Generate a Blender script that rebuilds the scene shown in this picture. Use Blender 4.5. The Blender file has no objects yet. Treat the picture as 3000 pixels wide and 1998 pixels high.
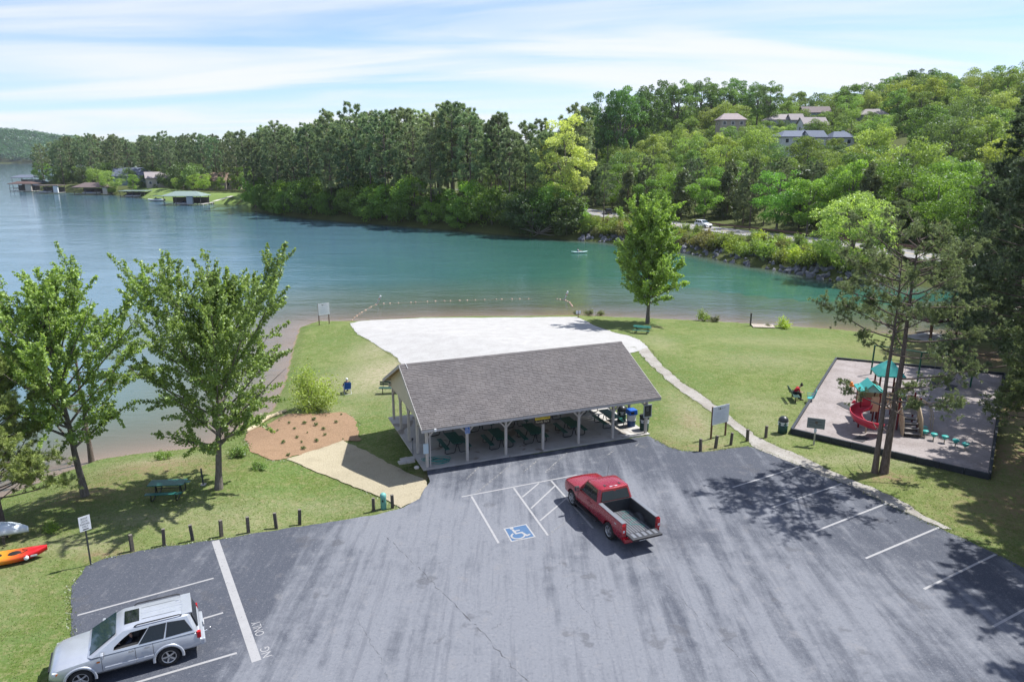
import bpy, bmesh, math, random
import numpy as np
from mathutils import Vector, Matrix, Euler
from mathutils.geometry import delaunay_2d_cdt

# ------------------------------------------------------------------ camera, sky, sun, exposure
SC = bpy.context.scene
COL = SC.collection
FPX, HORY, CAMH = 2150.0, 455.0, 17.4          # focal length in photo pixels, horizon row, drone height
TILT = math.atan((999 - HORY) / FPX)
cam_d = bpy.data.cameras.new('camera'); cam = bpy.data.objects.new('camera', cam_d); COL.objects.link(cam)
cam.location = (0, 0, CAMH); cam.rotation_euler = (math.pi / 2 - TILT, 0, 0)
cam_d.sensor_width = 36.0; cam_d.lens = 36.0 * FPX / 3000.0
cam_d.clip_start = 0.5; cam_d.clip_end = 9000
SC.camera = cam
SUN_EL = math.radians(57); SUN_AZ = math.radians(25)      # azimuth measured from +X towards +Y
sd = bpy.data.lights.new('sun', 'SUN'); sun = bpy.data.objects.new('sun', sd); COL.objects.link(sun)
sd.energy = 4.3; sd.angle = math.radians(0.6); sd.color = (1.0, 0.975, 0.935)
sv = Vector((math.cos(SUN_EL) * math.cos(SUN_AZ), math.cos(SUN_EL) * math.sin(SUN_AZ), math.sin(SUN_EL)))
sun.rotation_euler = sv.to_track_quat('Z', 'Y').to_euler(); sun.location = (60, 30, 120)
W = bpy.data.worlds.new('World'); SC.world = W; W.use_nodes = True
wn = W.node_tree; wn.nodes.clear()
def wnode(t, **k):
    n = wn.nodes.new(t)
    for a, b in k.items(): setattr(n, a, b)
    return n
WL = wn.links.new
sky = wnode('ShaderNodeTexSky', sky_type='NISHITA', sun_disc=False, sun_elevation=SUN_EL,
            sun_rotation=math.pi / 2 - SUN_AZ, altitude=250, air_density=1.0, dust_density=0.25, ozone_density=1.6)
tc = wnode('ShaderNodeTexCoord'); sep = wnode('ShaderNodeSeparateXYZ'); WL(tc.outputs['Generated'], sep.inputs[0])
zz = wnode('ShaderNodeMath', operation='MAXIMUM'); WL(sep.outputs[2], zz.inputs[0]); zz.inputs[1].default_value = 0.0
zo = wnode('ShaderNodeMath', operation='ADD'); WL(zz.outputs[0], zo.inputs[0]); zo.inputs[1].default_value = 0.11
dx = wnode('ShaderNodeMath', operation='DIVIDE'); WL(sep.outputs[0], dx.inputs[0]); WL(zo.outputs[0], dx.inputs[1])
dy = wnode('ShaderNodeMath', operation='DIVIDE'); WL(sep.outputs[1], dy.inputs[0]); WL(zo.outputs[0], dy.inputs[1])
cv = wnode('ShaderNodeCombineXYZ'); WL(dx.outputs[0], cv.inputs[0]); WL(dy.outputs[0], cv.inputs[1])
mp = wnode('ShaderNodeMapping'); WL(cv.outputs[0], mp.inputs[0])
mp.inputs['Rotation'].default_value = (0, 0, math.radians(14)); mp.inputs['Scale'].default_value = (0.36, 1.25, 1)
mp.inputs['Location'].default_value = (3.1, 7.4, 0)
n1 = wnode('ShaderNodeTexNoise'); n1.inputs['Scale'].default_value = 0.9; n1.inputs['Detail'].default_value = 7
n1.inputs['Roughness'].default_value = 0.52; n1.inputs['Distortion'].default_value = 0.7; WL(mp.outputs[0], n1.inputs['Vector'])
mp2 = wnode('ShaderNodeMapping'); WL(cv.outputs[0], mp2.inputs[0]); mp2.inputs['Location'].default_value = (1.7, 2.3, 0)
n2 = wnode('ShaderNodeTexNoise'); n2.inputs['Scale'].default_value = 0.16; n2.inputs['Detail'].default_value = 2; WL(mp2.outputs[0], n2.inputs['Vector'])
ad = wnode('ShaderNodeMath', operation='MULTIPLY_ADD'); WL(n2.outputs[0], ad.inputs[0]); ad.inputs[1].default_value = 0.8; WL(n1.outputs[0], ad.inputs[2])
mr = wnode('ShaderNodeMapRange', interpolation_type='SMOOTHSTEP'); WL(ad.outputs[0], mr.inputs[0])
mr.inputs[1].default_value = 0.72; mr.inputs[2].default_value = 1.07; mr.inputs[3].default_value = 0.06; mr.inputs[4].default_value = 0.95
sk = wnode('ShaderNodeMix', data_type='RGBA', blend_type='MULTIPLY'); sk.inputs[0].default_value = 1.0
WL(sky.outputs[0], sk.inputs[6]); sk.inputs[7].default_value = (0.60, 0.70, 0.93, 1)
cm = wnode('ShaderNodeMix', data_type='RGBA'); WL(mr.outputs[0], cm.inputs[0]); WL(sk.outputs[2], cm.inputs[6])
cm.inputs[7].default_value = (4.75, 4.9, 5.2, 1)
bg = wnode('ShaderNodeBackground'); bg.inputs[1].default_value = 0.105; WL(cm.outputs[2], bg.inputs[0])
wo = wnode('ShaderNodeOutputWorld'); WL(bg.outputs[0], wo.inputs[0])
SC.view_settings.view_transform = 'Standard'; SC.view_settings.look = 'None'
SC.view_settings.exposure = 0.95; SC.view_settings.gamma = 1.0; SC.view_settings.use_curve_mapping = False
SC.cycles.max_bounces = 6; SC.cycles.diffuse_bounces = 3; SC.cycles.glossy_bounces = 3
SC.cycles.transmission_bounces = 4; SC.cycles.transparent_max_bounces = 12
SC.cycles.use_denoising = True
SC.cycles.caustics_reflective = False; SC.cycles.caustics_refractive = False

# ------------------------------------------------------------------ helpers
def P(px, py, z=0.0):
    """photo pixel (3000 x 1998) -> the point of the level z that it shows"""
    u = (px - 1500) / FPX; v = (py - 999) / FPX
    d = (u, math.cos(TILT) - v * math.sin(TILT), -math.sin(TILT) - v * math.cos(TILT))
    t = (CAMH - z) / -d[2]
    return Vector((d[0] * t, d[1] * t, z))
def at_y(px, py, y):
    u = (px - 1500) / FPX; v = (py - 999) / FPX
    d = (u, math.cos(TILT) - v * math.sin(TILT), -math.sin(TILT) - v * math.cos(TILT))
    t = y / d[1]
    return Vector((d[0] * t, y, CAMH + d[2] * t))
class MB:
    """collects faces, then becomes one mesh object"""
    def __init__(s): s.v = []; s.f = []; s.smooth = []
    def add(s, vs, fs, smooth=False):
        n = len(s.v); s.v.extend([tuple(v) for v in vs])
        s.f.extend([tuple(i + n for i in f) for f in fs]); s.smooth.extend([smooth] * len(fs)); return s
    def box(s, c, size, rot=None, taper=1.0):
        hx, hy, hz = size[0] / 2, size[1] / 2, size[2] / 2
        vs = []
        for z in (-1, 1):
            k = taper if z > 0 else 1.0
            for x, y in ((-1, -1), (1, -1), (1, 1), (-1, 1)):
                p = Vector((x * hx * k, y * hy * k, z * hz))
                if rot is not None: p = rot @ p
                vs.append(p + Vector(c))
        return s.add(vs, [(3, 2, 1, 0), (4, 5, 6, 7), (0, 1, 5, 4), (1, 2, 6, 5), (2, 3, 7, 6), (3, 0, 4, 7)])
    def bar(s, a, b, w, h, up=(0, 0, 1)):
        a = Vector(a); b = Vector(b); d = b - a; L = d.length; d.normalize()
        upv = Vector(up)
        if abs(d.dot(upv)) > 0.98: upv = Vector((1, 0, 0))
        r = d.cross(upv).normalized(); u = r.cross(d)
        R = Matrix((r, d, u)).transposed()
        return s.box((a + b) / 2, (w, L, h), R)
    def tube(s, pts, rad, n=8, cap=True, smooth=True):
        pts = [Vector(p) for p in pts]
        rads = rad if isinstance(rad, (list, tuple)) else [rad] * len(pts)
        vs = []; fs = []; prev = None
        for i, p in enumerate(pts):
            d = (pts[min(i + 1, len(pts) - 1)] - pts[max(i - 1, 0)])
            if d.length < 1e-9: d = Vector((0, 0, 1))
            d.normalize()
            ref = prev if prev is not None else (Vector((1, 0, 0)) if abs(d.x) < 0.8 else Vector((0, 1, 0)))
            r = (ref - d * ref.dot(d))
            if r.length < 1e-6: r = d.orthogonal()
            r.normalize(); prev = r; u = d.cross(r)
            for k in range(n):
                a = 2 * math.pi * k / n
                vs.append(p + (r * math.cos(a) + u * math.sin(a)) * rads[i])
        for i in range(len(pts) - 1):
            for k in range(n):
                k2 = (k + 1) % n
                fs.append((i * n + k, i * n + k2, (i + 1) * n + k2, (i + 1) * n + k))
        s.add(vs, fs, smooth)
        if cap:
            m = len(pts) - 1
            s.add([vs[k] for k in range(n)], [tuple(reversed(range(n)))]); s.add([vs[m * n + k] for k in range(n)], [tuple(range(n))])
        return s
    def lathe(s, prof, c=(0, 0, 0), n=16, rot=None, smooth=True):
        vs = []; fs = []
        for r, z in prof:
            for k in range(n):
                a = 2 * math.pi * k / n; p = Vector((r * math.cos(a), r * math.sin(a), z))
                if rot is not None: p = rot @ p
                vs.append(p + Vector(c))
        for i in range(len(prof) - 1):
            for k in range(n):
                k2 = (k + 1) % n; fs.append((i * n + k, i * n + k2, (i + 1) * n + k2, (i + 1) * n + k))
        return s.add(vs, fs, smooth)
    def prism(s, poly, z0, z1, M=None):
        n = len(poly)
        vs = [Vector((x, y, z0)) for x, y in poly] + [Vector((x, y, z1)) for x, y in poly]
        if M is not None: vs = [M @ v for v in vs]
        fs = [tuple(reversed(range(n))), tuple(range(n, 2 * n))] + [(i, (i + 1) % n, n + (i + 1) % n, n + i) for i in range(n)]
        return s.add(vs, fs)
    def loft(s, rings, closed=True, cap=True, smooth=True):
        n = len(rings[0]); vs = [p for r in rings for p in r]; fs = []
        for i in range(len(rings) - 1):
            for k in range(n if closed else n - 1):
                k2 = (k + 1) % n; fs.append((i * n + k, i * n + k2, (i + 1) * n + k2, (i + 1) * n + k))
        s.add(vs, fs, smooth)
        if cap and closed:
            s.add(rings[0], [tuple(reversed(range(n)))]); s.add(rings[-1], [tuple(range(n))])
        return s
    def ball(s, c, r, n=10, m=7, sq=(1, 1, 1)):
        vs = []; fs = []
        for i in range(m + 1):
            t = math.pi * i / m
            for k in range(n):
                a = 2 * math.pi * k / n
                vs.append((c[0] + r * sq[0] * math.sin(t) * math.cos(a), c[1] + r * sq[1] * math.sin(t) * math.sin(a), c[2] - r * sq[2] * math.cos(t)))
        for i in range(m):
            for k in range(n):
                k2 = (k + 1) % n; fs.append((i * n + k, i * n + k2, (i + 1) * n + k2, (i + 1) * n + k))
        return s.add(vs, fs, True)
    def mesh(s, name, mt, bevel=0):
        me = bpy.data.meshes.new(name); me.from_pydata(s.v, [], s.f)
        me.polygons.foreach_set('use_smooth', s.smooth)
        if bevel:
            bm = bmesh.new(); bm.from_mesh(me); bmesh.ops.remove_doubles(bm, verts=bm.verts, dist=1e-5)
            ed = [e for e in bm.edges if len(e.link_faces) == 2 and e.calc_face_angle(0) > 0.5]
            bmesh.ops.bevel(bm, geom=ed, offset=bevel, segments=2, affect='EDGES', profile=0.6)
            bm.to_mesh(me); bm.free()
        if mt is not None:
            for q in (mt if isinstance(mt, (list, tuple)) else [mt]): me.materials.append(q)
        me.update(); return me
    def build(s, name, mt, parent=None, bevel=0, **k):
        return link(name, s.mesh(name, mt, bevel), parent, **k)
def link(name, me, parent=None, loc=None, rz=None, label=None, cat=None, group=None, kind=None):
    o = bpy.data.objects.new(name, me); COL.objects.link(o)
    if parent is not None: o.parent = parent
    if loc is not None: o.location = loc
    if rz is not None: o.rotation_euler = (0, 0, rz)
    return tag(o, label, cat, group, kind)
def tag(o, label=None, cat=None, group=None, kind=None):
    if label: o['label'] = label
    if cat: o['category'] = cat
    if group: o['group'] = group
    if kind: o['kind'] = kind
    return o
def thing(name, loc, rz, label, cat, group=None, kind=None): return link(name, None, None, loc, rz, label, cat, group, kind)
def copy_tree(o, parent=None):
    c = o.copy(); COL.objects.link(c)
    if parent is not None: c.parent = parent
    for ch in o.children: copy_tree(ch, c)
    return c
def np_mesh(name, V, F, mt=None, smooth=False, attrs=None):
    """V (n,3) and F (m,k) arrays -> mesh"""
    me = bpy.data.meshes.new(name); V = np.asarray(V, np.float32); F = np.asarray(F, np.int32)
    m, k = F.shape
    me.vertices.add(len(V)); me.vertices.foreach_set('co', V.ravel())
    me.loops.add(m * k); me.loops.foreach_set('vertex_index', F.ravel())
    me.polygons.add(m); me.polygons.foreach_set('loop_start', np.arange(0, m * k, k, dtype=np.int32))
    me.polygons.foreach_set('use_smooth', np.full(m, smooth))
    for an, av in (attrs or {}).items():
        a = me.attributes.new(an, 'FLOAT', 'POINT'); a.data.foreach_set('value', np.asarray(av, np.float32))
    if mt is not None: me.materials.append(mt)
    me.update(calc_edges=True); me.validate(); return me
# ---- materials
class NT:
    def __init__(s, name):
        s.m = bpy.data.materials.new(name); s.m.use_nodes = True; s.t = s.m.node_tree; s.t.nodes.clear()
        s.out = s.n('ShaderNodeOutputMaterial')
    def n(s, t, **k):
        n = s.t.nodes.new(t)
        for a, b in k.items(): setattr(n, a, b)
        return n
    def l(s, a, b): s.t.links.new(a, b)
    def noise(s, scale, detail=4, rough=0.55, vec=None, dist=0.0, col=False):
        n = s.n('ShaderNodeTexNoise'); n.inputs['Scale'].default_value = scale; n.inputs['Detail'].default_value = detail
        n.inputs['Roughness'].default_value = rough; n.inputs['Distortion'].default_value = dist
        if vec is not None: s.l(vec, n.inputs['Vector'])
        return n.outputs[1 if col else 0]
    def geo(s): return s.n('ShaderNodeNewGeometry').outputs['Position']
    def obj(s): return s.n('ShaderNodeTexCoord').outputs['Object']
    def mapping(s, vec, scale=(1, 1, 1), rot=(0, 0, 0), loc=(0, 0, 0)):
        n = s.n('ShaderNodeMapping'); s.l(vec, n.inputs[0]); n.inputs['Scale'].default_value = scale
        n.inputs['Rotation'].default_value = rot; n.inputs['Location'].default_value = loc; return n.outputs[0]
    def rng(s, v, a, b, c=0.0, d=1.0, smooth=True):
        n = s.n('ShaderNodeMapRange'); n.interpolation_type = 'SMOOTHSTEP' if smooth else 'LINEAR'
        s.l(v, n.inputs[0])
        for i, q in enumerate((a, b, c, d)): n.inputs[i + 1].default_value = q
        return n.outputs[0]
    def mix(s, f, a, b, mode='MIX'):
        n = s.n('ShaderNodeMix', data_type='RGBA', blend_type=mode)
        for i, q in ((0, f), (6, a), (7, b)):
            if isinstance(q, (int, float)): n.inputs[i].default_value = q
            elif isinstance(q, tuple): n.inputs[i].default_value = (*q[:3], 1)
            else: s.l(q, n.inputs[i])
        return n.outputs[2]
    def math(s, op, a, b=0.0, c=0.0):
        n = s.n('ShaderNodeMath', operation=op)
        for i, q in enumerate((a, b, c)):
            if isinstance(q, (int, float)): n.inputs[i].default_value = q
            else: s.l(q, n.inputs[i])
        return n.outputs[0]
    def bump(s, h, strength=0.3, dist=0.05):
        n = s.n('ShaderNodeBump'); n.inputs['Strength'].default_value = strength; n.inputs['Distance'].default_value = dist
        s.l(h, n.inputs['Height']); return n.outputs[0]
    def attr(s, name, t='GEOMETRY'): return s.n('ShaderNodeAttribute', attribute_name=name, attribute_type=t).outputs['Fac']
    def pbr(s, col, rough=0.7, metal=0.0, normal=None, spec=0.4, coat=0.0, trans=0.0, alpha=None):
        b = s.n('ShaderNodeBsdfPrincipled')
        if isinstance(col, tuple): b.inputs['Base Color'].default_value = (*col[:3], 1)
        else: s.l(col, b.inputs['Base Color'])
        if isinstance(rough, (int, float)): b.inputs['Roughness'].default_value = rough
        else: s.l(rough, b.inputs['Roughness'])
        b.inputs['Metallic'].default_value = metal; b.inputs['Specular IOR Level'].default_value = spec
        b.inputs['Coat Weight'].default_value = coat; b.inputs['Coat Roughness'].default_value = 0.05
        b.inputs['Transmission Weight'].default_value = trans
        if normal is not None: s.l(normal, b.inputs['Normal'])
        return b.outputs[0]
    def done(s, sh): s.l(sh, s.out.inputs['Surface']); return s.m
_mc = {}
def mat(name, c, rough=0.7, var=0.12, scale=6.0, metal=0.0, bump=0.0, spec=0.4, coat=0.0, bscale=None):
    if name in _mc: return _mc[name]
    t = NT(name); v = t.obj()
    nz = t.noise(scale, 5, 0.6, v); f = t.rng(nz, 0.25, 0.75)
    lo = tuple(q * (1 - var) for q in c); hi = tuple(min(1, q * (1 + var)) for q in c)
    nm = t.bump(t.noise(bscale or scale * 6, 4, 0.6, v), bump, 0.02) if bump else None
    _mc[name] = t.done(t.pbr(t.mix(f, lo, hi), rough, metal, nm, spec, coat)); return _mc[name]
def smooth01(t): t = np.clip(t, 0, 1); return t * t * (3 - 2 * t)
RNG = np.random.default_rng(7)

# ------------------------------------------------------------------ terrain
WZ = -2.0                                                  # lake level
NEAR_SHORE = [(-300, -20), (-70, 16), (-45, 27), (-32.6, 35.3), (-29.9, 39.3), (-28.6, 42.1), (-27.2, 44.8), (-24.8, 45.9), (-21.9, 46.7), (-20.4, 48.2),
    (-20.0, 52.0), (-18.7, 54.3), (-20.0, 61.8), (-23.0, 75.1), (-24.6, 83.0), (-23.4, 86.2), (-19.2, 86.0), (-14, 87.2), (-10.5, 88.3), (0, 88.9),
    (8.0, 89.2), (15.8, 87.8), (24.5, 85.9), (30.0, 84.1), (37.4, 81.6), (40.0, 79.8), (48.6, 78.6), (60, 84), (69, 95)]
FAR_SHORE = [(70.9, 107.4), (62.4, 110.4), (51.4, 115.0), (47.1, 125.6), (41.3, 136.0), (37.3, 148.1), (29.6, 159.5), (22.0, 169.1), (16.0, 172.6), (0.0, 183.9),
    (-18.4, 199.6), (-34.2, 211.6), (-64.9, 235.0), (-93.3, 267.4), (-105.6, 299), (-120.3, 306), (-136.1, 314), (-163.1, 340), (-187.3, 366),
    (-211, 386), (-238, 402), (-266, 418), (-286, 436), (-306, 480), (-300, 560), (-250, 700), (-150, 1200)]
LAKE = np.array(NEAR_SHORE + FAR_SHORE + [(-260, 1790), (-2500, 1790), (-2500, -20)], float)
def inside(poly, X, Y):
    poly = np.asarray(poly, float); r = np.zeros(np.shape(X), bool); n = len(poly)
    for i in range(n):
        x0, y0 = poly[i]; x1, y1 = poly[(i + 1) % n]
        if y0 == y1: continue
        c = ((y0 > Y) != (y1 > Y)) & (X < (x1 - x0) * (Y - y0) / (y1 - y0) + x0); r ^= c
    return r
def dist_poly(poly, X, Y, closed=True):
    poly = np.asarray(poly, float); d = np.full(np.shape(X), 1e9); n = len(poly)
    for i in range(n if closed else n - 1):
        x0, y0 = poly[i]; x1, y1 = poly[(i + 1) % n]; ex, ey = x1 - x0, y1 - y0; L2 = ex * ex + ey * ey + 1e-12
        t = np.clip(((X - x0) * ex + (Y - y0) * ey) / L2, 0, 1)
        d = np.minimum(d, (X - x0 - t * ex) ** 2 + (Y - y0 - t * ey) ** 2)
    return np.sqrt(d)
ROAD = [(-40, 420), (-10, 310), (8, 255), (22.1, 219.1), (29.3, 192.6), (42.4, 166.7), (48.4, 156.2), (57.4, 142), (65.0, 124.6), (71, 110), (80, 90), (100, 60)]
def ground_z(X, Y):
    X = np.asarray(X, float); Y = np.asarray(Y, float)
    ins = inside(LAKE, X, Y); d = dist_poly(LAKE, X, Y)
    dn = dist_poly(NEAR_SHORE, X, Y, False); df = dist_poly(FAR_SHORE, X, Y, False)
    near = dn < df
    # land on the camera's side: low lip, then a long gentle lawn
    west = smooth01((-9 - X) / 8) * smooth01((64 - Y) / 10)
    L = 25 * (1 - west) + 9.0 * west
    zn = WZ + 0.28 * np.clip(dn / 0.7, 0, 1) + 1.72 * smooth01(dn / L)
    # far land
    s = (X - 22) * 0.917 + (Y - 219) * 0.398
    r = X / np.maximum(Y, 1)
    cap = 22 + 11 * smooth01((r - 0.05) / 0.5)
    hill = cap * smooth01((s - 7) / (cap / 0.19)) * smooth01((Y - 95) / 50)
    zf = WZ + 0.5 * np.clip(df / 0.8, 0, 1) + 3.0 * smooth01(df / 9.0) + hill
    zf = zf + 60 * smooth01((-1020 - X) / 260) * smooth01((Y - 1815) / 230)
    w = smooth01((df - dn) / 30 + 0.5)
    zl = zn * w + zf * (1 - w)
    bed = np.where(near, WZ - 0.02 - (0.085 + 0.04 * smooth01((-16 - X) / 3) * smooth01((76 - Y) / 6)) * d, WZ - 0.05 - 0.45 * d)
    bed = np.maximum(bed, WZ - 7)
    return np.where(ins, bed, zl)
def on(px, py, z0=0.0):
    """photo pixel -> the point of the terrain it shows (a few fixed-point steps)"""
    p = P(px, py, z0)
    for _ in range(8): p = P(px, py, max(gz(p.x, p.y), WZ))
    return p
def axis(segs):
    out = []
    for a, b, st in segs:
        n = max(1, int(round((b - a) / st))); out += list(np.linspace(a, b, n, endpoint=False))
    out.append(segs[-1][1]); return np.array(out)
GX = axis([(-2600, -400, 100), (-400, -120, 7), (-120, -34, 3), (-34, 48, 0.55), (48, 110, 2), (110, 420, 6), (420, 2600, 110)])
GY = axis([(-120, 12, 8), (12, 94, 0.55), (94, 190, 2.2), (190, 460, 4.5), (460, 900, 20), (900, 2600, 85)])
gx, gy = np.meshgrid(GX, GY); GZ = ground_z(gx, gy)
nx, ny = len(GX), len(GY)
def gz(x, y):
    i = min(max(int(np.searchsorted(GX, x)) - 1, 0), nx - 2); j = min(max(int(np.searchsorted(GY, y)) - 1, 0), ny - 2)
    a = (x - GX[i]) / (GX[i + 1] - GX[i]); b = (y - GY[j]) / (GY[j + 1] - GY[j])
    return float((GZ[j, i] * (1 - a) + GZ[j, i + 1] * a) * (1 - b) + (GZ[j + 1, i] * (1 - a) + GZ[j + 1, i + 1] * a) * b)
ii = (np.arange(ny - 1)[:, None] * nx + np.arange(nx - 1)[None, :]).ravel()
GF = np.stack([ii, ii + 1, ii + nx + 1, ii + nx], 1)
def gauss(X, Y, spots):
    r = np.zeros_like(X)
    for x, y, sx, sy, a in spots: r = np.maximum(r, a * np.exp(-((X - x) / sx) ** 2 - ((Y - y) / sy) ** 2))
    return r
# bare earth and dry, straw-coloured turf (real patches seen in the photograph)
BARE = [(27, 34, 4.0, 3.0, 0.85), (31, 40, 5, 4, 0.95), (36, 50, 5, 9, 1.0), (24, 33, 3, 2, 0.5), (-21, 40, 3.4, 2.6, 0.7), (-23, 36, 2.5, 1.6, 0.7), (-24.5, 28.5, 2.2, 1.2, 0.9), (-26, 31, 3, 2, 0.7),
    (-17.5, 39, 1.8, 1.0, 0.5), (20.8, 37.8, 1.6, 0.8, 0.8), (-4.9, 38.6, 0.7, 0.7, 0.9), (9.4, 42.6, 1.0, 0.8, 0.6), (11.6, 42.1, 1.6, 0.5, 0.7), (12.0, 46.5, 0.8, 1.6, 0.5), (15.9, 80.6, 0.9, 0.6, 0.8),
    (44, 66, 9, 7, 1.0), (38, 60, 4, 3, 0.8), (-19.6, 36.4, 1.4, 1.0, 0.5), (-18.2, 29.6, 1.2, 0.5, 0.8), (33, 30, 8, 6, 0.9)]
DRY = [(14.5, 70, 1.6, 5, .35), (22, 62, 5, 3, .3), (26, 72, 6, 4, .25), (11, 44.5, 1.6, 1.5, .5), (-13, 52, 2.5, 2, .35), (-12.5, 57, 1.5, 1.2, .6), (17.5, 50, 2.5, 2.5, .35), (-8, 53, 2, 3, .3), (-18, 33, 3, 1, .5), (-20, 30.5, 2.5, 1, .5), (-11, 62, 4.2, 6.0, 0.95), (-9.4, 66, 3, 5, 0.8), (-13.5, 70, 2.5, 5, 0.6), (12.4, 47, 1.5, 6, 0.6), (17, 46, 2, 3, 0.35), (-16.0, 60, 2, 3, 0.5), (-22, 42, 3, 2, 0.5), (22, 40.5, 3, 1.5, 0.5), (-10, 35, 5, 1.2, 0.35), (-14, 33, 4, 2, 0.4), (-24, 26, 4, 3, 0.4), (19.5, 40.2, 3.5, 0.8, 0.5)]
bare = gauss(gx, gy, BARE); dry = gauss(gx, gy, DRY)
def m_ground():
    t = NT('lawn_and_soil'); p = t.geo()
    big = t.noise(0.13, 3, 0.5, p); mid = t.noise(0.9, 4, 0.6, p); fine = t.noise(9, 5, 0.7, p); blade = t.noise(45, 3, 0.7, p)
    p2_ = t.noise(2.6, 5, 0.65, p, 0.6)
    g = t.mix(t.rng(big, 0.38, 0.62), (0.084, 0.142, 0.034), (0.135, 0.176, 0.054))
    g = t.mix(t.rng(mid, 0.42, 0.62), g, (0.085, 0.130, 0.026))
    g = t.mix(t.math('MULTIPLY', t.rng(p2_, 0.50, 0.64), 0.55), g, (0.215, 0.200, 0.098))
    p5_ = t.noise(6.5, 4, 0.7, p); g = t.mix(t.rng(p5_, 0.50, 0.62, 0, 0.55), g, (0.070, 0.110, 0.022)); g = t.mix(t.rng(p5_, 0.44, 0.36, 0, 0.45), g, (0.25, 0.235, 0.13))
    g = t.mix(t.math('MULTIPLY', t.rng(fine, 0.45, 0.75), 0.55), g, (0.245, 0.235, 0.110))
    g = t.mix(t.math('MULTIPLY', t.rng(blade, 0.5, 0.8), 0.5), g, (0.05, 0.085, 0.015))
    dn = t.math('MULTIPLY', t.attr('dry'), t.rng(t.noise(3.5, 5, 0.7, p), 0.25, 0.6))
    g = t.mix(dn, g, t.mix(fine, (0.24, 0.20, 0.115), (0.40, 0.36, 0.27)))
    bn = t.math('MULTIPLY', t.attr('bare'), t.rng(t.noise(2.2, 6, 0.75, p), 0.36, 0.58))
    soil = t.mix(fine, (0.15, 0.09, 0.058), (0.30, 0.20, 0.14))
    g = t.mix(bn, g, soil)
    sz = t.n('ShaderNodeSeparateXYZ'); t.l(p, sz.inputs[0])
    wob = t.math('MULTIPLY_ADD', mid, 0.16, sz.outputs[2])
    clay = t.mix(fine, (0.21, 0.135, 0.105), (0.33, 0.235, 0.19))
    g = t.mix(t.rng(wob, WZ + 0.16, WZ + 0.06), g, clay)
    # rough bank of the far shore and the wood floor
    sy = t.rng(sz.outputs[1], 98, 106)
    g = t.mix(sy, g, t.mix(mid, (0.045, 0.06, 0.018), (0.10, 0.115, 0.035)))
    nm = t.bump(t.math('MULTIPLY_ADD', blade, 0.6, fine), 0.7, 0.06)
    return t.done(t.pbr(g, 0.95, 0, nm, 0.15))
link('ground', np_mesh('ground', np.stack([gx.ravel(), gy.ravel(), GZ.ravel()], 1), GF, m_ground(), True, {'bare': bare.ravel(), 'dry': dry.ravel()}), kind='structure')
def m_water():
    t = NT('lake_water'); p = t.geo()
    v1 = t.mapping(p, (0.55, 1.5, 1), (0, 0, 0.22)); v2 = t.mapping(p, (1.6, 3.6, 1), (0, 0, -0.3))
    v3 = t.mapping(p, (0.05, 0.11, 1), (0, 0, 0.5))
    v0 = t.mapping(p, (0.16, 0.50, 1), (0, 0, 0.15)); w0 = t.noise(1.0, 3, 0.6, v0, 0.8)
    h = t.math('MULTIPLY_ADD', t.noise(1.0, 4, 0.6, v1, 0.6), 1.0, t.math('MULTIPLY', t.noise(1.0, 3, 0.6, v2, 0.5), 0.4))
    patch = t.rng(t.noise(1.0, 4, 0.6, v3, 0.5), 0.35, 0.65, 0.4, 1.0)
    nm = t.bump(t.math('MULTIPLY', t.math('MULTIPLY_ADD', w0, 1.5, h), patch), 0.75, 0.055)
    dep = t.attr('depth')
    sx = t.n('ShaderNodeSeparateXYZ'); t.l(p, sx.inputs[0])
    sky_to_cove = t.math('MULTIPLY_ADD', t.noise(0.02, 3, 0.5, p), 30.0, sx.outputs[0])          # sky reflection painted in as blue to the left, algae-green cove to the right
    deep = t.mix(t.rng(sky_to_cove, -40, 30), (0.075, 0.155, 0.205), (0.032, 0.105, 0.080))
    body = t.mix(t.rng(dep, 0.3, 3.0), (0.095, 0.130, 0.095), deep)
    dif = t.n('ShaderNodeBsdfDiffuse'); t.l(body, dif.inputs[0])
    tr = t.n('ShaderNodeBsdfTransparent'); tr.inputs[0].default_value = (0.93, 0.97, 0.95, 1)
    op = t.math('SUBTRACT', 1.0, t.math('POWER', 2.718, t.math('MULTIPLY', dep, -1.15)))
    m1 = t.n('ShaderNodeMixShader'); t.l(op, m1.inputs[0]); t.l(tr.outputs[0], m1.inputs[1]); t.l(dif.outputs[0], m1.inputs[2])
    gl = t.n('ShaderNodeBsdfGlossy'); gl.inputs['Roughness'].default_value = 0.06; t.l(nm, gl.inputs['Normal'])
    fr = t.n('ShaderNodeFresnel'); fr.inputs[0].default_value = 1.36; t.l(nm, fr.inputs['Normal'])
    m2 = t.n('ShaderNodeMixShader'); t.l(fr.outputs[0], m2.inputs[0]); t.l(m1.outputs[0], m2.inputs[1]); t.l(gl.outputs[0], m2.inputs[2])
    return t.done(m2.outputs[0])
dep = np.clip(WZ - GZ, 0, 8)
wet = (GZ.ravel()[GF] < WZ + 0.25).any(1)
Vw = np.stack([gx.ravel(), gy.ravel(), np.full(gx.size, WZ)], 1); used = np.unique(GF[wet]); remap = np.zeros(gx.size, np.int32); remap[used] = np.arange(len(used))
link('lake_water', np_mesh('lake_water', Vw[used], remap[GF[wet]], m_water(), True, {'depth': dep.ravel()[used]}), kind='structure')
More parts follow.
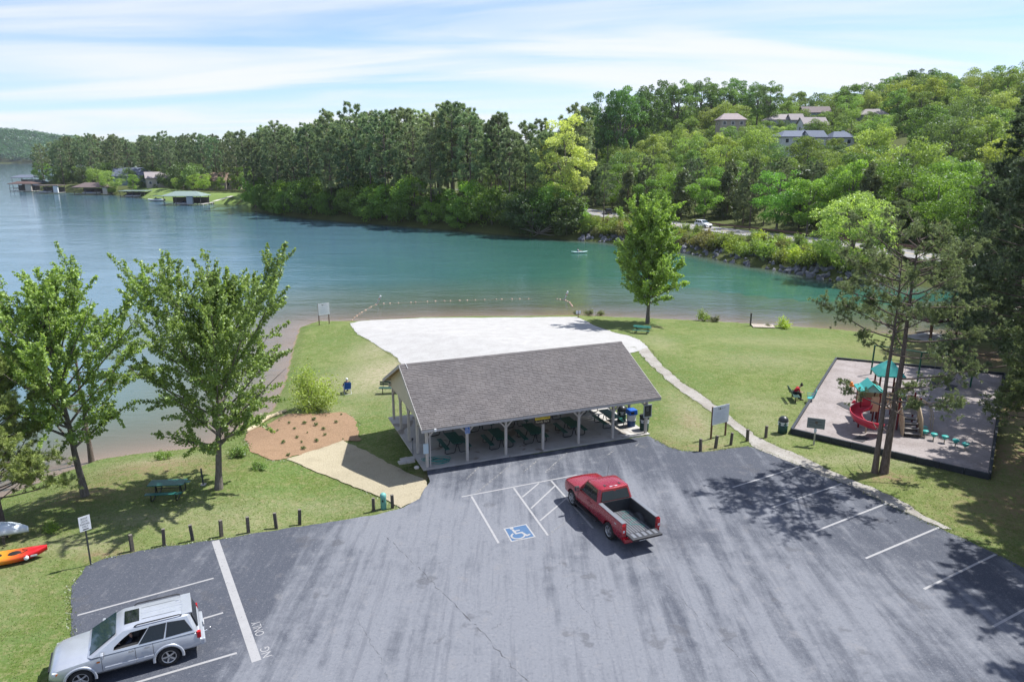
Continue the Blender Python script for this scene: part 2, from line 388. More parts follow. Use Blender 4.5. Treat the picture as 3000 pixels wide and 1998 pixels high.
# ------------------------------------------------------------------ ground sheets: parking lot, sand, path, mulch, straw, playground chips
def resample(poly, step, jit=0.0, rng=None):
    out = []; n = len(poly)
    for i in range(n):
        a = np.array(poly[i], float); b = np.array(poly[(i + 1) % n], float); m = max(1, int(np.hypot(*(b - a)) / step))
        for k in range(m):
            q = a + (b - a) * k / m
            if jit and rng is not None: q = q + rng.normal(0, jit, 2)
            out.append(q)
    return np.array(out)
def sheet(name, poly, off, mt, step=0.6, jit=0.0, flat=None, parent=None, kind='structure', edge=0.3):
    rng = np.random.default_rng(abs(hash(name)) % 1000 if False else len(name) * 13 + 5)
    B = resample(poly, edge * .6); n = len(B)
    if jit:
        w = rng.normal(0, 1, (n, 2)); ker = np.array([1, 2, 3, 2, 1]) / 9; w2 = rng.normal(0, 1, (n, 2)); big = np.ones(15) / 15
        sm = lambda a, k: np.stack([np.convolve(np.r_[a[-20:, c], a[:, c], a[:20, c]], k, 'same')[20:-20] for c in (0, 1)], 1)
        B = B + jit * 1.2 * sm(w, ker) + jit * 5 * sm(w2, big)
    x0, y0 = B.min(0); x1, y1 = B.max(0)
    X, Y = np.meshgrid(np.arange(x0, x1, step), np.arange(y0, y1, step)); X = X.ravel(); Y = Y.ravel()
    k = inside(B, X, Y); k[k] &= dist_poly(B, X[k], Y[k]) > step * 0.45
    pts = [Vector(p) for p in B] + [Vector((a, b)) for a, b in zip(X[k], Y[k])]
    vs, _, fs, *_ = delaunay_2d_cdt(pts, [(i, (i + 1) % n) for i in range(n)], [], 1, 1e-5)
    V = np.array([(v.x, v.y) for v in vs]); Z = np.full(len(V), flat) if flat is not None else ground_z(V[:, 0], V[:, 1]) + off
    F = [f for f in fs if len(f) == 3]
    return link(name, np_mesh(name, np.column_stack([V, Z]), F, mt, True), parent, kind=kind)
def pxpoly(pts, flat=None): return [tuple((P(x, y, flat) if flat is not None else on(x, y))[:2]) for x, y in pts]
LOT = [(30, 5), (-24, 5)] + [(-14, 17), (-15.1, 21.4), (-16.4, 23.9), (-17.3, 25.2), (-18.4, 27.1), (-18.6, 28.6), (-18.1, 29.3), (-15.7, 30.4), (-14.0, 30.9), (-9.9, 32.3), (-6.8, 33.3),
    (-5.6, 34.1), (-4.8, 35.2), (-4.55, 37.2), (-4.83, 38.72), (8.66, 44.08), (9.1, 43.2), (9.7, 42.1), (10.4, 41.5), (11.6, 41.35), (13.2, 41.9), (14.5, 42.3)] + \
    pxpoly([(2272, 1334), (2345, 1364), (2420, 1395), (2483, 1416), (2597, 1473), (2750, 1545), (2919, 1626), (3000, 1665), (3300, 1810)], 0)
def m_asphalt():
    t = NT('worn_asphalt'); p = t.geo()
    st = t.mapping(p, (1.15, 0.10, 1), (0, 0, -0.42))
    big = t.noise(0.12, 3, 0.5, p, 0.4); streak = t.noise(1.0, 5, 0.62, st, 0.25); mid = t.noise(1.1, 6, 0.7, p, 0.3); fine = t.noise(38, 4, 0.75, p); fi2 = t.noise(120, 2, 0.6, p)
    light = (0.146, 0.156, 0.178); dark = (0.034, 0.042, 0.060)
    sx = t.n('ShaderNodeSeparateXYZ'); t.l(p, sx.inputs[0])
    # fresher black sealer towards the stalls on both sides, worn grey along the drive between them
    w = t.math('ADD', t.rng(sx.outputs[0], -6, -12, 0, 0.27), t.rng(sx.outputs[0], 4, 12, 0, 0.10))
    w = t.math('ADD', w, t.rng(sx.outputs[1], 33, 39, 0, 0.10))
    f = t.math('ADD', t.math('MULTIPLY_ADD', streak, 0.62, t.math('MULTIPLY', big, 0.42)), t.math('MULTIPLY', mid, 0.30))
    f = t.math('SUBTRACT', f, w)
    c = t.mix(t.rng(f, 0.46, 0.69), dark, light)
    c = t.mix(t.math('MULTIPLY', t.rng(mid, 0.55, 0.75), 0.35), c, (0.20, 0.188, 0.18))
    st2 = t.noise(1.0, 6, 0.7, t.mapping(p, (3.2, 0.16, 1), (0, 0, -0.40)), 0.2)
    c = t.mix(t.rng(st2, 0.50, 0.66, 0, 0.42), c, (0.060, 0.066, 0.085)); c = t.mix(t.rng(t.noise(4.5, 6, 0.75, p), 0.60, 0.72, 0, 0.4), c, (0.24, 0.24, 0.25))
    c = t.mix(t.rng(t.noise(0.45, 4, 0.6, t.mapping(p, (1, 1, 1), (0, 0, 0), (9, 4, 0))), 0.62, 0.67, 0, 0.5), c, (0.045, 0.047, 0.055))
    ag = t.noise(8.0, 5, 0.75, p); c = t.mix(t.rng(ag, 0.52, 0.66, 0, 0.40), c, (0.055, 0.060, 0.075)); c = t.mix(t.rng(ag, 0.44, 0.34, 0, 0.35), c, (0.24, 0.245, 0.255))
    c = t.mix(t.rng(fine, 0.3, 0.75, 0, 0.5), c, t.mix(0.5, c, (0.27, 0.27, 0.29)))
    c = t.mix(t.rng(fi2, 0.55, 0.75, 0, 0.55), c, (0.04, 0.042, 0.05))
    return t.done(t.pbr(c, 0.9, 0, t.bump(fine, 0.35, 0.015), 0.25))
lot = sheet('parking_lot', LOT, 0, m_asphalt(), 2.5, 0.035, flat=0.014)
def m_sand(name, a, b, sp=0.25, scale=12):
    t = NT(name); p = t.geo(); n1_ = t.noise(0.7, 5, 0.65, p); n2_ = t.noise(scale, 5, 0.7, p); n3_ = t.noise(3.0, 6, 0.72, p, 0.5)
    c = t.mix(t.rng(n1_, 0.3, 0.7), a, b); c = t.mix(t.rng(n2_, 0.62, 0.8, 0, sp), c, tuple(q * 0.45 for q in a))
    c = t.mix(t.rng(n3_, 0.60, 0.72, 0, sp), c, tuple(q * 0.72 for q in a)); n4_ = t.noise(5.0, 4, 0.7, t.mapping(p, (1, 1.6, 1), (0, 0, .5)), 0.3)
    c = t.mix(t.rng(n4_, 0.56, 0.66, 0, sp), c, tuple(q * 0.66 for q in a)); c = t.mix(t.rng(n4_, 0.42, 0.34, 0, sp * .8), c, tuple(min(.9, q * 1.22) for q in b))
    return t.done(t.pbr(c, 0.95, 0, t.bump(t.math('MULTIPLY_ADD', n3_, 1.5, n2_), 0.5, 0.05), 0.1))
SAND = m_sand('white_sand', (0.335, 0.329, 0.319), (0.385, 0.380, 0.372), 0.50)
BEACH = pxpoly([(1024, 947), (1060, 941), (1100, 938), (1250, 932), (1400, 931), (1550, 930), (1692, 929), (1738, 952), (1806, 976), (1840, 983), (1872, 997), (1897, 1016), (1870, 1030), (1800, 1045), (1500, 1092), (1230, 1105), (1177, 1071), (1160, 1050), (1106, 1013), (1065, 990), (1045, 976)])
PATH = pxpoly([(1835, 1019), (1857, 1016), (1891, 1054), (1959, 1118), (2030, 1173), (2084, 1207), (2132, 1244), (2193, 1292), (2205, 1306), (2272, 1336), (2345, 1366), (2420, 1397), (2483, 1420), (2597, 1477), (2700, 1527), (2760, 1552), (2790, 1552), (2720, 1515), (2640, 1470), (2560, 1432), (2480, 1398), (2400, 1362), (2298, 1317),
    (2230, 1286), (2190, 1258), (2145, 1227), (2105, 1196), (2060, 1159), (1996, 1118), (1938, 1067), (1897, 1016)])
MULCH = pxpoly([(790, 1243), (837, 1215), (893, 1212), (1005, 1209), (1033, 1222), (1056, 1243), (1050, 1270), (1043, 1297), (1003, 1294), (900, 1330), (837, 1350), (800, 1352), (740, 1325), (712, 1290), (722, 1266)])
STRAW = pxpoly([(840, 1347), (920, 1321), (1005, 1291), (1043, 1313), (1099, 1341), (1174, 1376), (1211, 1395), (1255, 1409), (1258, 1430), (1250, 1453), (1176, 1490), (1146, 1470), (1033, 1425), (960, 1392), (877, 1360)])
PLAY = [(18.0, 44.4), (28.2, 61.5), (39.8, 56.8), (26.4, 37.5)]
sheet('sand_beach', BEACH, 0.03, SAND, 0.55, 0.05)
sheet('sand_footpath', PATH, 0.026, m_sand('packed_sand', (0.24, 0.222, 0.195), (0.32, 0.305, 0.28), 0.65), 0.5, 0.06)
def m_fibre(name, a, b, c, scale=8):
    t = NT(name); p = t.geo(); v = t.mapping(p, (1, 3.5, 1), (0, 0, 0.6)); v2 = t.mapping(p, (3.2, 1, 1), (0, 0, 0.3))
    n_ = t.noise(scale, 4, 0.7, v, 0.8); m_ = t.noise(scale * 0.8, 4, 0.7, v2, 0.8); g_ = t.noise(0.9, 4, 0.6, p)
    q = t.mix(t.rng(n_, 0.3, 0.7), a, b); q = t.mix(t.rng(m_, 0.52, 0.72, 0, 0.8), q, c); q = t.mix(t.rng(g_, 0.45, 0.75, 0, 0.3), q, tuple(k * 0.6 for k in a))
    return t.done(t.pbr(q, 0.95, 0, t.bump(t.math('ADD', n_, m_), 0.8, 0.05), 0.1))
sheet('mulch_bed', MULCH, 0.035, m_fibre('pine_bark_mulch', (0.225, 0.145, 0.09), (0.32, 0.215, 0.135), (0.13, 0.08, 0.05)), 0.5, 0.10)
sheet('straw_erosion_blanket', STRAW, 0.05, m_fibre('straw_fibre', (0.35, 0.305, 0.21), (0.42, 0.375, 0.275), (0.20, 0.17, 0.11), 9), 0.5, 0.05)
sheet('playground_surface', [(18.1, 44.45), (28.2, 61.35), (39.6, 56.75), (26.4, 37.65)], 0, m_sand('wood_chips', (0.225, 0.198, 0.188), (0.295, 0.266, 0.258), 0.9, 11), 1.0, 0, flat=0.21)
def strip(name, pts, w, z, mt, parent, ends=True):
    mb = MB(); pts = [Vector((p[0], p[1], z)) for p in pts]; L = []; R = []
    for i, p in enumerate(pts):
        d = (pts[min(i + 1, len(pts) - 1)] - pts[max(i - 1, 0)]).normalized(); n = Vector((-d.y, d.x, 0)); ww = w[i] if isinstance(w, list) else w
        L.append(p + n * ww / 2); R.append(p - n * ww / 2)
    mb.add(L + R, [(len(pts) + i, len(pts) + i + 1, i + 1, i) for i in range(len(pts) - 1)])
    return mb.build(name, mt, parent)
def m_paint(name, c, lo, hi, scale=7):
    t = NT(name); p = t.geo(); n_ = t.math('MULTIPLY_ADD', t.noise(scale, 6, 0.75, p), 0.7, t.math('MULTIPLY', t.noise(60, 3, 0.7, p), 0.3))
    b = t.pbr(t.mix(t.noise(3, 4, 0.6, p), tuple(q * 0.8 for q in c), c), 0.7, 0, None, 0.3)
    tr = t.n('ShaderNodeBsdfTransparent'); mx = t.n('ShaderNodeMixShader'); t.l(t.rng(n_, lo, hi), mx.inputs[0]); t.l(tr.outputs[0], mx.inputs[1]); t.l(b, mx.inputs[2])
    return t.done(mx.outputs[0])
PW = m_paint('white_road_paint', (0.315, 0.315, 0.322), 0.30, 0.44); PWORN = m_paint('worn_white_paint', (0.31, 0.31, 0.31), 0.46, 0.60); PFAINT = m_paint('faint_white_paint', (0.28, 0.28, 0.28), 0.52, 0.68)
PBLUE = m_paint('blue_road_paint', (0.060, 0.125, 0.235), 0.28, 0.46)
PLI = 0
for a, b, w, m_ in [((2146, 1428), (2351, 1364), .10, PW), ((2259, 1488), (2467, 1417), .10, PW), ((2387, 1557), (2597, 1475), .11, PW), ((2536, 1636), (2751, 1545), .11, PW), ((2707, 1726), (2917, 1624), .11, PW), ((2909, 1836), (3090, 1738), .11, PW),
        ((631, 1584), (752, 1937), .33, PW), ((227, 1803), (626, 1694), .10, PW), ((250, 1917), (654, 1795), .10, PW), ((300, 2029), (694, 1913), .11, PW),
        ((1352, 1456), (1690, 1392), .10, PW), ((1381, 1454), (1461, 1592), .11, PW), ((1505, 1430), (1605, 1569), .11, PW), ((1615, 1409), (1737, 1548), .11, PW),
        ((1579, 1416), (1530, 1457), .09, PW), ((1626, 1424), (1556, 1490), .09, PW), ((1662, 1458), (1582, 1526), .09, PW), ((1697, 1500), (1608, 1566), .09, PWORN), ((1725, 1518), (1691, 1547), .09, PWORN),
        ((1367, 1404), (1409, 1363), .10, PWORN), ((1393, 1447), (1498, 1361), .10, PWORN), ((1533, 1384), (1581, 1344), .10, PWORN), ((1597, 1385), (1672, 1317), .10, PWORN), ((1682, 1367), (1705, 1349), .10, PFAINT), ((1777, 1335), (1797, 1322), .10, PWORN), ((1510, 1405), (1540, 1388), .09, PFAINT), ((1860, 1310), (1872, 1298), .10, PWORN)]:
    PLI = PLI + 1; strip('painted_line', [P(*a), P(*b)], w, 0.017 + .0004 * PLI, m_, lot)
rc = random.Random(5)
M_CRACK = m_paint('dark_crack', (0.06, 0.06, 0.066), 0.44, 0.58, 3)
for pts, w in [([(1130, 1570), (1180, 1620), (1250, 1690), (1330, 1770), (1400, 1840), (1470, 1920), (1560, 2010)], .045), ([(1050, 1815), (1080, 1870), (1110, 1920), (1125, 1960), (1140, 2000)], .028), ([(1840, 1610), (1980, 1740), (2120, 1880), (2240, 2010)], .035), ([(1700, 1690), (1660, 1720), (1720, 1800), (1800, 1880)], .02),
        ([(1950, 1610), (2050, 1690), (2200, 1790), (2400, 1900)], .022), ([(1430, 1850), (1490, 1815), (1510, 1800)], .022), ([(2090, 1650), (2150, 1660), (2210, 1690), (2260, 1710)], .025), ([(2480, 1770), (2600, 1810), (2750, 1890)], .018), ([(1180, 1440), (1300, 1425), (1380, 1395)], .02), ([(1900, 1350), (1990, 1380), (2070, 1440)], .02)]:
    q = []
    for i in range(len(pts) - 1):
        a = P(*pts[i]); b = P(*pts[i + 1])
        for k in range(8): e = a.lerp(b, k / 8); q.append(e + Vector((rc.gauss(0, .035), rc.gauss(0, .035), 0)))
    strip('crack', q, [w * .75 * rc.uniform(.3, 1.4) for _ in q], 0.0165, M_CRACK, lot)
# accessible-stall symbol: blue panel with a white border and a wheelchair figure
c4 = [P(*q) for q in ((1475, 1549), (1542, 1535), (1570, 1573), (1497, 1588))]
def quadmap(c, u, v, z): p = (c[0] * (1 - u) + c[1] * u) * (1 - v) + (c[3] * (1 - u) + c[2] * u) * v; return Vector((p.x, p.y, z))
MB().add([quadmap(c4, *q, 0.018) for q in ((0, 0), (1, 0), (1, 1), (0, 1))], [(3, 2, 1, 0)]).build('painted_border', PW, lot)
MB().add([quadmap(c4, *q, 0.021) for q in ((.06, .06), (.94, .06), (.94, .94), (.06, .94))], [(3, 2, 1, 0)]).build('painted_panel', PBLUE, lot)
def wheelchair(mb, fn, lift=Vector((0, 0, .0007))):
    cnt_ = [0]
    def line(pts, w):
        for i in range(len(pts) - 1):
            a = Vector(pts[i]); b = Vector(pts[i + 1]); d = (b - a).normalized(); n = Vector((-d.y, d.x)) * w / 2; e = d * w * .3
            cnt_[0] += 1; mb.add([fn(*q) + lift * cnt_[0] for q in (a + n - e, b + n + e, b - n + e, a - n - e)], [(0, 1, 2, 3)])
    mb.add([fn(.40 + .065 * math.cos(k * math.pi / 5), .17 + .065 * math.sin(k * math.pi / 5)) for k in range(10)], [tuple(range(10))])
    line([(.41, .27), (.44, .52)], .075); line([(.43, .36), (.60, .36)], .06); line([(.44, .52), (.63, .52), (.72, .76), (.82, .72)], .075)
    line([(.46 + .21 * math.cos(a), .66 + .19 * math.sin(a)) for a in np.linspace(4.1, .25, 16)], .06)
wb = MB(); wheelchair(wb, lambda u, v: quadmap(c4, .5 + (u - .55) * 1.25, .5 + (v - .5) * 1.18, 0.024)); wb.build('painted_wheelchair', PW, lot)
def text_mesh(body, size, mt, extrude=0.0):
    cu = bpy.data.curves.new('text', 'FONT'); cu.body = body; cu.size = size; cu.align_x = 'CENTER'; cu.align_y = 'CENTER'; cu.extrude = extrude; cu.resolution_u = 3
    o = bpy.data.objects.new('text', cu); COL.objects.link(o); bpy.context.view_layer.update()
    me = bpy.data.meshes.new_from_object(o.evaluated_get(bpy.context.evaluated_depsgraph_get())); bpy.data.objects.remove(o)
    me.materials.clear(); me.materials.append(mt); return me
# stencilled letters beside the thick line, read from the right-hand side
for word, a, b in (('ONLY', (764, 1860), (750, 1822)), ('NG', (785, 1923), (776, 1897))):
    A = P(*a); B = P(*b); o = link('painted_letters', text_mesh(word, 1.0, PW), lot); me = o.data
    d = (B - A); ang = math.atan2(d.y, d.x); xs = [v.co.x for v in me.vertices]; wd = max(xs) - min(xs)
    k = d.length / wd * 1.05; o.matrix_local = Matrix.Translation((*(A + B)[:2], 0)) @ Matrix.Diagonal((1, 1, 1, 1)) if False else Matrix.Translation(((A.x + B.x) / 2, (A.y + B.y) / 2, 0.018)) @ Matrix.Rotation(ang, 4, 'Z') @ Matrix.Diagonal((k, 0.33 / 0.70, 1, 1))

# ------------------------------------------------------------------ picnic pavilion
PA = Vector((-4.84, 38.95, 0)); PANG = math.atan2(5.35, 13.46); PL, PD = 14.5, 8.7
M_TAN = mat('cream_painted_timber', (0.46, 0.43, 0.39), 0.75, 0.08, 3); M_TRIM = mat('greige_trim', (0.40, 0.385, 0.37), 0.7, 0.06, 3)
M_SIDE = mat('pale_yellow_siding', (0.52, 0.49, 0.38), 0.75, 0.05, 2)
def m_conc():
    t = NT('stained_concrete'); p = t.geo(); a = t.noise(0.8, 5, 0.65, p, 0.5); b = t.noise(20, 4, 0.7, p); s = t.noise(0.55, 3, 0.5, t.mapping(p, (1, 1, 1), (0, 0, 0), (5, 3, 0)), 1.2)
    c = t.mix(t.rng(a, 0.3, 0.7), (0.34, 0.325, 0.30), (0.44, 0.43, 0.41)); c = t.mix(t.rng(s, 0.60, 0.66, 0, 0.62), c, (0.13, 0.095, 0.06)); c = t.mix(t.rng(b, 0.5, 0.8, 0, 0.4), c, (0.28, 0.27, 0.26))
    return t.done(t.pbr(c, 0.8, 0, t.bump(b, 0.2, 0.01)))
M_CONC = m_conc()
pav = thing('picnic_pavilion', PA, PANG, 'long open picnic pavilion with grey shingled gable roof and cream posts', 'pavilion')
MB().box((PL / 2 - 0.05, PD / 2 + .1, 0.03), (PL + 0.45, PD + 0.55, 0.10)).build('floor_slab', M_CONC, pav, 0.01)
EZ, RZ, OV, OE = 2.62, 4.98, 0.75, 0.45
def post(u, v):
    MB().box((u, v, 1.33), (.15, .15, 2.5)).build('post', M_TAN, pav, 0.012)
fu = [0.02 + i * 2.41 for i in range(7)]
for u in fu: post(u, 0.08); post(u, PD - .08)
for v in (2.2, 4.35, 6.5): post(0.02, v); post(PL - .02, v)
MB().box((.2, .04, 1.3), (.06, .05, 2.4)).build('conduit', M_TRIM, pav)
for v in (.08, PD - .08): MB().box((PL / 2, v, 2.50), (PL + .5, .12, .22)).build('beam', M_TAN, pav)
for u in (.02, PL - .02): MB().box((u, PD / 2, 2.50), (.12, PD - .3, .21)).build('beam', M_TAN, pav)
for i, u in enumerate(fu):
    for sgn in (-1, 1):
        if (i == 0 and sgn < 0) or (i == 6 and sgn > 0): continue
        for v in (.08, PD - .08):
            MB().bar((u + sgn * .06, v, 1.86), (u + sgn * .60, v, 2.42), .09, .09).build('knee_brace', M_TAN, pav)
for u in (.02, PL - .02):
    for v in (.08, 2.2, 4.35, 6.5, PD - .08):
        for sgn in (-1, 1):
            if .1 < v + sgn * .6 < PD - .1: MB().bar((u, v + sgn * .06, 1.86), (u, v + sgn * .58, 2.42), .09, .09).build('knee_brace', M_TAN, pav)
mid = PD / 2; SL = math.hypot(mid + OV, RZ - EZ); sdir = Vector((0, mid + OV, RZ - EZ)).normalized(); snor = Vector((0, -sdir.z, sdir.y))
MAT_DECK = mat('roof_underside', (0.30, 0.22, 0.14), 0.8)
for s in (1, -1):
    a = Vector((0, -OV if s > 0 else PD + OV, EZ)); r = Vector((0, mid, RZ)); n = Vector((0, -(r - a).z * s, abs((r - a).y))).normalized()
    x0, x1 = -OE, PL + OE
    mb = MB(); lo = [Vector((x0, a.y, a.z)), Vector((x1, a.y, a.z)), Vector((x1, mid, RZ)), Vector((x0, mid, RZ))]
    up = [p + n * .07 for p in lo]; up[2].y = mid; up[3].y = mid
    mb.add(lo + up, [(0, 1, 2, 3), (7, 6, 5, 4), (0, 4, 5, 1), (1, 5, 6, 2), (3, 2, 6, 7), (0, 3, 7, 4)]); mb.build('roof_deck', MAT_DECK, pav)
    MB().box(((x0 + x1) / 2, a.y - s * .012, EZ - .02), (x1 - x0 + .06, .024, .20)).build('fascia', M_TRIM, pav)
    for x in (x0 - .014, x1 + .014):
        MB().bar((x, a.y, EZ + .0), (x, mid, RZ + .0), .024, .20).build('rake_board', M_TRIM, pav)
for u, sg in ((.0, -1), (PL, 1)):            # gable ends: vertical boards, each a piece
    nb = 24
    for k in range(nb):
        v0 = -.0 + (PD) * k / nb; v1 = PD * (k + 1) / nb - .012
        zt = lambda v: EZ + (RZ - EZ) * (1 - abs(v - mid) / (mid + OV)) - .01
        x = u + sg * .07; th = .02; vm = min(max(mid, v0), v1)
        top = [(v0, zt(v0)), (v1, zt(v1))] if not (v0 < mid < v1) else [(v0, zt(v0)), (mid, zt(mid)), (v1, zt(v1))]
        pol = [(v1, 2.36), (v0, 2.36)] + top
        M_ = Matrix(((0, 0, 1, 0), (1, 0, 0, 0), (0, 1, 0, 0), (0, 0, 0, 1)))
        MB().prism(pol, x - th / 2, x + th / 2, M_).build('gable_board', M_SIDE, pav)
# shingles
def m_shingle(name, attr):
    t = NT(name); p = t.obj(); tint = t.attr('tint') if attr else t.n('ShaderNodeObjectInfo').outputs['Random']
    c = t.mix(tint, (0.100, 0.092, 0.092), (0.132, 0.123, 0.123)); c = t.mix(t.rng(t.noise(90, 3, 0.7, t.geo()), .4, .7, 0, .35), c, (0.09, 0.085, 0.09)); c = t.mix(t.rng(t.noise(.7, 4, .6, t.geo()), .4, .7, 0, .3), c, (0.165, 0.15, 0.145))
    return t.done(t.pbr(c, 0.92, 0, t.bump(t.noise(150, 2, .6, t.geo()), .3, .004), 0.2))
M_SH = m_shingle('asphalt_shingles', True); M_SH1 = m_shingle('asphalt_shingle', False)
EXP = SL / 38; TW = (PL + 2 * OE) / 50
def shingle_geo(w, l, th): return [(-w / 2, 0, 0), (w / 2, 0, 0), (w / 2, l, 0), (-w / 2, l, 0), (-w / 2, 0, th), (w / 2, 0, th), (w / 2, l, .003), (-w / 2, l, .003)], [(4, 5, 6, 7), (0, 1, 5, 4), (1, 2, 6, 5), (3, 0, 4, 7)]
sv_, sf_ = shingle_geo(TW - .012, EXP * 1.15, .019); me1 = bpy.data.meshes.new('shingle'); me1.from_pydata(sv_, [], sf_); me1.materials.append(M_SH1)
V = []; F = []; T = []
rr = random.Random(3); cnt = 0
for side in (1, -1):
    for r_ in range(38):
        offx = rr.uniform(0, TW)
        for k in range(-1, 51):
            xc = -OE + offx + k * TW; xa = max(xc - TW / 2, -OE - .02); xb = min(xc + TW / 2, PL + OE + .02)
            if xb - xa < .05: continue
            sl = r_ * EXP; y = (-OV + sdir.y * sl) if side > 0 else (PD + OV - sdir.y * sl)
            base = Vector(((xa + xb) / 2, y, EZ + sdir.z * sl)) + Vector((0, snor.y * side, snor.z)) * (.072 + .006)
            if side > 0 and cnt < 300 and xb - xa > TW * .9:
                o = link('shingle', me1, pav); cnt += 1
                R_ = Matrix((Vector((1, 0, 0)), Vector((0, sdir.y, sdir.z)), Vector((0, snor.y, snor.z)))).transposed().to_4x4()
                o.matrix_local = Matrix.Translation(base) @ R_ @ Matrix.Rotation(rr.gauss(0, .006), 4, 'Z') @ Matrix.Diagonal((1, 1, rr.uniform(.6, 1.4), 1))
                continue
            w = xb - xa - .012; th = .019 * rr.uniform(.6, 1.4); vs, fs = shingle_geo(w, EXP * 1.15, th); n0 = len(V)
            for (a, b, c) in vs: V.append(tuple(base + Vector((a, 0, 0)) + Vector((0, sdir.y * side, sdir.z)) * b + Vector((0, snor.y * side, snor.z)) * c))
            F += [tuple(n0 + i for i in (f if side > 0 else f[::-1])) for f in fs]; T += [rr.random()] * 8
link('shingle_field', np_mesh('shingle_field', V, F, M_SH, False, {'tint': T}), pav, kind='stuff')
for k in range(48):
    MB().prism([(-.155, -.075), (.155, -.075), (.155, -.06), (0, .02), (-.155, -.06)], -.16, .16, Matrix.Translation((-OE + .16 + k * (PL + 2 * OE - .3) / 47.0, mid, RZ + .105)) @ Matrix(((0, 0, 1, 0), (1, 0, 0, 0), (0, 1, 0, 0), (0, 0, 0, 1)))).build('ridge_cap', M_SH1, pav)
M_WHITE = mat('white_enamel', (0.72, 0.73, 0.74), 0.4, 0.04)
MB().tube([(-.05, mid - .02, RZ + .14), (-.02, mid - .45, RZ - .05)], .014, 5).build('lightning_cable', M_WHITE, pav)
MB().box((.3, -OV - .06, EZ - .02), (.12, .10, .16)).build('floodlight', M_WHITE, pav, .01)
MB().box((4.95, -.02, 2.28), (.12, .12, .1)).build('floodlight', M_WHITE, pav, .01)
MB().box((-.06, -.02, 1.25), (.30, .05, .60)).build('notice_board', mat('pale_blue_panel', (.42, .52, .58), .5, .04), pav, .006)
def loc(u, v, z=0): c, s = math.cos(PANG), math.sin(PANG); return Vector((PA.x + u * c - v * s, PA.y + u * s + v * c, z))
def tolocal(p): d = Vector(p) - PA; c, s = math.cos(PANG), math.sin(PANG); return (d.x * c + d.y * s, -d.x * s + d.y * c)
def sx180(): return Matrix.Rotation(0, 4, 'Z')
# ---- signs fixed to the pavilion are things of their own
M_BLUE = mat('blue_sign', (0.01, 0.11, 0.42), 0.45, 0.04); M_YEL = mat('yellow_sign', (0.62, 0.46, 0.04), 0.5, 0.06); M_DBR = mat('dark_brown_sign', (0.03, 0.022, 0.015), 0.6); M_CRM = mat('cream_letters', (0.62, 0.55, 0.38), 0.6, .03); M_BLK = mat('black_rubber', (0.012, 0.012, 0.013), 0.6, .1)
UP = Matrix.Rotation(math.pi / 2, 4, 'X')
def put_text(parent, body, size, mt, x, y, z, name='lettering', wide=None, high=None):
    me = text_mesh(body, size, mt); o = link(name, me, parent); xs = [v.co.x for v in me.vertices]; ys = [v.co.y for v in me.vertices]
    kx = wide / (max(xs) - min(xs)) if wide else 1; ky = high / (max(ys) - min(ys)) if high else kx
    o.matrix_local = Matrix.Translation((x, y, z)) @ UP @ Matrix.Diagonal((kx, ky, 1, 1)) @ Matrix.Translation((-(max(xs) + min(xs)) / 2, -(max(ys) + min(ys)) / 2, 0)); return o
s1 = thing('park_name_sign', loc(7.12, -.13, -.10), PANG, 'yellow and brown park name board hung under the pavilion eave', 'sign')
MB().box((0, 0, 2.16), (1.05, .04, .56)).build('board', M_DBR, s1, .006)
MB().box((0, -.024, 2.30), (.99, .012, .25)).build('yellow_band', M_YEL, s1)
put_text(s1, 'Tellico Village', .2, M_DBR, 0, -.033, 2.31, wide=.90, high=.15); put_text(s1, 'Family Park', .2, M_CRM, 0, -.026, 2.03, wide=.86, high=.17)
s2 = thing('accessible_parking_sign', loc(2.43, -.03, 0), PANG, 'blue accessible parking sign on the second front post of the pavilion', 'sign')
MB().box((0, 0, 2.02), (.31, .012, .44)).build('panel', M_BLUE, s2)
for a in ((0, 2.225, .29, .014), (0, 1.815, .29, .014)): MB().box((a[0], -.0075, a[1]), (a[2], .004, a[3])).build('border', M_WHITE, s2)
for x in (-.14, .14): MB().box((x, -.0075, 2.02), (.014, .004, .40)).build('border', M_WHITE, s2)
wb = MB(); wheelchair(wb, lambda u, v: Vector(((u - .55) * .26, -.009, 2.23 - v * .25)), Vector((0, -.0004, 0))); wb.build('wheelchair_symbol', M_WHITE, s2)
put_text(s2, 'PERMIT', .1, M_WHITE, 0, -.009, 1.945, wide=.25, high=.05); put_text(s2, 'ONLY', .1, M_WHITE, 0, -.009, 1.865, wide=.17, high=.06)
s3 = thing('notice_case', loc(14.42, -.06, 0), PANG, 'grey framed notice case with dark poster on the right corner post', 'notice case')
MB().box((.05, -.02, 1.62), (.60, .05, .86)).build('frame', mat('galvanised_frame', (.36, .40, .43), .45, .06), s3, .01)
MB().box((.05, -.05, 1.62), (.48, .012, .72)).build('poster', mat('dark_poster', (.035, .04, .045), .25, .3), s3)
for k in range(6): MB().box((.0 + .02 * (k % 2), -.058, 1.87 - k * .05), (.22 - .03 * (k % 3), .003, .012)).build('printed_line', mat('grey_print', (.30, .32, .33), .6), s3)
put_text(s3, 'NOTICE', .1, mat('grey_print', (.3, .32, .33)), .05, -.058, 1.33, wide=.22, high=.05) if False else None
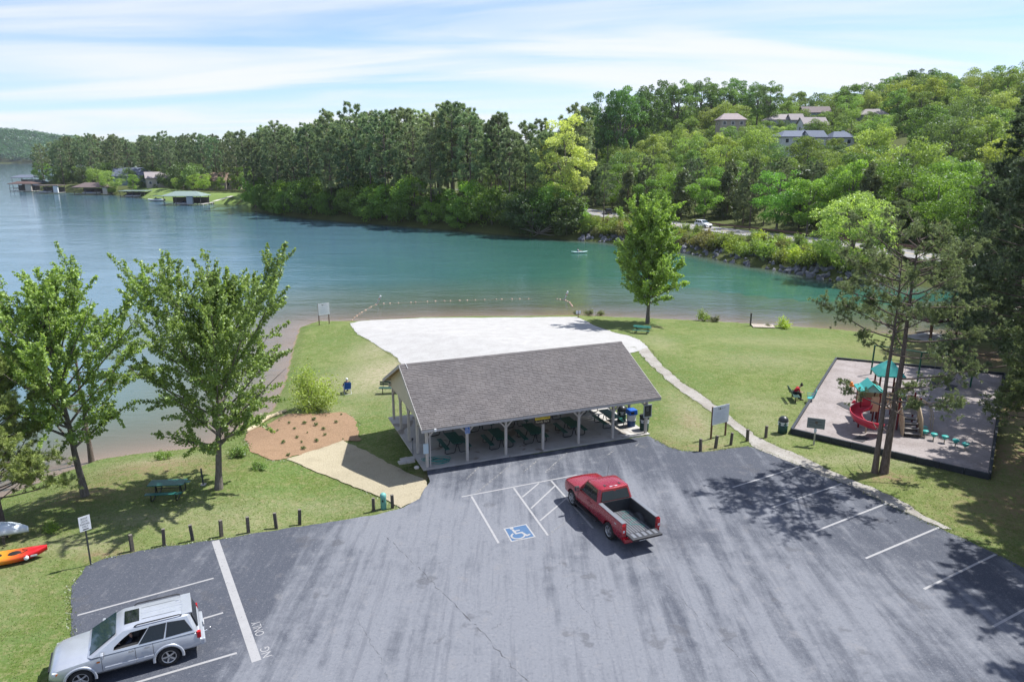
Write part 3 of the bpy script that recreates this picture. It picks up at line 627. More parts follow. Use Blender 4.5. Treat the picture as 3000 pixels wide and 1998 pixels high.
# ---- picnic tables
M_GRN = mat('green_coated_steel', (0.012, 0.105, 0.085), 0.5, 0.15, 8); M_FRM = mat('black_coated_tube', (0.012, 0.014, 0.016), 0.45)
def make_table(name, label, group=None, frame=M_FRM):
    t_ = thing(name, (0, 0, 0), 0, label, 'picnic table', group)
    for k in range(5): MB().box((0, -.30 + k * .15, .755), (1.83, .143, .035)).build('table_plank', M_GRN, t_, .008)
    for sg in (-1, 1):
        for k in range(2): MB().box((0, sg * (.62 + k * .14), .445), (1.83, .132, .035)).build('bench_plank', M_GRN, t_, .008)
        x = sg * .62
        for s_ in (-1, 1):
            MB().tube([(x, 0, .70), (x, s_ * .05, .50), (x, s_ * .14, .12), (x, s_ * .22, .045), (x, s_ * .66, .035), (x, s_ * .76, .10), (x, s_ * .74, .40), (x, s_ * .70, .425)], .028, 7).build('leg', frame, t_)
        MB().tube([(x, -.33, .725), (x, -.06, .66), (x, .06, .66), (x, .33, .725)], .025, 6).build('frame', frame, t_)
    MB().tube([(-.62, 0, .45), (.62, 0, .45)], .02, 6).build('brace', frame, t_)
    return t_
POS = ['left end', 'second', 'middle', 'fourth', 'right end']
proto = None
for i, (px, py) in enumerate([(1330, 1286), (1456, 1274), (1563, 1259), (1672, 1240), (1782, 1217)]):
    u, v = tolocal(P(px, py, .76)); u = max(u, .95)
    for row in (0, 1):
        where = ['left end', 'second from the left', 'middle', 'second from the right', 'right end'][i]
        lab = 'green picnic table under the pavilion, %s row, %s' % (('front', 'back')[row], where)
        if proto is None: t_ = proto = make_table('picnic_table', lab, 'picnic tables under the pavilion')
        else: t_ = copy_tree(proto); t_['label'] = lab
        t_.location = loc(u + rr.uniform(-.12, .12) + (-.15 if row else 0), v + row * 3.15 + rr.uniform(-.1, .1), .08); t_.rotation_euler = (0, 0, PANG + math.pi / 2 + rr.uniform(-.05, .05))
g = on(1880, 972); tb = copy_tree(proto); tb['label'] = 'green picnic table on the lawn beside the sand beach'; tb['group'] = 'picnic tables on the grass'
tb.location = (g.x - .2, g.y - 1.2, gz(g.x, g.y - 1.2)); tb.rotation_euler = (0, 0, math.radians(-20))
tb = copy_tree(proto); tb['label'] = 'green picnic table in tree shade left of the parking lot'; tb['group'] = 'picnic tables on the grass'
g = on(495, 1452); tb.location = (g.x, g.y, gz(g.x, g.y)); tb.rotation_euler = (0, 0, math.radians(6))
# ------------------------------------------------------------------ vegetation generators
def proj(x, y, z):
    d = (x, y, z - CAMH); zc = d[1] * math.cos(TILT) - d[2] * math.sin(TILT); yc = d[1] * math.sin(TILT) + d[2] * math.cos(TILT)
    return 1500 + FPX * d[0] / zc, 999 - FPX * yc / zc
def shade(c):
    v = c[1]
    return 'pale green' if v > .19 else 'bright green' if v > .155 else 'mid green' if v > .125 else 'deep green' if v > .10 else 'dark green'
def zone(x, y, z, cuts, names):
    px = proj(x, y, z)[0]
    for c, n in zip(cuts, names):
        if px < c: return n
    return names[-1]
def m_leaf(name, tr=0.35, spread=0.45, dk=0.55, tcol=(1.15, 1.2, .65)):
    t = NT(name); oi = t.n('ShaderNodeObjectInfo'); c = oi.outputs['Color']; tint = t.attr('tint')
    lo = t.mix(1.0, c, (dk, dk, dk * .95), 'MULTIPLY'); hi = t.mix(1.0, c, (1 + spread, 1 + spread * .8, 1.0), 'MULTIPLY'); col = t.mix(tint, lo, hi)
    d = t.n('ShaderNodeBsdfDiffuse'); t.l(col, d.inputs[0]); tl = t.n('ShaderNodeBsdfTranslucent'); t.l(t.mix(1.0, col, tcol, 'MULTIPLY'), tl.inputs[0])
    m1 = t.n('ShaderNodeMixShader'); m1.inputs[0].default_value = tr; t.l(d.outputs[0], m1.inputs[1]); t.l(tl.outputs[0], m1.inputs[2])
    g = t.n('ShaderNodeBsdfGlossy'); g.inputs['Roughness'].default_value = .42; g.inputs[0].default_value = (.9, .95, 1, 1)
    m2 = t.n('ShaderNodeMixShader'); m2.inputs[0].default_value = .03; t.l(m1.outputs[0], m2.inputs[1]); t.l(g.outputs[0], m2.inputs[2])
    return t.done(m2.outputs[0])
M_LEAF = m_leaf('broad_leaves', .48, .5, .6); M_NEEDLE = m_leaf('pine_needles', .33, .55, .55, (1.0, 1.05, .8))
def m_bark(name, a, b, sc=6):
    t = NT(name); p = t.obj(); v = t.mapping(p, (3, 3, .6)); n_ = t.noise(sc, 5, .7, v, .4)
    return t.done(t.pbr(t.mix(t.rng(n_, .3, .7), a, b), .95, 0, t.bump(n_, .7, .04), .1))
M_BARK = m_bark('grey_bark', (.10, .088, .075), (.22, .195, .17)); M_PBARK = m_bark('pine_bark', (.085, .065, .055), (.19, .155, .135)); M_DEAD = m_bark('bleached_wood', (.28, .26, .23), (.42, .39, .35))
def unit(v): return v / np.maximum(np.linalg.norm(v, axis=-1, keepdims=True), 1e-9)
class Wood:
    def __init__(s): s.V = []; s.F = []; s.n = 0
    def tube(s, pts, rads, k=5):
        pts = np.asarray(pts, float); m = len(pts); d = unit(np.gradient(pts, axis=0)); ref = np.array([1.0, 0.13, 0.07]); r = unit(ref - d * (d @ ref)[:, None]); u = np.cross(d, r)
        a = 2 * np.pi * np.arange(k) / k; rad = np.asarray(rads, float)[:, None, None]
        V = pts[:, None, :] + rad * (r[:, None, :] * np.cos(a)[None, :, None] + u[:, None, :] * np.sin(a)[None, :, None])
        i = (np.arange(m - 1)[:, None] * k + np.arange(k)[None, :]); j = (np.arange(m - 1)[:, None] * k + (np.arange(k)[None, :] + 1) % k)
        F = np.stack([i, j, j + k, i + k], -1).reshape(-1, 4); s.V.append(V.reshape(-1, 3)); s.F.append(F + s.n); s.n += m * k
    def mesh(s, name, mt): return np_mesh(name, np.concatenate(s.V), np.concatenate(s.F), mt, True)
def leaf_mesh(name, C, size, rng, mt, nbias=None, up=.35, aspect=.62, tint=None, svar=.35):
    n = len(C); N = rng.normal(size=(n, 3)); N[:, 2] += up
    if nbias is not None: N += nbias
    N = unit(N); A = unit(np.cross(N, rng.normal(size=(n, 3)))); B = np.cross(N, A)
    s = (size * (1 + svar * rng.uniform(-1, 1, n)))[:, None]
    A = A * s; B = B * s * aspect; fold = N * s * .12
    V = np.stack([C - A, C + B + fold, C + A, C - B + fold], 1).reshape(-1, 3); F = np.arange(4 * n).reshape(n, 4)
    tv = np.repeat(rng.random(n) if tint is None else tint, 4)
    return np_mesh(name, V, F, mt, False, {'tint': tv})
def broad(name, seed, H, R, bole, nl=9, nclump=42, leaves=3600, ls=.5, top=.8, open_=0.0, wood=M_BARK, clr=.2, lowwide=.5, trunks=1):
    """far / middle-distance broadleaf tree: limbs carrying leaf clumps"""
    rng = np.random.default_rng(seed); w = Wood(); zc = bole + (H - bole) * lowwide
    for k in range(trunks):
        off = rng.normal(0, R * .12, 2) * (trunks > 1); tp = np.array([(0, 0, -.5), (off[0] * .3, off[1] * .3, bole), (off[0] + rng.normal(0, .2), off[1] + rng.normal(0, .2), zc), (off[0] * 1.5, off[1] * 1.5, H * .86)])
        w.tube(tp, [H * .020 / math.sqrt(trunks), H * .016 / math.sqrt(trunks), H * .010 / math.sqrt(trunks), .03], 6)
    d = unit(rng.normal(size=(nclump, 3))); rad = rng.uniform(.45, 1.0, nclump) ** .6
    cz = np.where(d[:, 2] > 0, (H - zc), (zc - bole)); C = np.stack([d[:, 0] * R * rad, d[:, 1] * R * rad, zc + d[:, 2] * cz * rad], 1)
    C[:, :2] *= (1 + rng.normal(0, .10, (nclump, 1)))
    cr = R * clr * rng.uniform(.75, 1.35, nclump)
    keep = rng.random(nclump) > open_; C = C[keep]; cr = cr[keep]; d = d[keep]; m = len(C)
    for i in rng.permutation(m)[:nl]:
        z0 = bole + (zc - bole) * rng.uniform(0, .9); p0 = np.array([0, 0, z0]); q = C[i]; mid_ = (p0 + q) / 2 + np.array([0, 0, .06 * H]) * (1 if q[2] < zc else -.5)
        w.tube([p0, mid_, q], [H * .008, H * .005, .02], 4)
    pick = rng.choice(m, leaves, p=cr ** 2 / (cr ** 2).sum()); dv = unit(rng.normal(size=(leaves, 3))); dv[:, 2] = np.abs(dv[:, 2]) * np.where(rng.random(leaves) < .7, 1, -1)
    rr_ = cr[pick] * rng.uniform(.35, 1.12, leaves) ** .5; L = C[pick] + dv * rr_[:, None] * np.array([1.1, 1.1, .8])
    ct = rng.random(m) * .55; tint = np.clip(ct[pick] + rng.random(leaves) * .45, 0, 1)
    return w.mesh(name + '_trunk', wood), leaf_mesh(name + '_crown', L, ls * .5, rng, M_LEAF, nbias=dv * .8, tint=tint)
def shoots(name, seed, H, R, bole, nl, nsub, leaves, ls, e0=28, e1=78, spread=.2, lean=(0, 0), prof=None, wood=M_BARK, red=0.0):
    """near maple: ascending limbs, each set with leafy shoots that stand out as separate plumes"""
    rng = np.random.default_rng(seed); w = Wood(); r0 = H * .0165
    tz = np.linspace(0, 1, 9); tp = np.stack([lean[0] * tz + rng.normal(0, .05, 9) * tz, lean[1] * tz + rng.normal(0, .05, 9) * tz, -.3 + (H * .93 + .3) * tz], 1)
    w.tube(tp, r0 * (1.0 - .93 * tz) * np.where(tz < .05, 1.35, 1), 9)
    S = []; D = []; LN = []
    prof = prof or (lambda q: math.sin(math.pi * (.12 + .80 * q) ** .9) ** .55)
    for i in range(nl):
        q = (i + rng.uniform(.1, .9)) / nl; z0 = bole + (H * .90 - bole) * q ** 1.15; az = i * 2.39996 + rng.normal(0, .3); el = math.radians(e0 + (e1 - e0) * q ** .8 + rng.normal(0, 5))
        tipR = R * prof(q) * rng.uniform(.72, 1.15); L = min(tipR / max(math.cos(el), .25), (H - z0) / max(math.sin(el), .2) * rng.uniform(.9, 1.08)); k = np.linspace(0, 1, 6)
        b = np.array([np.interp(z0, tp[:, 2], tp[:, 0]), np.interp(z0, tp[:, 2], tp[:, 1]), z0]); dh = np.array([math.cos(az), math.sin(az), 0])
        bend = rng.uniform(-.05, .14) * L
        pts = b + np.outer(k * L * math.cos(el), dh) + np.outer(k * L * math.sin(el) + bend * (k ** 2 - k) * 2 * (1 if q < .5 else .3), [0, 0, 1]) + np.cumsum(rng.normal(0, .018 * L, (6, 3)), 0) * k[:, None]
        w.tube(pts, r0 * (.42 - .22 * q) * (1 - .88 * k), 5)
        ld = unit(pts[-1] - pts[0])
        for j in range(max(3, int(nsub * (.5 + L / (R * 1.6))))):
            s_ = rng.uniform(.16, 1.0); p0 = np.array([np.interp(s_, k, pts[:, a]) for a in range(3)])
            dd = unit(ld * .75 + rng.normal(0, .55, 3) + np.array([0, 0, .35])); ln = L * .36 * (1.15 - .55 * s_) * rng.uniform(.55, 1.3)
            w.tube([p0, p0 + dd * ln * .5 + [0, 0, .02], p0 + dd * ln], [.016, .011, .004], 3); S.append(p0); D.append(dd); LN.append(ln)
    S = np.array(S); D = np.array(D); LN = np.array(LN)
    pk = rng.choice(len(S), leaves, p=LN / LN.sum()); s_ = rng.uniform(.05, 1.06, leaves)
    off = rng.normal(0, 1, (leaves, 3)); off = unit(off) * (spread * rng.uniform(.2, 1, leaves) * (1.15 - .65 * s_))[:, None]
    C = S[pk] + D[pk] * (LN[pk] * s_)[:, None] + off
    tint = np.clip(rng.random(len(S))[pk] * .4 + rng.random(leaves) * .6, 0, 1)
    return w.mesh(name + '_trunk', wood), leaf_mesh(name + '_crown', C, ls * .5, rng, M_LEAF, nbias=off * 2 + D[pk] * .3, tint=tint, aspect=.8)
def needles(C, D, n, ln, wd, rng, cone=.9):
    m = len(C); dv = unit(np.repeat(unit(D), n, 0) * cone + rng.normal(0, .62, (m * n, 3))); l_ = ln * rng.uniform(.65, 1.15, m * n)[:, None]
    a = np.repeat(C, n, 0); sd_ = unit(np.cross(dv, rng.normal(size=(m * n, 3)))) * wd
    V = np.stack([a - sd_ * .5, a + sd_ * .5, a + dv * l_ * .75 + sd_ * .5, a + dv * l_], 1).reshape(-1, 3)
    tint = np.repeat(np.clip(np.repeat(rng.random(m), n) * .55 + rng.random(m * n) * .45, 0, 1), 4)
    return V, np.arange(4 * m * n).reshape(-1, 4), tint
def pine(name, seed, H, R, bole, nb, tufts, nn, ln, wd, r0=None, stems=((0, 0, 0, 0),), droop=.0, dead=6, prof=None, up=.35, sag=.1, stem_h=None, srad=(1, 1, 1), thinlow=0):
    rng = np.random.default_rng(seed); w = Wood(); r0 = r0 or H * .0125; TC = []; TD = []
    for si, (sx, sy, lx, ly) in enumerate(stems):
        Hs = H * (1 if si == 0 else (stem_h or .93)); k = np.linspace(0, 1, 9)
        tp = np.stack([sx + lx * k + rng.normal(0, .06, 9) * k, sy + ly * k + rng.normal(0, .06, 9) * k, -.3 + (Hs + .3) * k], 1); w.tube(tp, srad[si] * r0 * (1.03 - .93 * k) * (1.25 * (k < .03) + 1 * (k >= .03)), 8)
        nbs = nb // len(stems)
        for i in range(nbs + dead):
            isd = i >= nbs; q = rng.uniform(0, 1) if not isd else 0; z0 = Hs * (bole + (.97 - bole) * ((i + rng.random()) / nbs if not isd else rng.uniform(-.35, .15)))
            if z0 < Hs * .12 or (thinlow and not isd and z0 / Hs < .62 and rng.random() < thinlow): continue
            q = max(0, (z0 / Hs - bole) / (1 - bole)); az = i * 2.39996 + rng.normal(0, .35)
            pr = prof(q) if prof else (math.sin(math.pi * min(1, .18 + .80 * q)) ** .7); L = R * pr * rng.uniform(.6, 1.12) * (.55 if isd else 1); el = math.radians(up * 60 * q + rng.normal(4, 9) - droop * 30 * (1 - q))
            kk = np.linspace(0, 1, 6); b = np.array([np.interp(z0, tp[:, 2], tp[:, 0]), np.interp(z0, tp[:, 2], tp[:, 1]), z0]); dh = np.array([math.cos(az), math.sin(az), 0])
            pts = b + np.outer(kk * L * math.cos(el), dh) + np.outer(kk * L * math.sin(el) + L * sag * (kk ** 2 * 1.6 - kk), [0, 0, 1]) + np.cumsum(rng.normal(0, .02 * L, (6, 3)), 0) * kk[:, None]
            w.tube(pts, r0 * .22 * (1 - .85 * kk) + .006, 4)
            if isd: continue
            ld = unit(pts[-1] - pts[-3]); nt = max(3, int(tufts * (.5 + .6 * pr))); per = 7
            for j in range(max(2, nt // per)):
                s_ = max(.30, 1 - abs(rng.normal(0, .26))); p0 = np.array([np.interp(s_, kk, pts[:, a]) for a in range(3)])
                sd_ = unit(ld * .7 + rng.normal(0, .65, 3) + np.array([0, 0, .12])); ln_ = rng.uniform(.14, .30) * L * (1.3 - s_ * .55); w.tube([p0, p0 + sd_ * ln_], [.014, .005], 3)
                for q_ in range(per):
                    f_ = rng.uniform(.25, 1.05); TC.append(p0 + sd_ * ln_ * f_ + rng.normal(0, .09 * ln_ + .02, 3)); TD.append(unit(sd_ + rng.normal(0, .5, 3) + np.array([0, 0, .5])))
    V, F, T = needles(np.array(TC), np.array(TD), nn, ln, wd, rng)
    return w.mesh(name + '_trunk', M_PBARK), np_mesh(name + '_crown', V, F, M_NEEDLE, False, {'tint': T})
def cone(name, seed, H, R, leaves, ls, base=.04):
    """dense cedar-like evergreen"""
    rng = np.random.default_rng(seed); w = Wood(); w.tube([(0, 0, -.3), (0, 0, H * .5), (0, 0, H * .96)], [H * .018, H * .010, .02], 6)
    nb_ = 60; z = rng.uniform(base, .97, nb_) * H; az = rng.uniform(0, 6.283, nb_); rr_ = R * (1 - (z / H) ** 1.4) ** .8 * rng.uniform(.7, 1.15, nb_) + .15
    for i in range(0, nb_, 2): w.tube([(0, 0, z[i]), (math.cos(az[i]) * rr_[i] * .9, math.sin(az[i]) * rr_[i] * .9, z[i] + .12 * H * .3)], [H * .004, .01], 3)
    pk = rng.integers(0, nb_, leaves); s_ = rng.uniform(.25, 1.05, leaves) ** .7
    C = np.stack([np.cos(az[pk]) * rr_[pk] * s_, np.sin(az[pk]) * rr_[pk] * s_, z[pk] + s_ * .04 * H], 1) + rng.normal(0, R * .11, (leaves, 3))
    nb2 = unit(C * [1, 1, 0]) + [0, 0, .4]; t_ = np.clip(rng.random(nb_)[pk] * .5 + rng.random(leaves) * .5, 0, 1)
    return w.mesh(name + '_trunk', M_PBARK), leaf_mesh(name + '_crown', C, ls * .5, rng, M_NEEDLE, nbias=nb2 * .5, tint=t_, aspect=.35)
def bush(name, seed, H, R, leaves, ls, stems=7):
    rng = np.random.default_rng(seed); w = Wood(); S = []
    for i in range(stems * 3):
        a = rng.uniform(0, 6.283); e = rng.uniform(.35, 1.35); L = (R * math.cos(e) ** 2 + H * math.sin(e) ** 2) * rng.uniform(.7, 1.08); d_ = np.array([math.cos(a) * math.cos(e), math.sin(a) * math.cos(e), math.sin(e)])
        w.tube([(0, 0, -.1), d_ * L * .5 + rng.normal(0, .04 * L, 3), d_ * L], [.02 * H, .012 * H, .004], 3); S.append(d_ * L)
    S = np.array(S); pk = rng.integers(0, len(S), leaves); s_ = rng.uniform(.3, 1.05, leaves) ** .7
    C = S[pk] * s_[:, None] + rng.normal(0, .13 * R, (leaves, 3)); C[:, 2] = np.maximum(C[:, 2], .04)
    t_ = np.clip(rng.random(len(S))[pk] * .5 + rng.random(leaves) * .5, 0, 1)
    return w.mesh(name + '_stems', M_BARK), leaf_mesh(name + '_foliage', C, ls * .5, rng, M_LEAF, nbias=unit(S)[pk] * .6, tint=t_)
FOL = 2.0
def plant(protos, x, y, z, s, rz, col, name, label, cat, group=None, parts=('trunk', 'crown'), sz=None):
    col = tuple(q * FOL for q in col)
    o = thing(name, (x, y, z), rz, label, cat, group); o.scale = (s, s, sz or s)
    a = link(parts[0], protos[0], o); b = link(parts[1], protos[1], o); b.color = (*col, 1); return o

# ------------------------------------------------------------------ near trees
g = on(250, 1452); plant(shoots('maple_a', 21, 11.4, 3.9, 2.6, 36, 10, 52000, .13, 26, 76, .27, lean=(-.7, .2)), g.x, g.y, gz(g.x, g.y), 1, 0.4, (.135, .198, .066), 'maple_tree', 'left of the two large maples by the parking lot, pale leafy shoots', 'tree', 'maples by the lake shore')
g = on(640, 1432); plant(shoots('maple_b', 58, 11.5, 4.1, 2.2, 40, 11, 64000, .125, 24, 80, .26, lean=(-.1, .92)), g.x, g.y, gz(g.x, g.y), 1, 4.84, (.112, .162, .058), 'maple_tree', 'dense dark green maple between the shaded picnic table and the mulch bed', 'tree', 'maples by the lake shore')
g = on(1897, 948); plant(shoots('maple_c', 33, 13.6, 4.6, 2.4, 64, 11, 52000, .22, 18, 82, .40, prof=lambda q: (1 - q) ** .55 * (.55 + .45 * min(1, q * 4 + .3))), g.x, g.y, gz(g.x, g.y), 1, 0.2, (.130, .200, .056), 'maple_tree', 'upright bright green maple standing alone on the lawn by the beach', 'tree')
g = on(2578, 1385); plant(pine('pine_twin', 12, 13.9, 4.0, .30, 72, 120, 20, .15, .024, thinlow=.5, r0=.215, stems=((.20, 0, .5, .3), (-.28, .05, -.1, -.25)), srad=(1, .74), dead=5, stem_h=.9, sag=.12, prof=lambda q: .75 + .25 * math.sin(math.pi * q) if q < .85 else .6), g.x, g.y, gz(g.x, g.y), 1, 0.0, (.108, .138, .082), 'pine_tree', 'tall twin-trunked pine with sparse crown in front of the playground', 'tree')
near_pine = pine('pine_full', 41, 20.5, 5.4, .10, 180, 70, 11, .28, .058, r0=.30, dead=3, droop=.25, prof=lambda q: (1 - q) ** .65 * .9 + .18)
near_pine2 = pine('pine_full_b', 47, 17.0, 5.0, .12, 160, 70, 11, .28, .058, r0=.26, dead=3, droop=.3, prof=lambda q: (1 - q) ** .6 * .9 + .2)
for i, (px, py, pr_, s, rz, c, lab) in enumerate([(3010, 1170, near_pine, 1.08, .3, (.060, .084, .056), 'tallest dark pine at the right edge beside the playground'), (2935, 1045, near_pine2, 1.0, 2.0, (.052, .074, .052), 'dark pine behind the brown gazebo and the playground swings'),
        (3110, 1330, near_pine2, .86, 1.1, (.088, .115, .062), 'lighter green pine whose branches reach over the playground corner'), (2905, 930, near_pine, .72, 4.0, (.058, .08, .054), 'dark pine in the shade right of the gazebo'), (2990, 985, near_pine, 1.02, 5.0, (.054, .076, .052), 'tall dark pine at the right edge behind the gazebo'), (3040, 1080, near_pine2, 1.15, .7, (.056, .08, .054), 'broad dark pine at the right edge behind the playground'), (2955, 1010, near_pine, 1.2, 2.6, (.046, .066, .046), 'tallest of the dark pines between gazebo and right edge')]):
    g = on(px, py); plant(pr_, g.x, g.y, gz(g.x, g.y), s, rz, c, 'pine_tree', lab, 'tree', 'pines right of the playground')
for i, (x, y, s, rz) in enumerate([(29.0, 30.5, .84, .5), (33.5, 37.0, .85, 2.5), (27.5, 25.0, .82, 4.4), (32.5, 28.0, .9, 1.4)]):
    plant(near_pine, x, y, 0, s, rz, (.055, .085, .042), 'pine_tree', 'pine just right of the parking stalls, %s, shading them' % ('nearest the drive', 'nearest the playground', 'closest to the viewer', 'farthest to the right')[i], 'tree', 'pines shading the stalls')
soft = pine('pine_soft', 91, 9.2, 3.6, .05, 96, 112, 22, .19, .022, r0=.15, dead=0, droop=-.2, up=.7, prof=lambda q: (1 - q) ** .7 * .95 + .15)
g = on(5, 1535); plant(soft, g.x, g.y, gz(g.x, g.y), 1.0, .8, (.150, .190, .080), 'pine_tree', 'young soft-needled pine at the left edge above the kayaks', 'tree')
thin = pine('pine_thin', 17, 10.5, 3.3, .32, 18, 8, 26, .3, .02, r0=.17, dead=4)
g = on(268, 1352); plant(thin, g.x, g.y, gz(g.x, g.y), 1, 2.2, (.10, .135, .055), 'pine_tree', 'thin pine on the bank behind the left maple', 'tree')
# shrubs of the foreground
b1 = bush('shrub_a', 5, 2.9, 2.5, 5200, .14, 9); b2 = bush('shrub_b', 8, 1.0, .75, 900, .11, 6)
g = on(925, 1195); plant(b1, g.x, g.y, gz(g.x, g.y), 1, .3, (.150, .200, .045), 'shrub', 'loose yellow-green shrub beside the mulch bed and the blue chair', 'shrub', None, ('stems', 'foliage'))
for px, py, s, c, lab in [(2060, 940, 1.3, (.12, .17, .04), 'pale green shoreline bush right of the lawn maple'), (2092, 942, 1.0, (.06, .07, .03), 'brownish shoreline tuft beside the pale green bush'), (2296, 962, 1.25, (.20, .27, .04), 'bright yellow-green bush at the water near the small dock'), (2250, 958, .55, (.07, .08, .04), 'small dark reed tuft between dock and yellow-green bush'),
        (1690, 922, .75, (.07, .085, .04), 'low tuft behind the small white notice at the beach corner'), (1725, 922, 1.0, (.075, .09, .04), 'long low tuft right of the beach corner notice'), (1760, 923, .9, (.085, .10, .04), 'low tuft at the water left of the lawn maple'),
        (700, 1335, 1.0, (.08, .13, .035), 'weedy bush on the bank under the right maple'), (480, 1345, .8, (.085, .14, .03), 'small weed clump on the bank between the maples'), (760, 1375, .7, (.08, .14, .035), 'grassy weed clump beside the mulch bed'), (150, 1555, .6, (.10, .16, .03), 'weed clump between the paddle board and the pine')]:
    g = on(px, py); plant(b2, g.x, g.y, max(gz(g.x, g.y), WZ), s, s * 9, c, 'bush', lab, 'bush', None, ('stems', 'foliage'), s * (.8 if s < 1.2 else 1.1))
# seedlings in the mulch
sd_ = bush('seedling', 3, .28, .24, 260, .07, 4); k = 0
for px, py in [(847, 1242), (892, 1243), (926, 1248), (948, 1260), (863, 1259), (901, 1270), (955, 1220), (1000, 1217), (952, 1277), (928, 1295), (889, 1318), (845, 1337), (813, 1264), (1005, 1289), (818, 1235), (884, 1298), (985, 1240), (920, 1232), (830, 1300), (870, 1285)]:
    g = on(px, py); plant(sd_, g.x, g.y, gz(g.x, g.y) + .06, (.52 + .25 * math.sin(k * 7.1)), k, (.05, .085, .03), 'seedling', 'small dark seedling in the orange mulch bed, ' + ('back row' if py < 1246 else 'middle rows' if py < 1285 else 'front row') + zone(g.x, g.y, 0, [860, 930], [' at the left', ' in the centre', ' at the right']), 'plant', 'seedlings in the mulch bed', ('stems', 'foliage')); k += 1
# ------------------------------------------------------------------ the far shore
FP = [pine('pine_far%d' % i, 100 + i, 26, 4.4 + .35 * i, .42 - .05 * i, 54, 35, 6, .75, .15, r0=.26, dead=9, sag=.05) for i in range(4)]
FB = [broad('broad_far%d' % i, 200 + i, 16, [6.0, 5.2, 6.6, 4.8][i], [2.0, 2.5, 1.6, 3.0][i], 9, [46, 40, 56, 34][i], 7600, .42, lowwide=[.45, .5, .42, .5][i], clr=[.24, .26, .21, .3][i]) for i in range(4)]
FO = [broad('broad_open%d' % i, 240 + i, 20, 5.6, 6.5, 16, 40, 6400, .42, lowwide=.5, open_=.12, clr=.21) for i in range(3)]
FL = [broad('broad_low%d' % i, 260 + i, 8, [4.2, 3.6, 4.8][i], .3, 8, 40, 5200, .38, lowwide=.38, clr=.26) for i in range(3)]
FC = [cone('cedar%d' % i, 280 + i, 12, [2.9, 3.5][i], 2800, .75) for i in range(2)]
SHR = [bush('bank_shrub%d' % i, 300 + i, 3.0, 2.4, 1800, .30, 8) for i in range(3)]
rf = np.random.default_rng(11)
HOUSE_WIN = []      # sight lines kept open to the houses: (px0, px1, py0, py1, distance)
def shows(x, y, z, h, r):
    for a, b, c, d, dist, *th in HOUSE_WIN:
        if y > dist - 4: continue
        p, q = proj(x, y, z + h); k = FPX / y * r * .8
        if p + k * .75 > a and p - k * .75 < b and q < d - (th[0] if th else .25) * (d - c) and proj(x, y, z)[1] > c: return False
    return True
def fit(x, y, z, h, r):
    for f in (1, .85, .7, .55, .42, .3, .2):
        if shows(x, y, z, h * f, r * f): return f
    return 0
def scatter(poly, spacing, n, rng, ok=None):
    poly = np.array(poly); lo = poly.min(0); hi = poly.max(0); out = []
    for _ in range(n * 60):
        if len(out) >= n: break
        q = lo + (hi - lo) * rng.random(2)
        if not inside(poly, q[:1], q[1:])[0] or (ok and not ok(*q)): continue
        if all((q[0] - a[0]) ** 2 + (q[1] - a[1]) ** 2 > spacing ** 2 for a in out): out.append(tuple(q))
    return out
def jit(c, rng, a=.16): k = 1 + rng.normal(0, a); return (c[0] * k * (1 + rng.normal(0, .06)), c[1] * k, c[2] * k)
# houses on the hill first, their sight lines decide where trees may stand
HOUSES = [  # px centre, py roof top, py base, width m, distance, wall, roof, label
    (2150, 334, 372, 10, 300, 'tan', 'pinkish', 'tan house half hidden by trees, leftmost on the hillside'), (2303, 337, 372, 13, 310, 'grey', 'warm', 'grey house with broad hipped roof below the lone tall tree'), (2398, 314, 350, 11, 330, 'blue', 'brown', 'blue-grey gabled house with brown roof highest on the hill'),
    (2392, 345, 388, 9, 285, 'white', 'warm', 'white gabled house with dark windows in the middle of the hillside'), (2345, 388, 426, 15, 255, 'white', 'slate', 'low white house with long slate-blue hipped roof, lowest on the hill'), (2475, 392, 428, 7, 250, 'white', 'slate', 'small slate-blue hipped roof showing right of the low white house'), (2570, 322, 358, 10, 300, 'grey', 'warm', 'grey hipped-roof house among trees, rightmost on the hillside')]
for px, y0, y1, w_, dist, *_ in HOUSES:
    k = FPX / dist * w_ / 2; HOUSE_WIN.append((px - k * .95, px + k * .95, y0, y1 - 6, dist, .9))
HOUSE_WIN += [(428, 502, 498, 545, 376), (590, 680, 490, 530, 358), (350, 430, 470, 500, 404), (640, 740, 580, 605, 295), (213, 330, 534, 575, 372), (20, 130, 510, 560, 425), (340, 480, 550, 585, 330), (470, 640, 560, 610, 303)]
def in_house(x, y):
    for px, y0, y1, w_, dist, *_ in HOUSES:
        c = at_y(px, y1, dist)
        if abs(x - c.x) < w_ / 2 + 3 and abs(y - dist - 5) < 10: return True
    return False
# pine grove on the point
grove = [(-96, 272), (-66, 240), (-36, 216), (-20, 204), (0, 188), (10, 182), (20, 200), (16, 228), (-2, 262), (-30, 300), (-70, 330), (-100, 330), (-104, 300)]
for x, y in scatter(grove, 5.6, 125, rf, lambda x, y: dist_poly(ROAD, np.array([x]), np.array([y]), False)[0] > 7):
    s = rf.uniform(.76, 1.08) * (1.0 + .16 * math.exp(-((x + 35) / 35) ** 2)); plant(FP[rf.integers(4)], x, y, gz(x, y), s, rf.uniform(0, 6.28), jit((.118, .160, .098), rf, .22), 'pine_tree', 'tall dark pine ' + ('at the water side of' if dist_poly(FAR_SHORE, np.array([x]), np.array([y]), False)[0] < 14 else 'deep in') + ' the far shore grove, ' + zone(x, y, 0, [900, 1150, 1400], ['at its left end', 'left of its middle', 'right of its middle', 'at its right end']), 'tree', 'pines of the far shore grove')
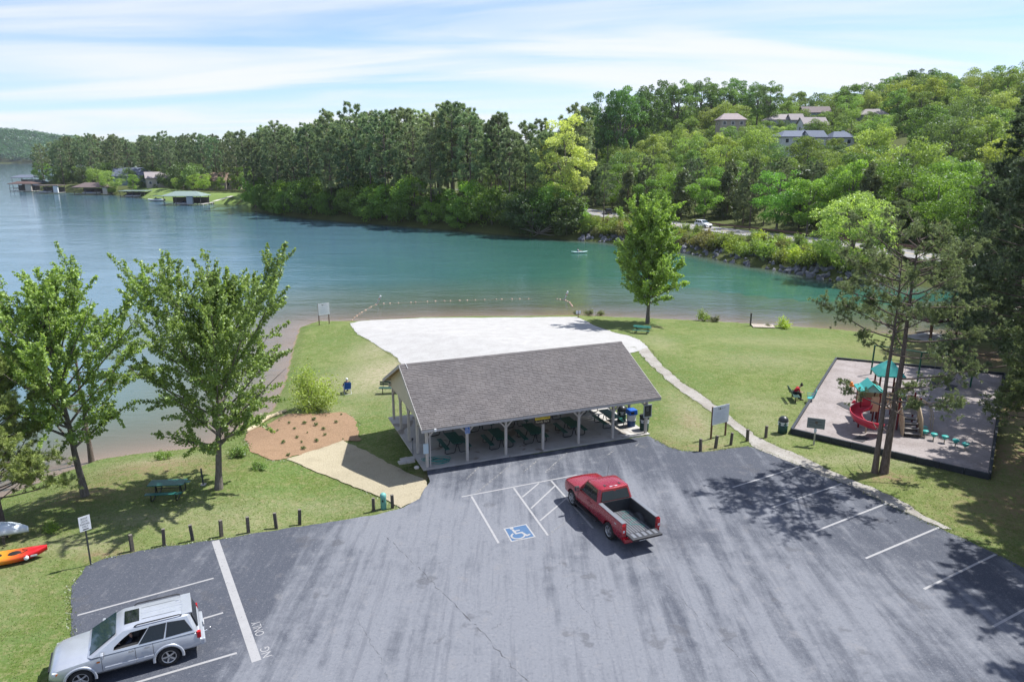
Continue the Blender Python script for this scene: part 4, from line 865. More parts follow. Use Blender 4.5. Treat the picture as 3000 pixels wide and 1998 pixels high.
# bank trees and bushes in front of the grove
bank = [(-100, 290), (-93, 268), (-65, 236), (-34, 213), (-18, 201), (0, 185), (14, 175), (20, 181), (4, 194), (-14, 210), (-32, 222), (-62, 246), (-88, 276)]
for x, y in scatter(bank, 3.6, 74, rf):
    pr_ = FL[rf.integers(3)]; s = rf.uniform(.55, 1.35); plant(pr_, x, y, gz(x, y) - .2, s, rf.uniform(0, 6.28), jit((.085, .150, .030) if rf.random() < .62 else (.052, .085, .030), rf, .22), 'bank_tree', 'leafy tree overhanging the water below the pine grove, ' + zone(x, y, 0, [850, 1000, 1150, 1300, 1450], ['leftmost stretch', 'left stretch', 'stretch left of the middle', 'stretch right of the middle', 'right stretch', 'stretch below the pale tree']), 'tree', 'leafy trees along the far bank')
# pale tree, dead branches, dark pines at the road
plant(broad('pale_tree', 77, 25, 7.2, 2.5, 18, 90, 15000, .45, lowwide=.5, clr=.19), *(lambda p: (p[0], p[1], gz(*p)))((12.6, 186)), 1, .4, (.26, .30, .125), 'broadleaf_tree', 'tall pale yellow-green tree at the end of the pine grove', 'tree')
for (x, y, h) in [(15, 196, .95), (22, 178, .55), (18, 204, .9)]: plant(FP[1], x, y, gz(x, y), h, x, (.10, .135, .085), 'pine_tree', 'tall dark pine close beside the tall pale yellow-green tree', 'tree', 'pines beside the pale tree')
wd = Wood(); rd = np.random.default_rng(4)
for i in range(16):
    a = rd.uniform(-2.9, .1); L = rd.uniform(3, 8); d_ = np.array([math.cos(a) * .8, -abs(math.sin(a)) * .6, rd.uniform(-.05, .5)]); k = np.linspace(0, 1, 5)[:, None]
    wd.tube(np.array([[0, 0, .4]]) + k * d_ * L + np.cumsum(rd.normal(0, .12, (5, 3)), 0) * k, [.14, .10, .07, .05, .02], 4)
link('fallen_dead_tree', wd.mesh('fallen_dead_tree', M_DEAD), None, (6.5, 180.5, -1.6), 0, 'bleached dead branches of a fallen tree on the far bank', 'dead tree')
# shrubs along the causeway bank
cause = [(18, 172), (30, 160.3), (38, 149), (42, 137), (47.8, 126.5), (52, 117), (60, 121), (53, 138), (44.5, 152), (36, 166), (25, 186), (18, 190)]
for x, y in scatter(cause, 2.2, 86, rf, lambda x, y: dist_poly(ROAD, np.array([x]), np.array([y]), False)[0] > 6.5 and dist_poly(FAR_SHORE, np.array([x]), np.array([y]), False)[0] > 2.4):
    s = rf.uniform(.6, 1.2) * (1 if dist_poly(FAR_SHORE, np.array([x]), np.array([y]), False)[0] < 5 else .62); plant(SHR[rf.integers(3)], x, y, gz(x, y) - .15, s, rf.uniform(0, 6.28), jit((.105, .150, .036) if rf.random() < .6 else ((.15, .20, .035) if rf.random() < .5 else (.085, .085, .038)), rf, .2), 'bank_shrub', 'shrub on the rocky causeway bank ' + zone(x, y, 0, [1850, 2000, 2150, 2300], ['left of the lawn maple', 'behind the lawn maple', 'below the white car', 'below the guard rail', 'beside the round light green tree']), 'shrub', 'shrubs on the causeway bank', ('stems', 'foliage'))
plant(broad('round_tree', 71, 13.4, 6.0, .6, 12, 90, 15000, .33, lowwide=.45, clr=.19, trunks=3), *(lambda p: (p[0], p[1], gz(*p) - .3))((54.5, 117.5)), 1, .9, (.175, .245, .085), 'broadleaf_tree', 'round light green tree at the water where the causeway ends', 'tree')
# dark evergreens along the back of the road, then the leafy hillside
def road_side(x, y): return (x - 22) * .917 + (y - 219) * .398
rowp = [(33, 205), (40, 190), (53, 165), (60, 154), (68, 141), (76, 126), (92, 96), (112, 100), (96, 130), (84, 150), (72, 172), (54, 204), (44, 224), (24, 245), (20, 238)]
for x, y in scatter(rowp, 5.2, 66, rf, lambda x, y: dist_poly(ROAD, np.array([x]), np.array([y]), False)[0] > 8):
    z = gz(x, y); t_ = rf.random()
    if t_ < .36: pr_, s, c, nm, lb = FC[rf.integers(2)], rf.uniform(.75, 1.15), (.058, .076, .040), 'cedar_tree', 'dark evergreen behind the causeway road'
    elif t_ < .58: pr_, s, c, nm, lb = FP[2 + rf.integers(2)], rf.uniform(.48, .66), (.078, .108, .066), 'pine_tree', 'pine behind the causeway road'
    else: pr_, s, c, nm, lb = FB[rf.integers(4)], rf.uniform(.62, .95), (.095, .165, .034), 'broadleaf_tree', 'leafy tree behind the causeway road'
    lb += zone(x, y, z, [1850, 2050, 2250, 2450], [' near the black car', ' left of the white car', ' behind the guard rail', ' left of the round tree', ' right of the round tree'])
    plant(pr_, x, y, z, s, rf.uniform(0, 6.28), jit(c, rf), nm, lb, 'tree', nm.replace('_', ' ') + 's behind the causeway')
hillp = [(20, 250), (44, 226), (72, 178), (92, 148), (120, 110), (170, 150), (230, 230), (330, 420), (250, 470), (120, 480), (-10, 420), (-30, 330)]
LEAFY = [((.088, .135, .042), .30), ((.112, .165, .050), .32), ((.140, .185, .068), .17), ((.064, .105, .042), .14), ((.155, .205, .055), .07)]
n_h = 0
for x, y in scatter(hillp, 7.9, 300, rf, lambda x, y: not in_house(x, y) and -.06 < x / y < .76):
    z = gz(x, y); r_ = x / y
    if r_ > .80: continue
    u_ = rf.random() * .9999; acc = 0
    for c, w_ in LEAFY:
        acc += w_
        if u_ < acc: break
    pr_ = FB[rf.integers(4)]; s = rf.uniform(.72, 1.12)
    f_ = fit(x, y, z, 16 * s, 6 * s)
    if f_ == 0: continue
    s *= f_
    c_ = jit(c, rf); hz = 'low on the hillside' if z < 9 else 'halfway up the hillside' if z < 20 else 'high on the hillside'
    plant(pr_, x, y, z - .3, s, rf.uniform(0, 6.28), c_, 'broadleaf_tree', shade(c_) + ' leafy tree ' + hz + zone(x, y, z, [1750, 2100, 2600], [', above the pale tree', ', left of the houses', ', among or below the houses', ', right of the houses']), 'tree', 'leafy trees on the hillside'); n_h += 1
for x, y in scatter(hillp, 8.5, 190, rf, lambda x, y: not in_house(x, y) and .02 < x / y < .76 and y < 400):
    z = gz(x, y); s = rf.uniform(.8, 1.35); f_ = fit(x, y, z, 8 * s, 4 * s)
    if f_ == 0: continue
    plant(FL[rf.integers(3)], x, y, z - .3, s * f_, rf.uniform(0, 6.28), jit((.088, .132, .045), rf, .22), 'understory_tree', 'low leafy tree filling gaps ' + ('near the foot' if z < 10 else 'midway up' if z < 20 else 'near the top') + ' of the hillside' + zone(x, y, z, [2100, 2600], [' left of the houses', ' below the houses', ' right of the houses']), 'tree', 'low trees on the hillside')
# crest of the hill
for px in list(range(1740, 2330, 32)) + list(range(2440, 3000, 34)) + [2345, 2360]:
    y = 330 + 40 * math.sin(px * .013) + rf.uniform(-25, 25); r_ = (px - 1500) / FPX * 1.0; x = r_ * y; z = gz(x, y); want = np.interp(px, [1740, 1800, 1880, 2000, 2100, 2200, 2280, 2360, 2450, 2560, 2660, 2750, 2850, 3000], [268, 256, 244, 240, 238, 246, 262, 258, 262, 226, 206, 228, 240, 246]) + rf.uniform(-10, 12)
    zt = at_y(px, want, y).z; s = (zt - z) / 20
    if s < .5 or not shows(x, y, z, 20 * min(s, 1.75), 4): continue
    s = min(s, 1.75); pr_ = FO[rf.integers(3)]
    plant(pr_, x, y, z, min(s, 1.25), rf.uniform(0, 6.28), jit((.060, .110, .038), rf), 'ridge_tree', 'tall open-crowned skyline tree ' + zone(x, y, z, [1900, 2100, 2300, 2500, 2700], ['at the left end of the crest', 'left on the crest', 'above the leftmost house', 'above the middle houses', 'above the rightmost house', 'at the right end of the crest']), 'tree', 'tall trees along the crest', sz=s)
# far-left point: pines around the boathouses, leafy trees in front of the houses
leftp = [(-296, 470), (-282, 444), (-262, 428), (-238, 412), (-214, 392), (-186, 372), (-160, 352), (-132, 336), (-104, 322), (-92, 330), (-84, 372), (-130, 440), (-200, 500), (-285, 530)]
for x, y in scatter(leftp, 8.0, 125, rf):
    z = gz(x, y); s = rf.uniform(.80, 1.08)
    if not shows(x, y, z, 12, 3.0): continue
    plant(FP[rf.integers(4)], x, y, z, s, rf.uniform(0, 6.28), jit((.108, .146, .094), rf), 'pine_tree', 'dark pine on the wooded far left point, ' + zone(x, y, 0, [200, 330, 450, 560, 660], ['at its tip', 'behind the brown boathouse', 'behind the grey-blue house', 'behind the beige house', 'left of the tan-roofed house', 'beside the pine grove']), 'tree', 'pines on the far left point')
for x, y in scatter([(-280, 456), (-262, 430), (-232, 412), (-208, 396), (-184, 376), (-150, 352), (-104, 330), (-90, 345), (-120, 420), (-200, 480)], 7.5, 72, rf):
    z = gz(x, y); f_ = fit(x, y, z, 12, 4)
    if f_ == 0: continue
    plant(FL[rf.integers(3)], x, y, z - .3, rf.uniform(1.0, 1.5) * f_, rf.uniform(0, 6.28), jit((.062, .10, .034), rf, .25), 'understory_tree', 'low leafy tree under the pines of the far left point, ' + zone(x, y, 0, [250, 400, 550], ['at its tip', 'left of the beige house', 'right of the beige house', 'near the pine grove']), 'tree', 'low trees on the far left point')
for px, py, y, s, c, pr_, lab in [(325, 560, 352, .85, (.14, .21, .06), 0, 'round light green tree left of the beige lakeside house'), (290, 555, 362, .85, (.13, .19, .055), 2, 'light green tree behind the brown boathouse roof'), (392, 560, 345, .55, (.115, .19, .04), 1, 'leafy tree directly left of the beige house wall'), (600, 585, 312, .55, (.15, .23, .045), 0, 'bright green small tree above the green-roofed dock'),
        (570, 580, 318, .5, (.15, .22, .05), 2, 'low bright tree left of the green dock roof'), (690, 582, 318, .45, (.13, .19, .05), 1, 'small tree beside the white lawn path'), (128, 545, 420, .8, (.10, .18, .035), 0, 'green tree at the tip of the far left point'), (720, 560, 316, .75, (.13, .20, .045), 3, 'light green tree at the edge of the pine grove lawn'), (520, 560, 322, .4, (.13, .19, .05), 0, 'low green tree on the lawn behind the docks'), (650, 575, 316, .4, (.14, .21, .05), 1, 'small round tree on the lawn above the path')]:
    y += 26; c0 = at_y(px, py, y); plant(FB[pr_], c0.x, y, gz(c0.x, y), s, px, c, 'broadleaf_tree', lab, 'tree')
# wooded ridge beyond the lake: one far-off mass
def far_wood(name, x0, x1, y0, hfun, n, seed, col, ls):
    rng = np.random.default_rng(seed); X = rng.uniform(x0, x1, n); T = rng.random(n); Y = y0 + T * 260; Z = hfun(X) * np.minimum(1, T * 1.25) + rng.uniform(4, 15, n); r_ = rng.uniform(5, 10, n); m = 40
    d = unit(rng.normal(size=(n * m, 3))); d[:, 2] = np.abs(d[:, 2]) * 1.0; C = np.repeat(np.stack([X, Y, Z], 1), m, 0) + d * np.repeat(r_, m)[:, None] * [1, 1, .8]
    me = leaf_mesh(name, C, ls, rng, M_LEAF, nbias=d, tint=np.clip(np.repeat(rng.random(n), m) * .6 + rng.random(n * m) * .4, 0, 1)); o = link(name, me, kind='stuff'); o.color = (*col, 1)
    return tag(o, 'distant wooded ridge beyond the lake')
far_wood('far_wooded_ridge', -1900, -1060, 1810, lambda X: 66 * np.clip((-X - 1040) / 260, 0, 1) ** .6 * (1 + .06 * np.sin(X * .021)), 4200, 9, (.060, .150, .075), 1.7)
# ------------------------------------------------------------------ vehicles
def paint(name, c, rough=.28, metal=.0, coat=.7, flake=.0):
    t = NT(name); p = t.obj(); n_ = t.noise(2.2, 4, .6, p); d = t.noise(14, 4, .7, p)
    col = t.mix(t.rng(n_, .3, .7), tuple(q * .92 for q in c), c); col = t.mix(t.rng(d, .6, .8, 0, .10), col, (.35, .33, .30))
    return t.done(t.pbr(col, t.rng(d, .3, .8, rough * .9, rough * 1.4), metal, None, .5, coat))
M_RED = paint('red_metallic_paint', (.27, .004, .016), .24, .2); M_SIL = paint('silver_metallic_paint', (.52, .55, .60), .34, .55, .5); M_BLKP = paint('black_car_paint', (.012, .014, .02)); M_WHP = paint('white_car_paint', (.68, .70, .72), .3)
def glass(name, c=(.006, .009, .011), rough=.04): 
    t = NT(name); return t.done(t.pbr(t.mix(t.noise(1.5, 3, .5, t.obj()), tuple(q * .7 for q in c), tuple(q * 1.3 for q in c)), rough, 0, None, .5))
M_GLASS = glass('tinted_glass'); M_GLASSB = glass('windscreen_glass', (.020, .040, .048)); M_TYRE = mat('tyre_rubber', (.018, .018, .019), .85, .2, 12); M_RIM = mat('alloy_rim', (.50, .51, .52), .3, .06, metal=.8); M_RIMD = mat('dark_alloy_rim', (.10, .10, .105), .35, .1, metal=.7)
M_CHR = mat('bright_metal', (.62, .63, .65), .2, .04, metal=.9); M_DK = mat('dark_plastic', (.022, .023, .026), .6, .15); M_BEDL = mat('bed_liner', (.030, .032, .037), .55, .2, 10); M_RIB = mat('bed_floor_metal', (.17, .175, .19), .45, .15, 8, metal=.3)
M_TAIL = mat('red_lamp', (.42, .006, .012), .15, .1, coat=.6); M_LAMP = mat('clear_lamp', (.55, .57, .60), .12, .05, coat=.6); M_AMB = mat('amber_lamp', (.62, .19, .02), .2, .05); M_SEAM = mat('panel_gap', (.01, .01, .01), .8)
def boolean_cut(me, cutters):
    o = bpy.data.objects.new('tmp', me); COL.objects.link(o); tmp = [o]
    for c in cutters:
        q = bpy.data.objects.new('tmpc', c); COL.objects.link(q); tmp.append(q)
        m_ = o.modifiers.new('b', 'BOOLEAN'); m_.operation = 'DIFFERENCE'; m_.object = q; m_.solver = 'EXACT'
    bpy.context.view_layer.update(); r = bpy.data.meshes.new_from_object(o.evaluated_get(bpy.context.evaluated_depsgraph_get()))
    mats = list(me.materials)
    for q in tmp: bpy.data.objects.remove(q)
    r.materials.clear()
    for m_ in mats: r.materials.append(m_)
    r.polygons.foreach_set('material_index', [0] * len(r.polygons)); return r
def autosmooth(me, ang=34):
    bm = bmesh.new(); bm.from_mesh(me); bmesh.ops.remove_doubles(bm, verts=bm.verts, dist=1e-5); bmesh.ops.recalc_face_normals(bm, faces=bm.faces); bm.to_mesh(me); bm.free()
    me.polygons.foreach_set('use_smooth', [True] * len(me.polygons)); me.set_sharp_from_angle(angle=math.radians(ang)); return me
def body_loft(stations):
    rings = []
    for y, w, zb, zt, cr in stations:
        h = [(w * .90, zb), (w * .985, zb + .10), (w, zb + (zt - zb) * .45), (w * .985, zt - .16), (w * .955, zt - .06), (w * .86, zt - .008), (w * .5, zt + cr * .7), (0, zt + cr)]
        rings.append([Vector((x, y, z)) for x, z in h] + [Vector((-x, y, z)) for x, z in reversed(h[:-1])])
    return MB().loft(rings)
def arch_cut(y, z, r, x0, x1):
    m_ = MB(); R_ = Matrix.Rotation(math.pi / 2, 3, 'Y'); m_.lathe([(0.001, 0), (r, 0), (r, x1 - x0), (0.001, x1 - x0)], (x0, y, z), 28, R_, False); return autosmooth(m_.mesh('cut', None))
def wheel(parent, x, y, r, w, rimmat, spokes=6, wide=.34):
    sg = 1 if x > 0 else -1; R_ = Matrix.Rotation(sg * math.pi / 2, 3, 'Y')
    prof = [(r * .62, -w / 2), (r * .93, -w / 2), (r, -w * .34), (r, w * .34), (r * .95, w / 2), (r * .66, w / 2), (r * .62, w * .42)]
    o = MB().lathe(prof, (x, y, r), 26, R_).build('wheel', M_TYRE, parent)
    rm = MB(); rm.lathe([(r * .66, w * .47), (r * .61, w * .44), (r * .56, w * .20), (0.02, w * .12)], (x, y, r), 24, R_)
    rm.build('wheel_dish', M_RIMD, o)
    sp = MB(); sp.lathe([(r * .665, w * .49), (r * .60, w * .50), (r * .58, w * .40)], (x, y, r), 24, R_); sp.lathe([(.001, w * .42), (r * .17, w * .42), (r * .19, w * .3)], (x, y, r), 12, R_)
    for k in range(spokes):
        a = 2 * math.pi * k / spokes; c_, s_ = math.cos(a), math.sin(a)
        xa = x + sg * w * .42; p0 = Vector((xa - sg * .01, y + c_ * r * .12, r + s_ * r * .12)); p1 = Vector((xa + sg * .005, y + c_ * r * .60, r + s_ * r * .60)); sp.bar(p0, p1, r * .16, .03, (1, 0, 0))
    sp.build('rim', rimmat, o); return o
def panel(name, quad, mt, parent, off=.006, round_=.0):
    q = [Vector(p) for p in quad]; n = (q[1] - q[0]).cross(q[-1] - q[0]).normalized(); f = [p + n * off for p in q]; b = [p - n * .012 for p in q]; k = len(q)
    return MB().add(f + b, [tuple(range(k))] + [(i, k + i, k + (i + 1) % k, (i + 1) % k) for i in range(k)]).build(name, mt, parent)
def greenhouse(base, roof, zb, zr, crown=.05, mid_=None):
    """base/roof = (y_rear, y_front, half width)"""
    def ring(yr, yf, w, z, r=.10): return [Vector(p) for p in ((w, yr + r, z), (w, (yr + yf) / 2, z), (w, yf - r * 1.2, z), (w - r * 1.1, yf, z), (0, yf + .04, z), (-w + r * 1.1, yf, z), (-w, yf - r * 1.2, z), (-w, (yr + yf) / 2, z), (-w, yr + r, z), (-w + r, yr, z), (0, yr - .02, z), (w - r, yr, z))]
    rs = [ring(*base, zb)]; rs.append(ring(roof[0], roof[1], roof[2], zr)); k = .80; rs.append(ring(roof[0] + .10, roof[1] - .12, roof[2] - .07, zr + .045)); rs.append(ring(roof[0] + .35, roof[1] - .4, roof[2] - .35, zr + .045 + crown * .6))
    return MB().loft(rs)
def gp(base, roof, zb, zr, side, y01, z01):
    """point on the greenhouse flank: y01 along, z01 up"""
    w = base[2] + (roof[2] - base[2]) * z01; ya = base[0] + (roof[0] - base[0]) * z01; yb = base[1] + (roof[1] - base[1]) * z01
    return Vector((side * w, ya + (yb - ya) * y01, zb + (zr - zb) * z01))
# ---- red pickup
tr = thing('pickup_truck', (5.40, 31.38, .022), math.atan2(.388, .92), 'red extended-cab pickup truck with its tailgate lowered', 'pickup truck')
st = [(1.02, 1.0, .50, 1.30, .0), (1.2, 1.005, .48, 1.30, .0), (2.2, 1.005, .46, 1.27, .01), (2.9, 1.005, .46, 1.235, .02), (3.15, 1.005, .46, 1.225, .03), (3.7, 1.0, .46, 1.205, .04), (4.2, .995, .46, 1.175, .045), (4.46, .98, .46, 1.15, .05), (4.60, .945, .48, 1.07, .05), (4.67, .90, .50, .93, .03)]
bm_ = boolean_cut(autosmooth(body_loft(st).mesh('body', M_RED)), [arch_cut(3.69, .40, .50, .70, 1.3), arch_cut(3.69, .40, .50, -1.3, -.70)])
link('body', autosmooth(bm_), tr)
GB, GR, zb_, zr_ = (1.06, 3.12, .97), (1.22, 2.50, .80), 1.24, 1.885
cab = link('cab', autosmooth(greenhouse(GB, GR, zb_, zr_).mesh('cab', M_RED)), tr)
for k in (-.42, -.24, -.06, .12, .30, .46): MB().box((k - .02, 1.86, zr_ + .072 - max(0, abs(k - .02) - .35) * .10), (.014, .85, .012)).build('roof_rib', M_SEAM if False else mat('dark_red_groove', (.16, .003, .01), .4), cab)
for sx in (-.40, .40): MB().box((sx, 1.47, zr_ + .062), (.10, .17, .035)).build('roof_clip', M_DK, cab, .01)
MB().box((0, 1.315, zr_ + .042), (.42, .05, .03)).build('third_brake_light', M_LAMP, cab); MB().box((0, 1.300, zr_ + .043), (.14, .05, .028)).build('brake_lens', M_TAIL, cab)
panel('rear_window', [(-.78, 1.06, 1.345), (.78, 1.06, 1.345), (.68, 1.19, 1.785), (-.68, 1.19, 1.785)], M_GLASS, tr, .012)
panel('windshield', [(.80, 3.07, 1.30), (-.80, 3.07, 1.30), (-.66, 2.575, 1.835), (.66, 2.575, 1.835)], M_GLASSB, tr, .012)
for sd in (-1, 1):
    o_ = 1 if sd > 0 else -1
    def q(a, b): return gp(GB, GR, zb_, zr_, sd, a, b)
    def win(nm, pts, parent=tr):
        c0 = sum(pts, Vector()) / len(pts); big = [c0 + (p - c0) * 1.10 for p in pts]; panel('window_trim', big if sd > 0 else big[::-1], M_DK, parent, .010); return panel(nm, pts if sd > 0 else pts[::-1], M_GLASS, parent, .014)
    win('door_window', [q(.44, .10), q(.86, .10), q(.80, .30), q(.88, .86), q(.44, .88)]); win('rear_door_window', [q(.09, .12), q(.40, .10), q(.40, .88), q(.16, .86)])
    x = sd * 1.008
    for y in (1.85, 3.02): MB().box((x * .9985, y, .90), (.006, .014, .70)).build('door_seam', M_SEAM, tr)
    MB().box((x * .999, 2.42, .56), (.006, 1.2, .012)).build('door_seam', M_SEAM, tr)
    for y in (2.02, 1.72): MB().box((sd * 1.02, y, 1.06), (.035, .17, .035)).build('door_handle', M_RED, tr, .008)
    m0 = MB().box((sd * 1.14, 2.88, 1.32), (.22, .12, .24)).build('mirror', M_RED if sd > 0 else M_DK, tr, .03); MB().box((sd * 1.14, 2.815, 1.32), (.18, .01, .19)).build('mirror_glass', M_CHR, m0)
    MB().box((sd * .98, 2.2, .40), (.20, 2.3, .06)).build('running_board', M_DK, tr, .015)
    # bed wall
    def wall(y0, y1): return autosmooth(MB().loft([[Vector((sd * a, y, z)) for a, z in ((.78, .62), (.97, .52), (1.0, .62), (1.003, .95), (.995, 1.24), (.97, 1.325), (.80, 1.325), (.78, 1.28))] for y in (y0, y0 + .04, 0, y1)]).mesh('bed_side', M_RED))
    w_ = boolean_cut(wall(-1.20, 1.02), [arch_cut(0, .40, .51, .83 if sd > 0 else -1.3, 1.3 if sd > 0 else -.83)]); link('bed_side', autosmooth(w_), tr)
    MB().box((sd * .885, -.09, 1.335), (.205, 2.16, .03)).build('bed_rail_cap', mat('grey_rail_cap', (.14, .15, .17), .45), tr, .008)
    MB().box((sd * .768, -.08, 1.02), (.02, 2.18, .60)).build('bed_liner', M_BEDL, tr)
    MB().lathe([(.43, 0), (.43, .20), (.38, .235), (.001, .235)], (sd * .79, .02, .56), 22, Matrix.Rotation(-sd * math.pi / 2, 3, 'Y')).build('wheel_well', M_BEDL, tr)
    tl = MB().box((sd * .925, -1.215, 1.06), (.16, .05, .44)).build('tail_light', M_TAIL, tr, .015); MB().box((sd * .925, -1.243, .97), (.10, .006, .11)).build('reverse_lens', M_LAMP, tl)
    wheel(tr, sd * .86, 3.69, .41, .27, M_RIM); wheel(tr, sd * .86, 0, .41, .27, M_RIM)
    MB().box((sd * .72, 4.53, .90), (.30, .14, .16)).build('headlight', M_LAMP, tr, .03)
    for k_ in range(2): MB().box((sd * 1.001, -.60 - .10 * k_, 1.10 + .02 * k_), (.004, .16, .05)).build('badge', M_CHR, tr) if k_ == 0 else None
MB().box((0, -.08, .70), (1.54, 2.2, .06)).build('bed_floor', M_BEDL, tr)
for k in range(9): MB().box((-.54 + k * .135, -.12, .742), (.085, 2.08, .025)).build('floor_rib', M_RIB, tr, .008)
MB().box((0, 1.0, 1.02), (1.56, .03, .62)).build('bulkhead', M_BEDL, tr)
MB().box((0, -1.49, .775), (1.56, .56, .075)).build('tailgate', M_BEDL, tr, .015); MB().box((0, -1.775, .765), (1.55, .03, .085)).build('tailgate_cap', M_DK, tr, .008)
for k in range(5): MB().box((-.56 + k * .28, -1.47, .817), (.16, .36, .01)).build('tailgate_pad', mat('grey_rail_cap', (.14, .15, .17), .45), tr)
MB().box((0, -1.25, .52), (1.86, .22, .20)).build('rear_bumper', M_RED, tr, .04); MB().box((0, -1.52, .60), (.7, .05, .03)).build('plate_holder', M_CHR, tr)
MB().box((.0, -1.365, .50), (.32, .012, .16)).build('licence_plate', M_WHITE, tr); MB().box((0, 1.7, .42), (1.5, 5.4, .12)).build('chassis', M_DK, tr); MB().box((0, 4.62, .80), (1.05, .12, .34)).build('grille', M_DK, tr, .02)
MB().tube([(.80, 3.25, 1.2), (.82, 3.20, 2.05)], .008, 5).build('antenna', M_DK, tr)
MB().bar((-.62, 2.98, 1.285), (.62, 2.98, 1.285), .10, .015).build('cowl', M_DK, tr)
hp = [(.2 + .28 * math.sin(k * 1.1) - k * .0, .8 - k * .12 + .05 * math.cos(k * 2.2), .77) for k in np.linspace(0, 14, 70)]
hs = MB().tube([tr.matrix_basis @ Vector(p) for p in hp], .012, 5).build('garden_hose', mat('teal_hose', (.02, .22, .20), .5), None, label='thin teal hose lying on the truck bed floor', cat='hose')
# ---- silver SUV
sv_o = thing('sport_utility_vehicle', (-12.42, 23.05, .022), math.atan2(.897, -.441), 'silver sport utility vehicle parked at the lower left with its driver aboard', 'car')
st = [(-1.10, .84, .50, .92, .0), (-1.05, .92, .46, 1.02, .0), (-.85, .965, .44, 1.08, .01), (0, .975, .42, 1.09, .01), (1.2, .975, .40, 1.085, .01), (2.0, .975, .40, 1.08, .015), (2.4, .97, .40, 1.05, .03), (2.9, .965, .40, 1.0, .04), (3.25, .945, .42, .95, .045), (3.45, .90, .44, .88, .04), (3.57, .82, .48, .74, .03), (3.61, .74, .52, .64, .02)]
cav = MB().box((-.62, 1.33, 1.16), (.80, .98, .90)).mesh('cav', None)
b_ = boolean_cut(autosmooth(body_loft(st).mesh('body', M_SIL)), [arch_cut(2.70, .36, .43, .66, 1.3), arch_cut(2.70, .36, .43, -1.3, -.66), arch_cut(0, .36, .43, .66, 1.3), arch_cut(0, .36, .43, -1.3, -.66)])
link('body', autosmooth(b_), sv_o)
GB, GR, zb_, zr_ = (-1.0, 2.42, .935), (-.80, 1.42, .72), 1.06, 1.655
gh = autosmooth(greenhouse(GB, GR, zb_, zr_).mesh('cabin', M_SIL))
def Q(sd, a, b): return gp(GB, GR, zb_, zr_, sd, a, b)
wq = [Q(-1, .575, .14), Q(-1, .80, .12), Q(-1, .835, .30), Q(-1, .83, .60), Q(-1, .80, .86), Q(-1, .575, .88)]
ctr = sum((p for p in wq), Vector()) / len(wq)
cutm = MB().add([p + Vector((-.15, 0, 0)) for p in wq] + [p + Vector((.55, 0, -.02)) for p in wq], [tuple(reversed(range(6))), tuple(range(6, 12))] + [(i, (i + 1) % 6, 6 + (i + 1) % 6, 6 + i) for i in range(6)])
gh = boolean_cut(gh, [autosmooth(cutm.mesh('c', None))])
cabin = link('cabin', autosmooth(gh), sv_o)
li = [p + Vector((.02, 0, 0)) for p in wq]; lo_ = [p + Vector((.53, 0, -.02)) for p in wq]
cc = sum(lo_, Vector()) / 6; sh = lambda L, k: [c2 + (p - c2) * k for p in L for c2 in [sum(L, Vector()) / 6]]
MB().add(sh(li, .985) + sh(lo_, .985), [tuple(range(6, 12))] + [(i, (i + 1) % 6, 6 + (i + 1) % 6, 6 + i) for i in range(6)]).build('cabin_lining', M_DK, sv_o)
panel('windshield', [(.80, 2.34, 1.12), (-.80, 2.34, 1.12), (-.66, 1.53, 1.625), (.66, 1.53, 1.625)], M_GLASSB, sv_o, .012)
panel('rear_window', [(-.74, -1.0, 1.16), (.74, -1.0, 1.16), (.64, -.84, 1.58), (-.64, -.84, 1.58)], M_GLASS, sv_o, .035)
MB().box((0, -.72, zr_ + .045), (1.28, .34, .05)).build('roof_spoiler', M_SIL, cabin, .015)
for k in range(5): MB().box((-.36 + k * .18, .05, zr_ + .077 - abs(k - 2) * .006), (.05, 1.35, .02)).build('roof_rib', M_SIL, cabin, .008)
MB().box((-.02, 1.02, zr_ + .068), (.80, .46, .03)).build('sunroof', M_GLASS, cabin, .01); MB().box((.30, -.45, zr_ + .09), (.05, .10, .03)).build('roof_antenna_base', M_SIL, cabin, .01)
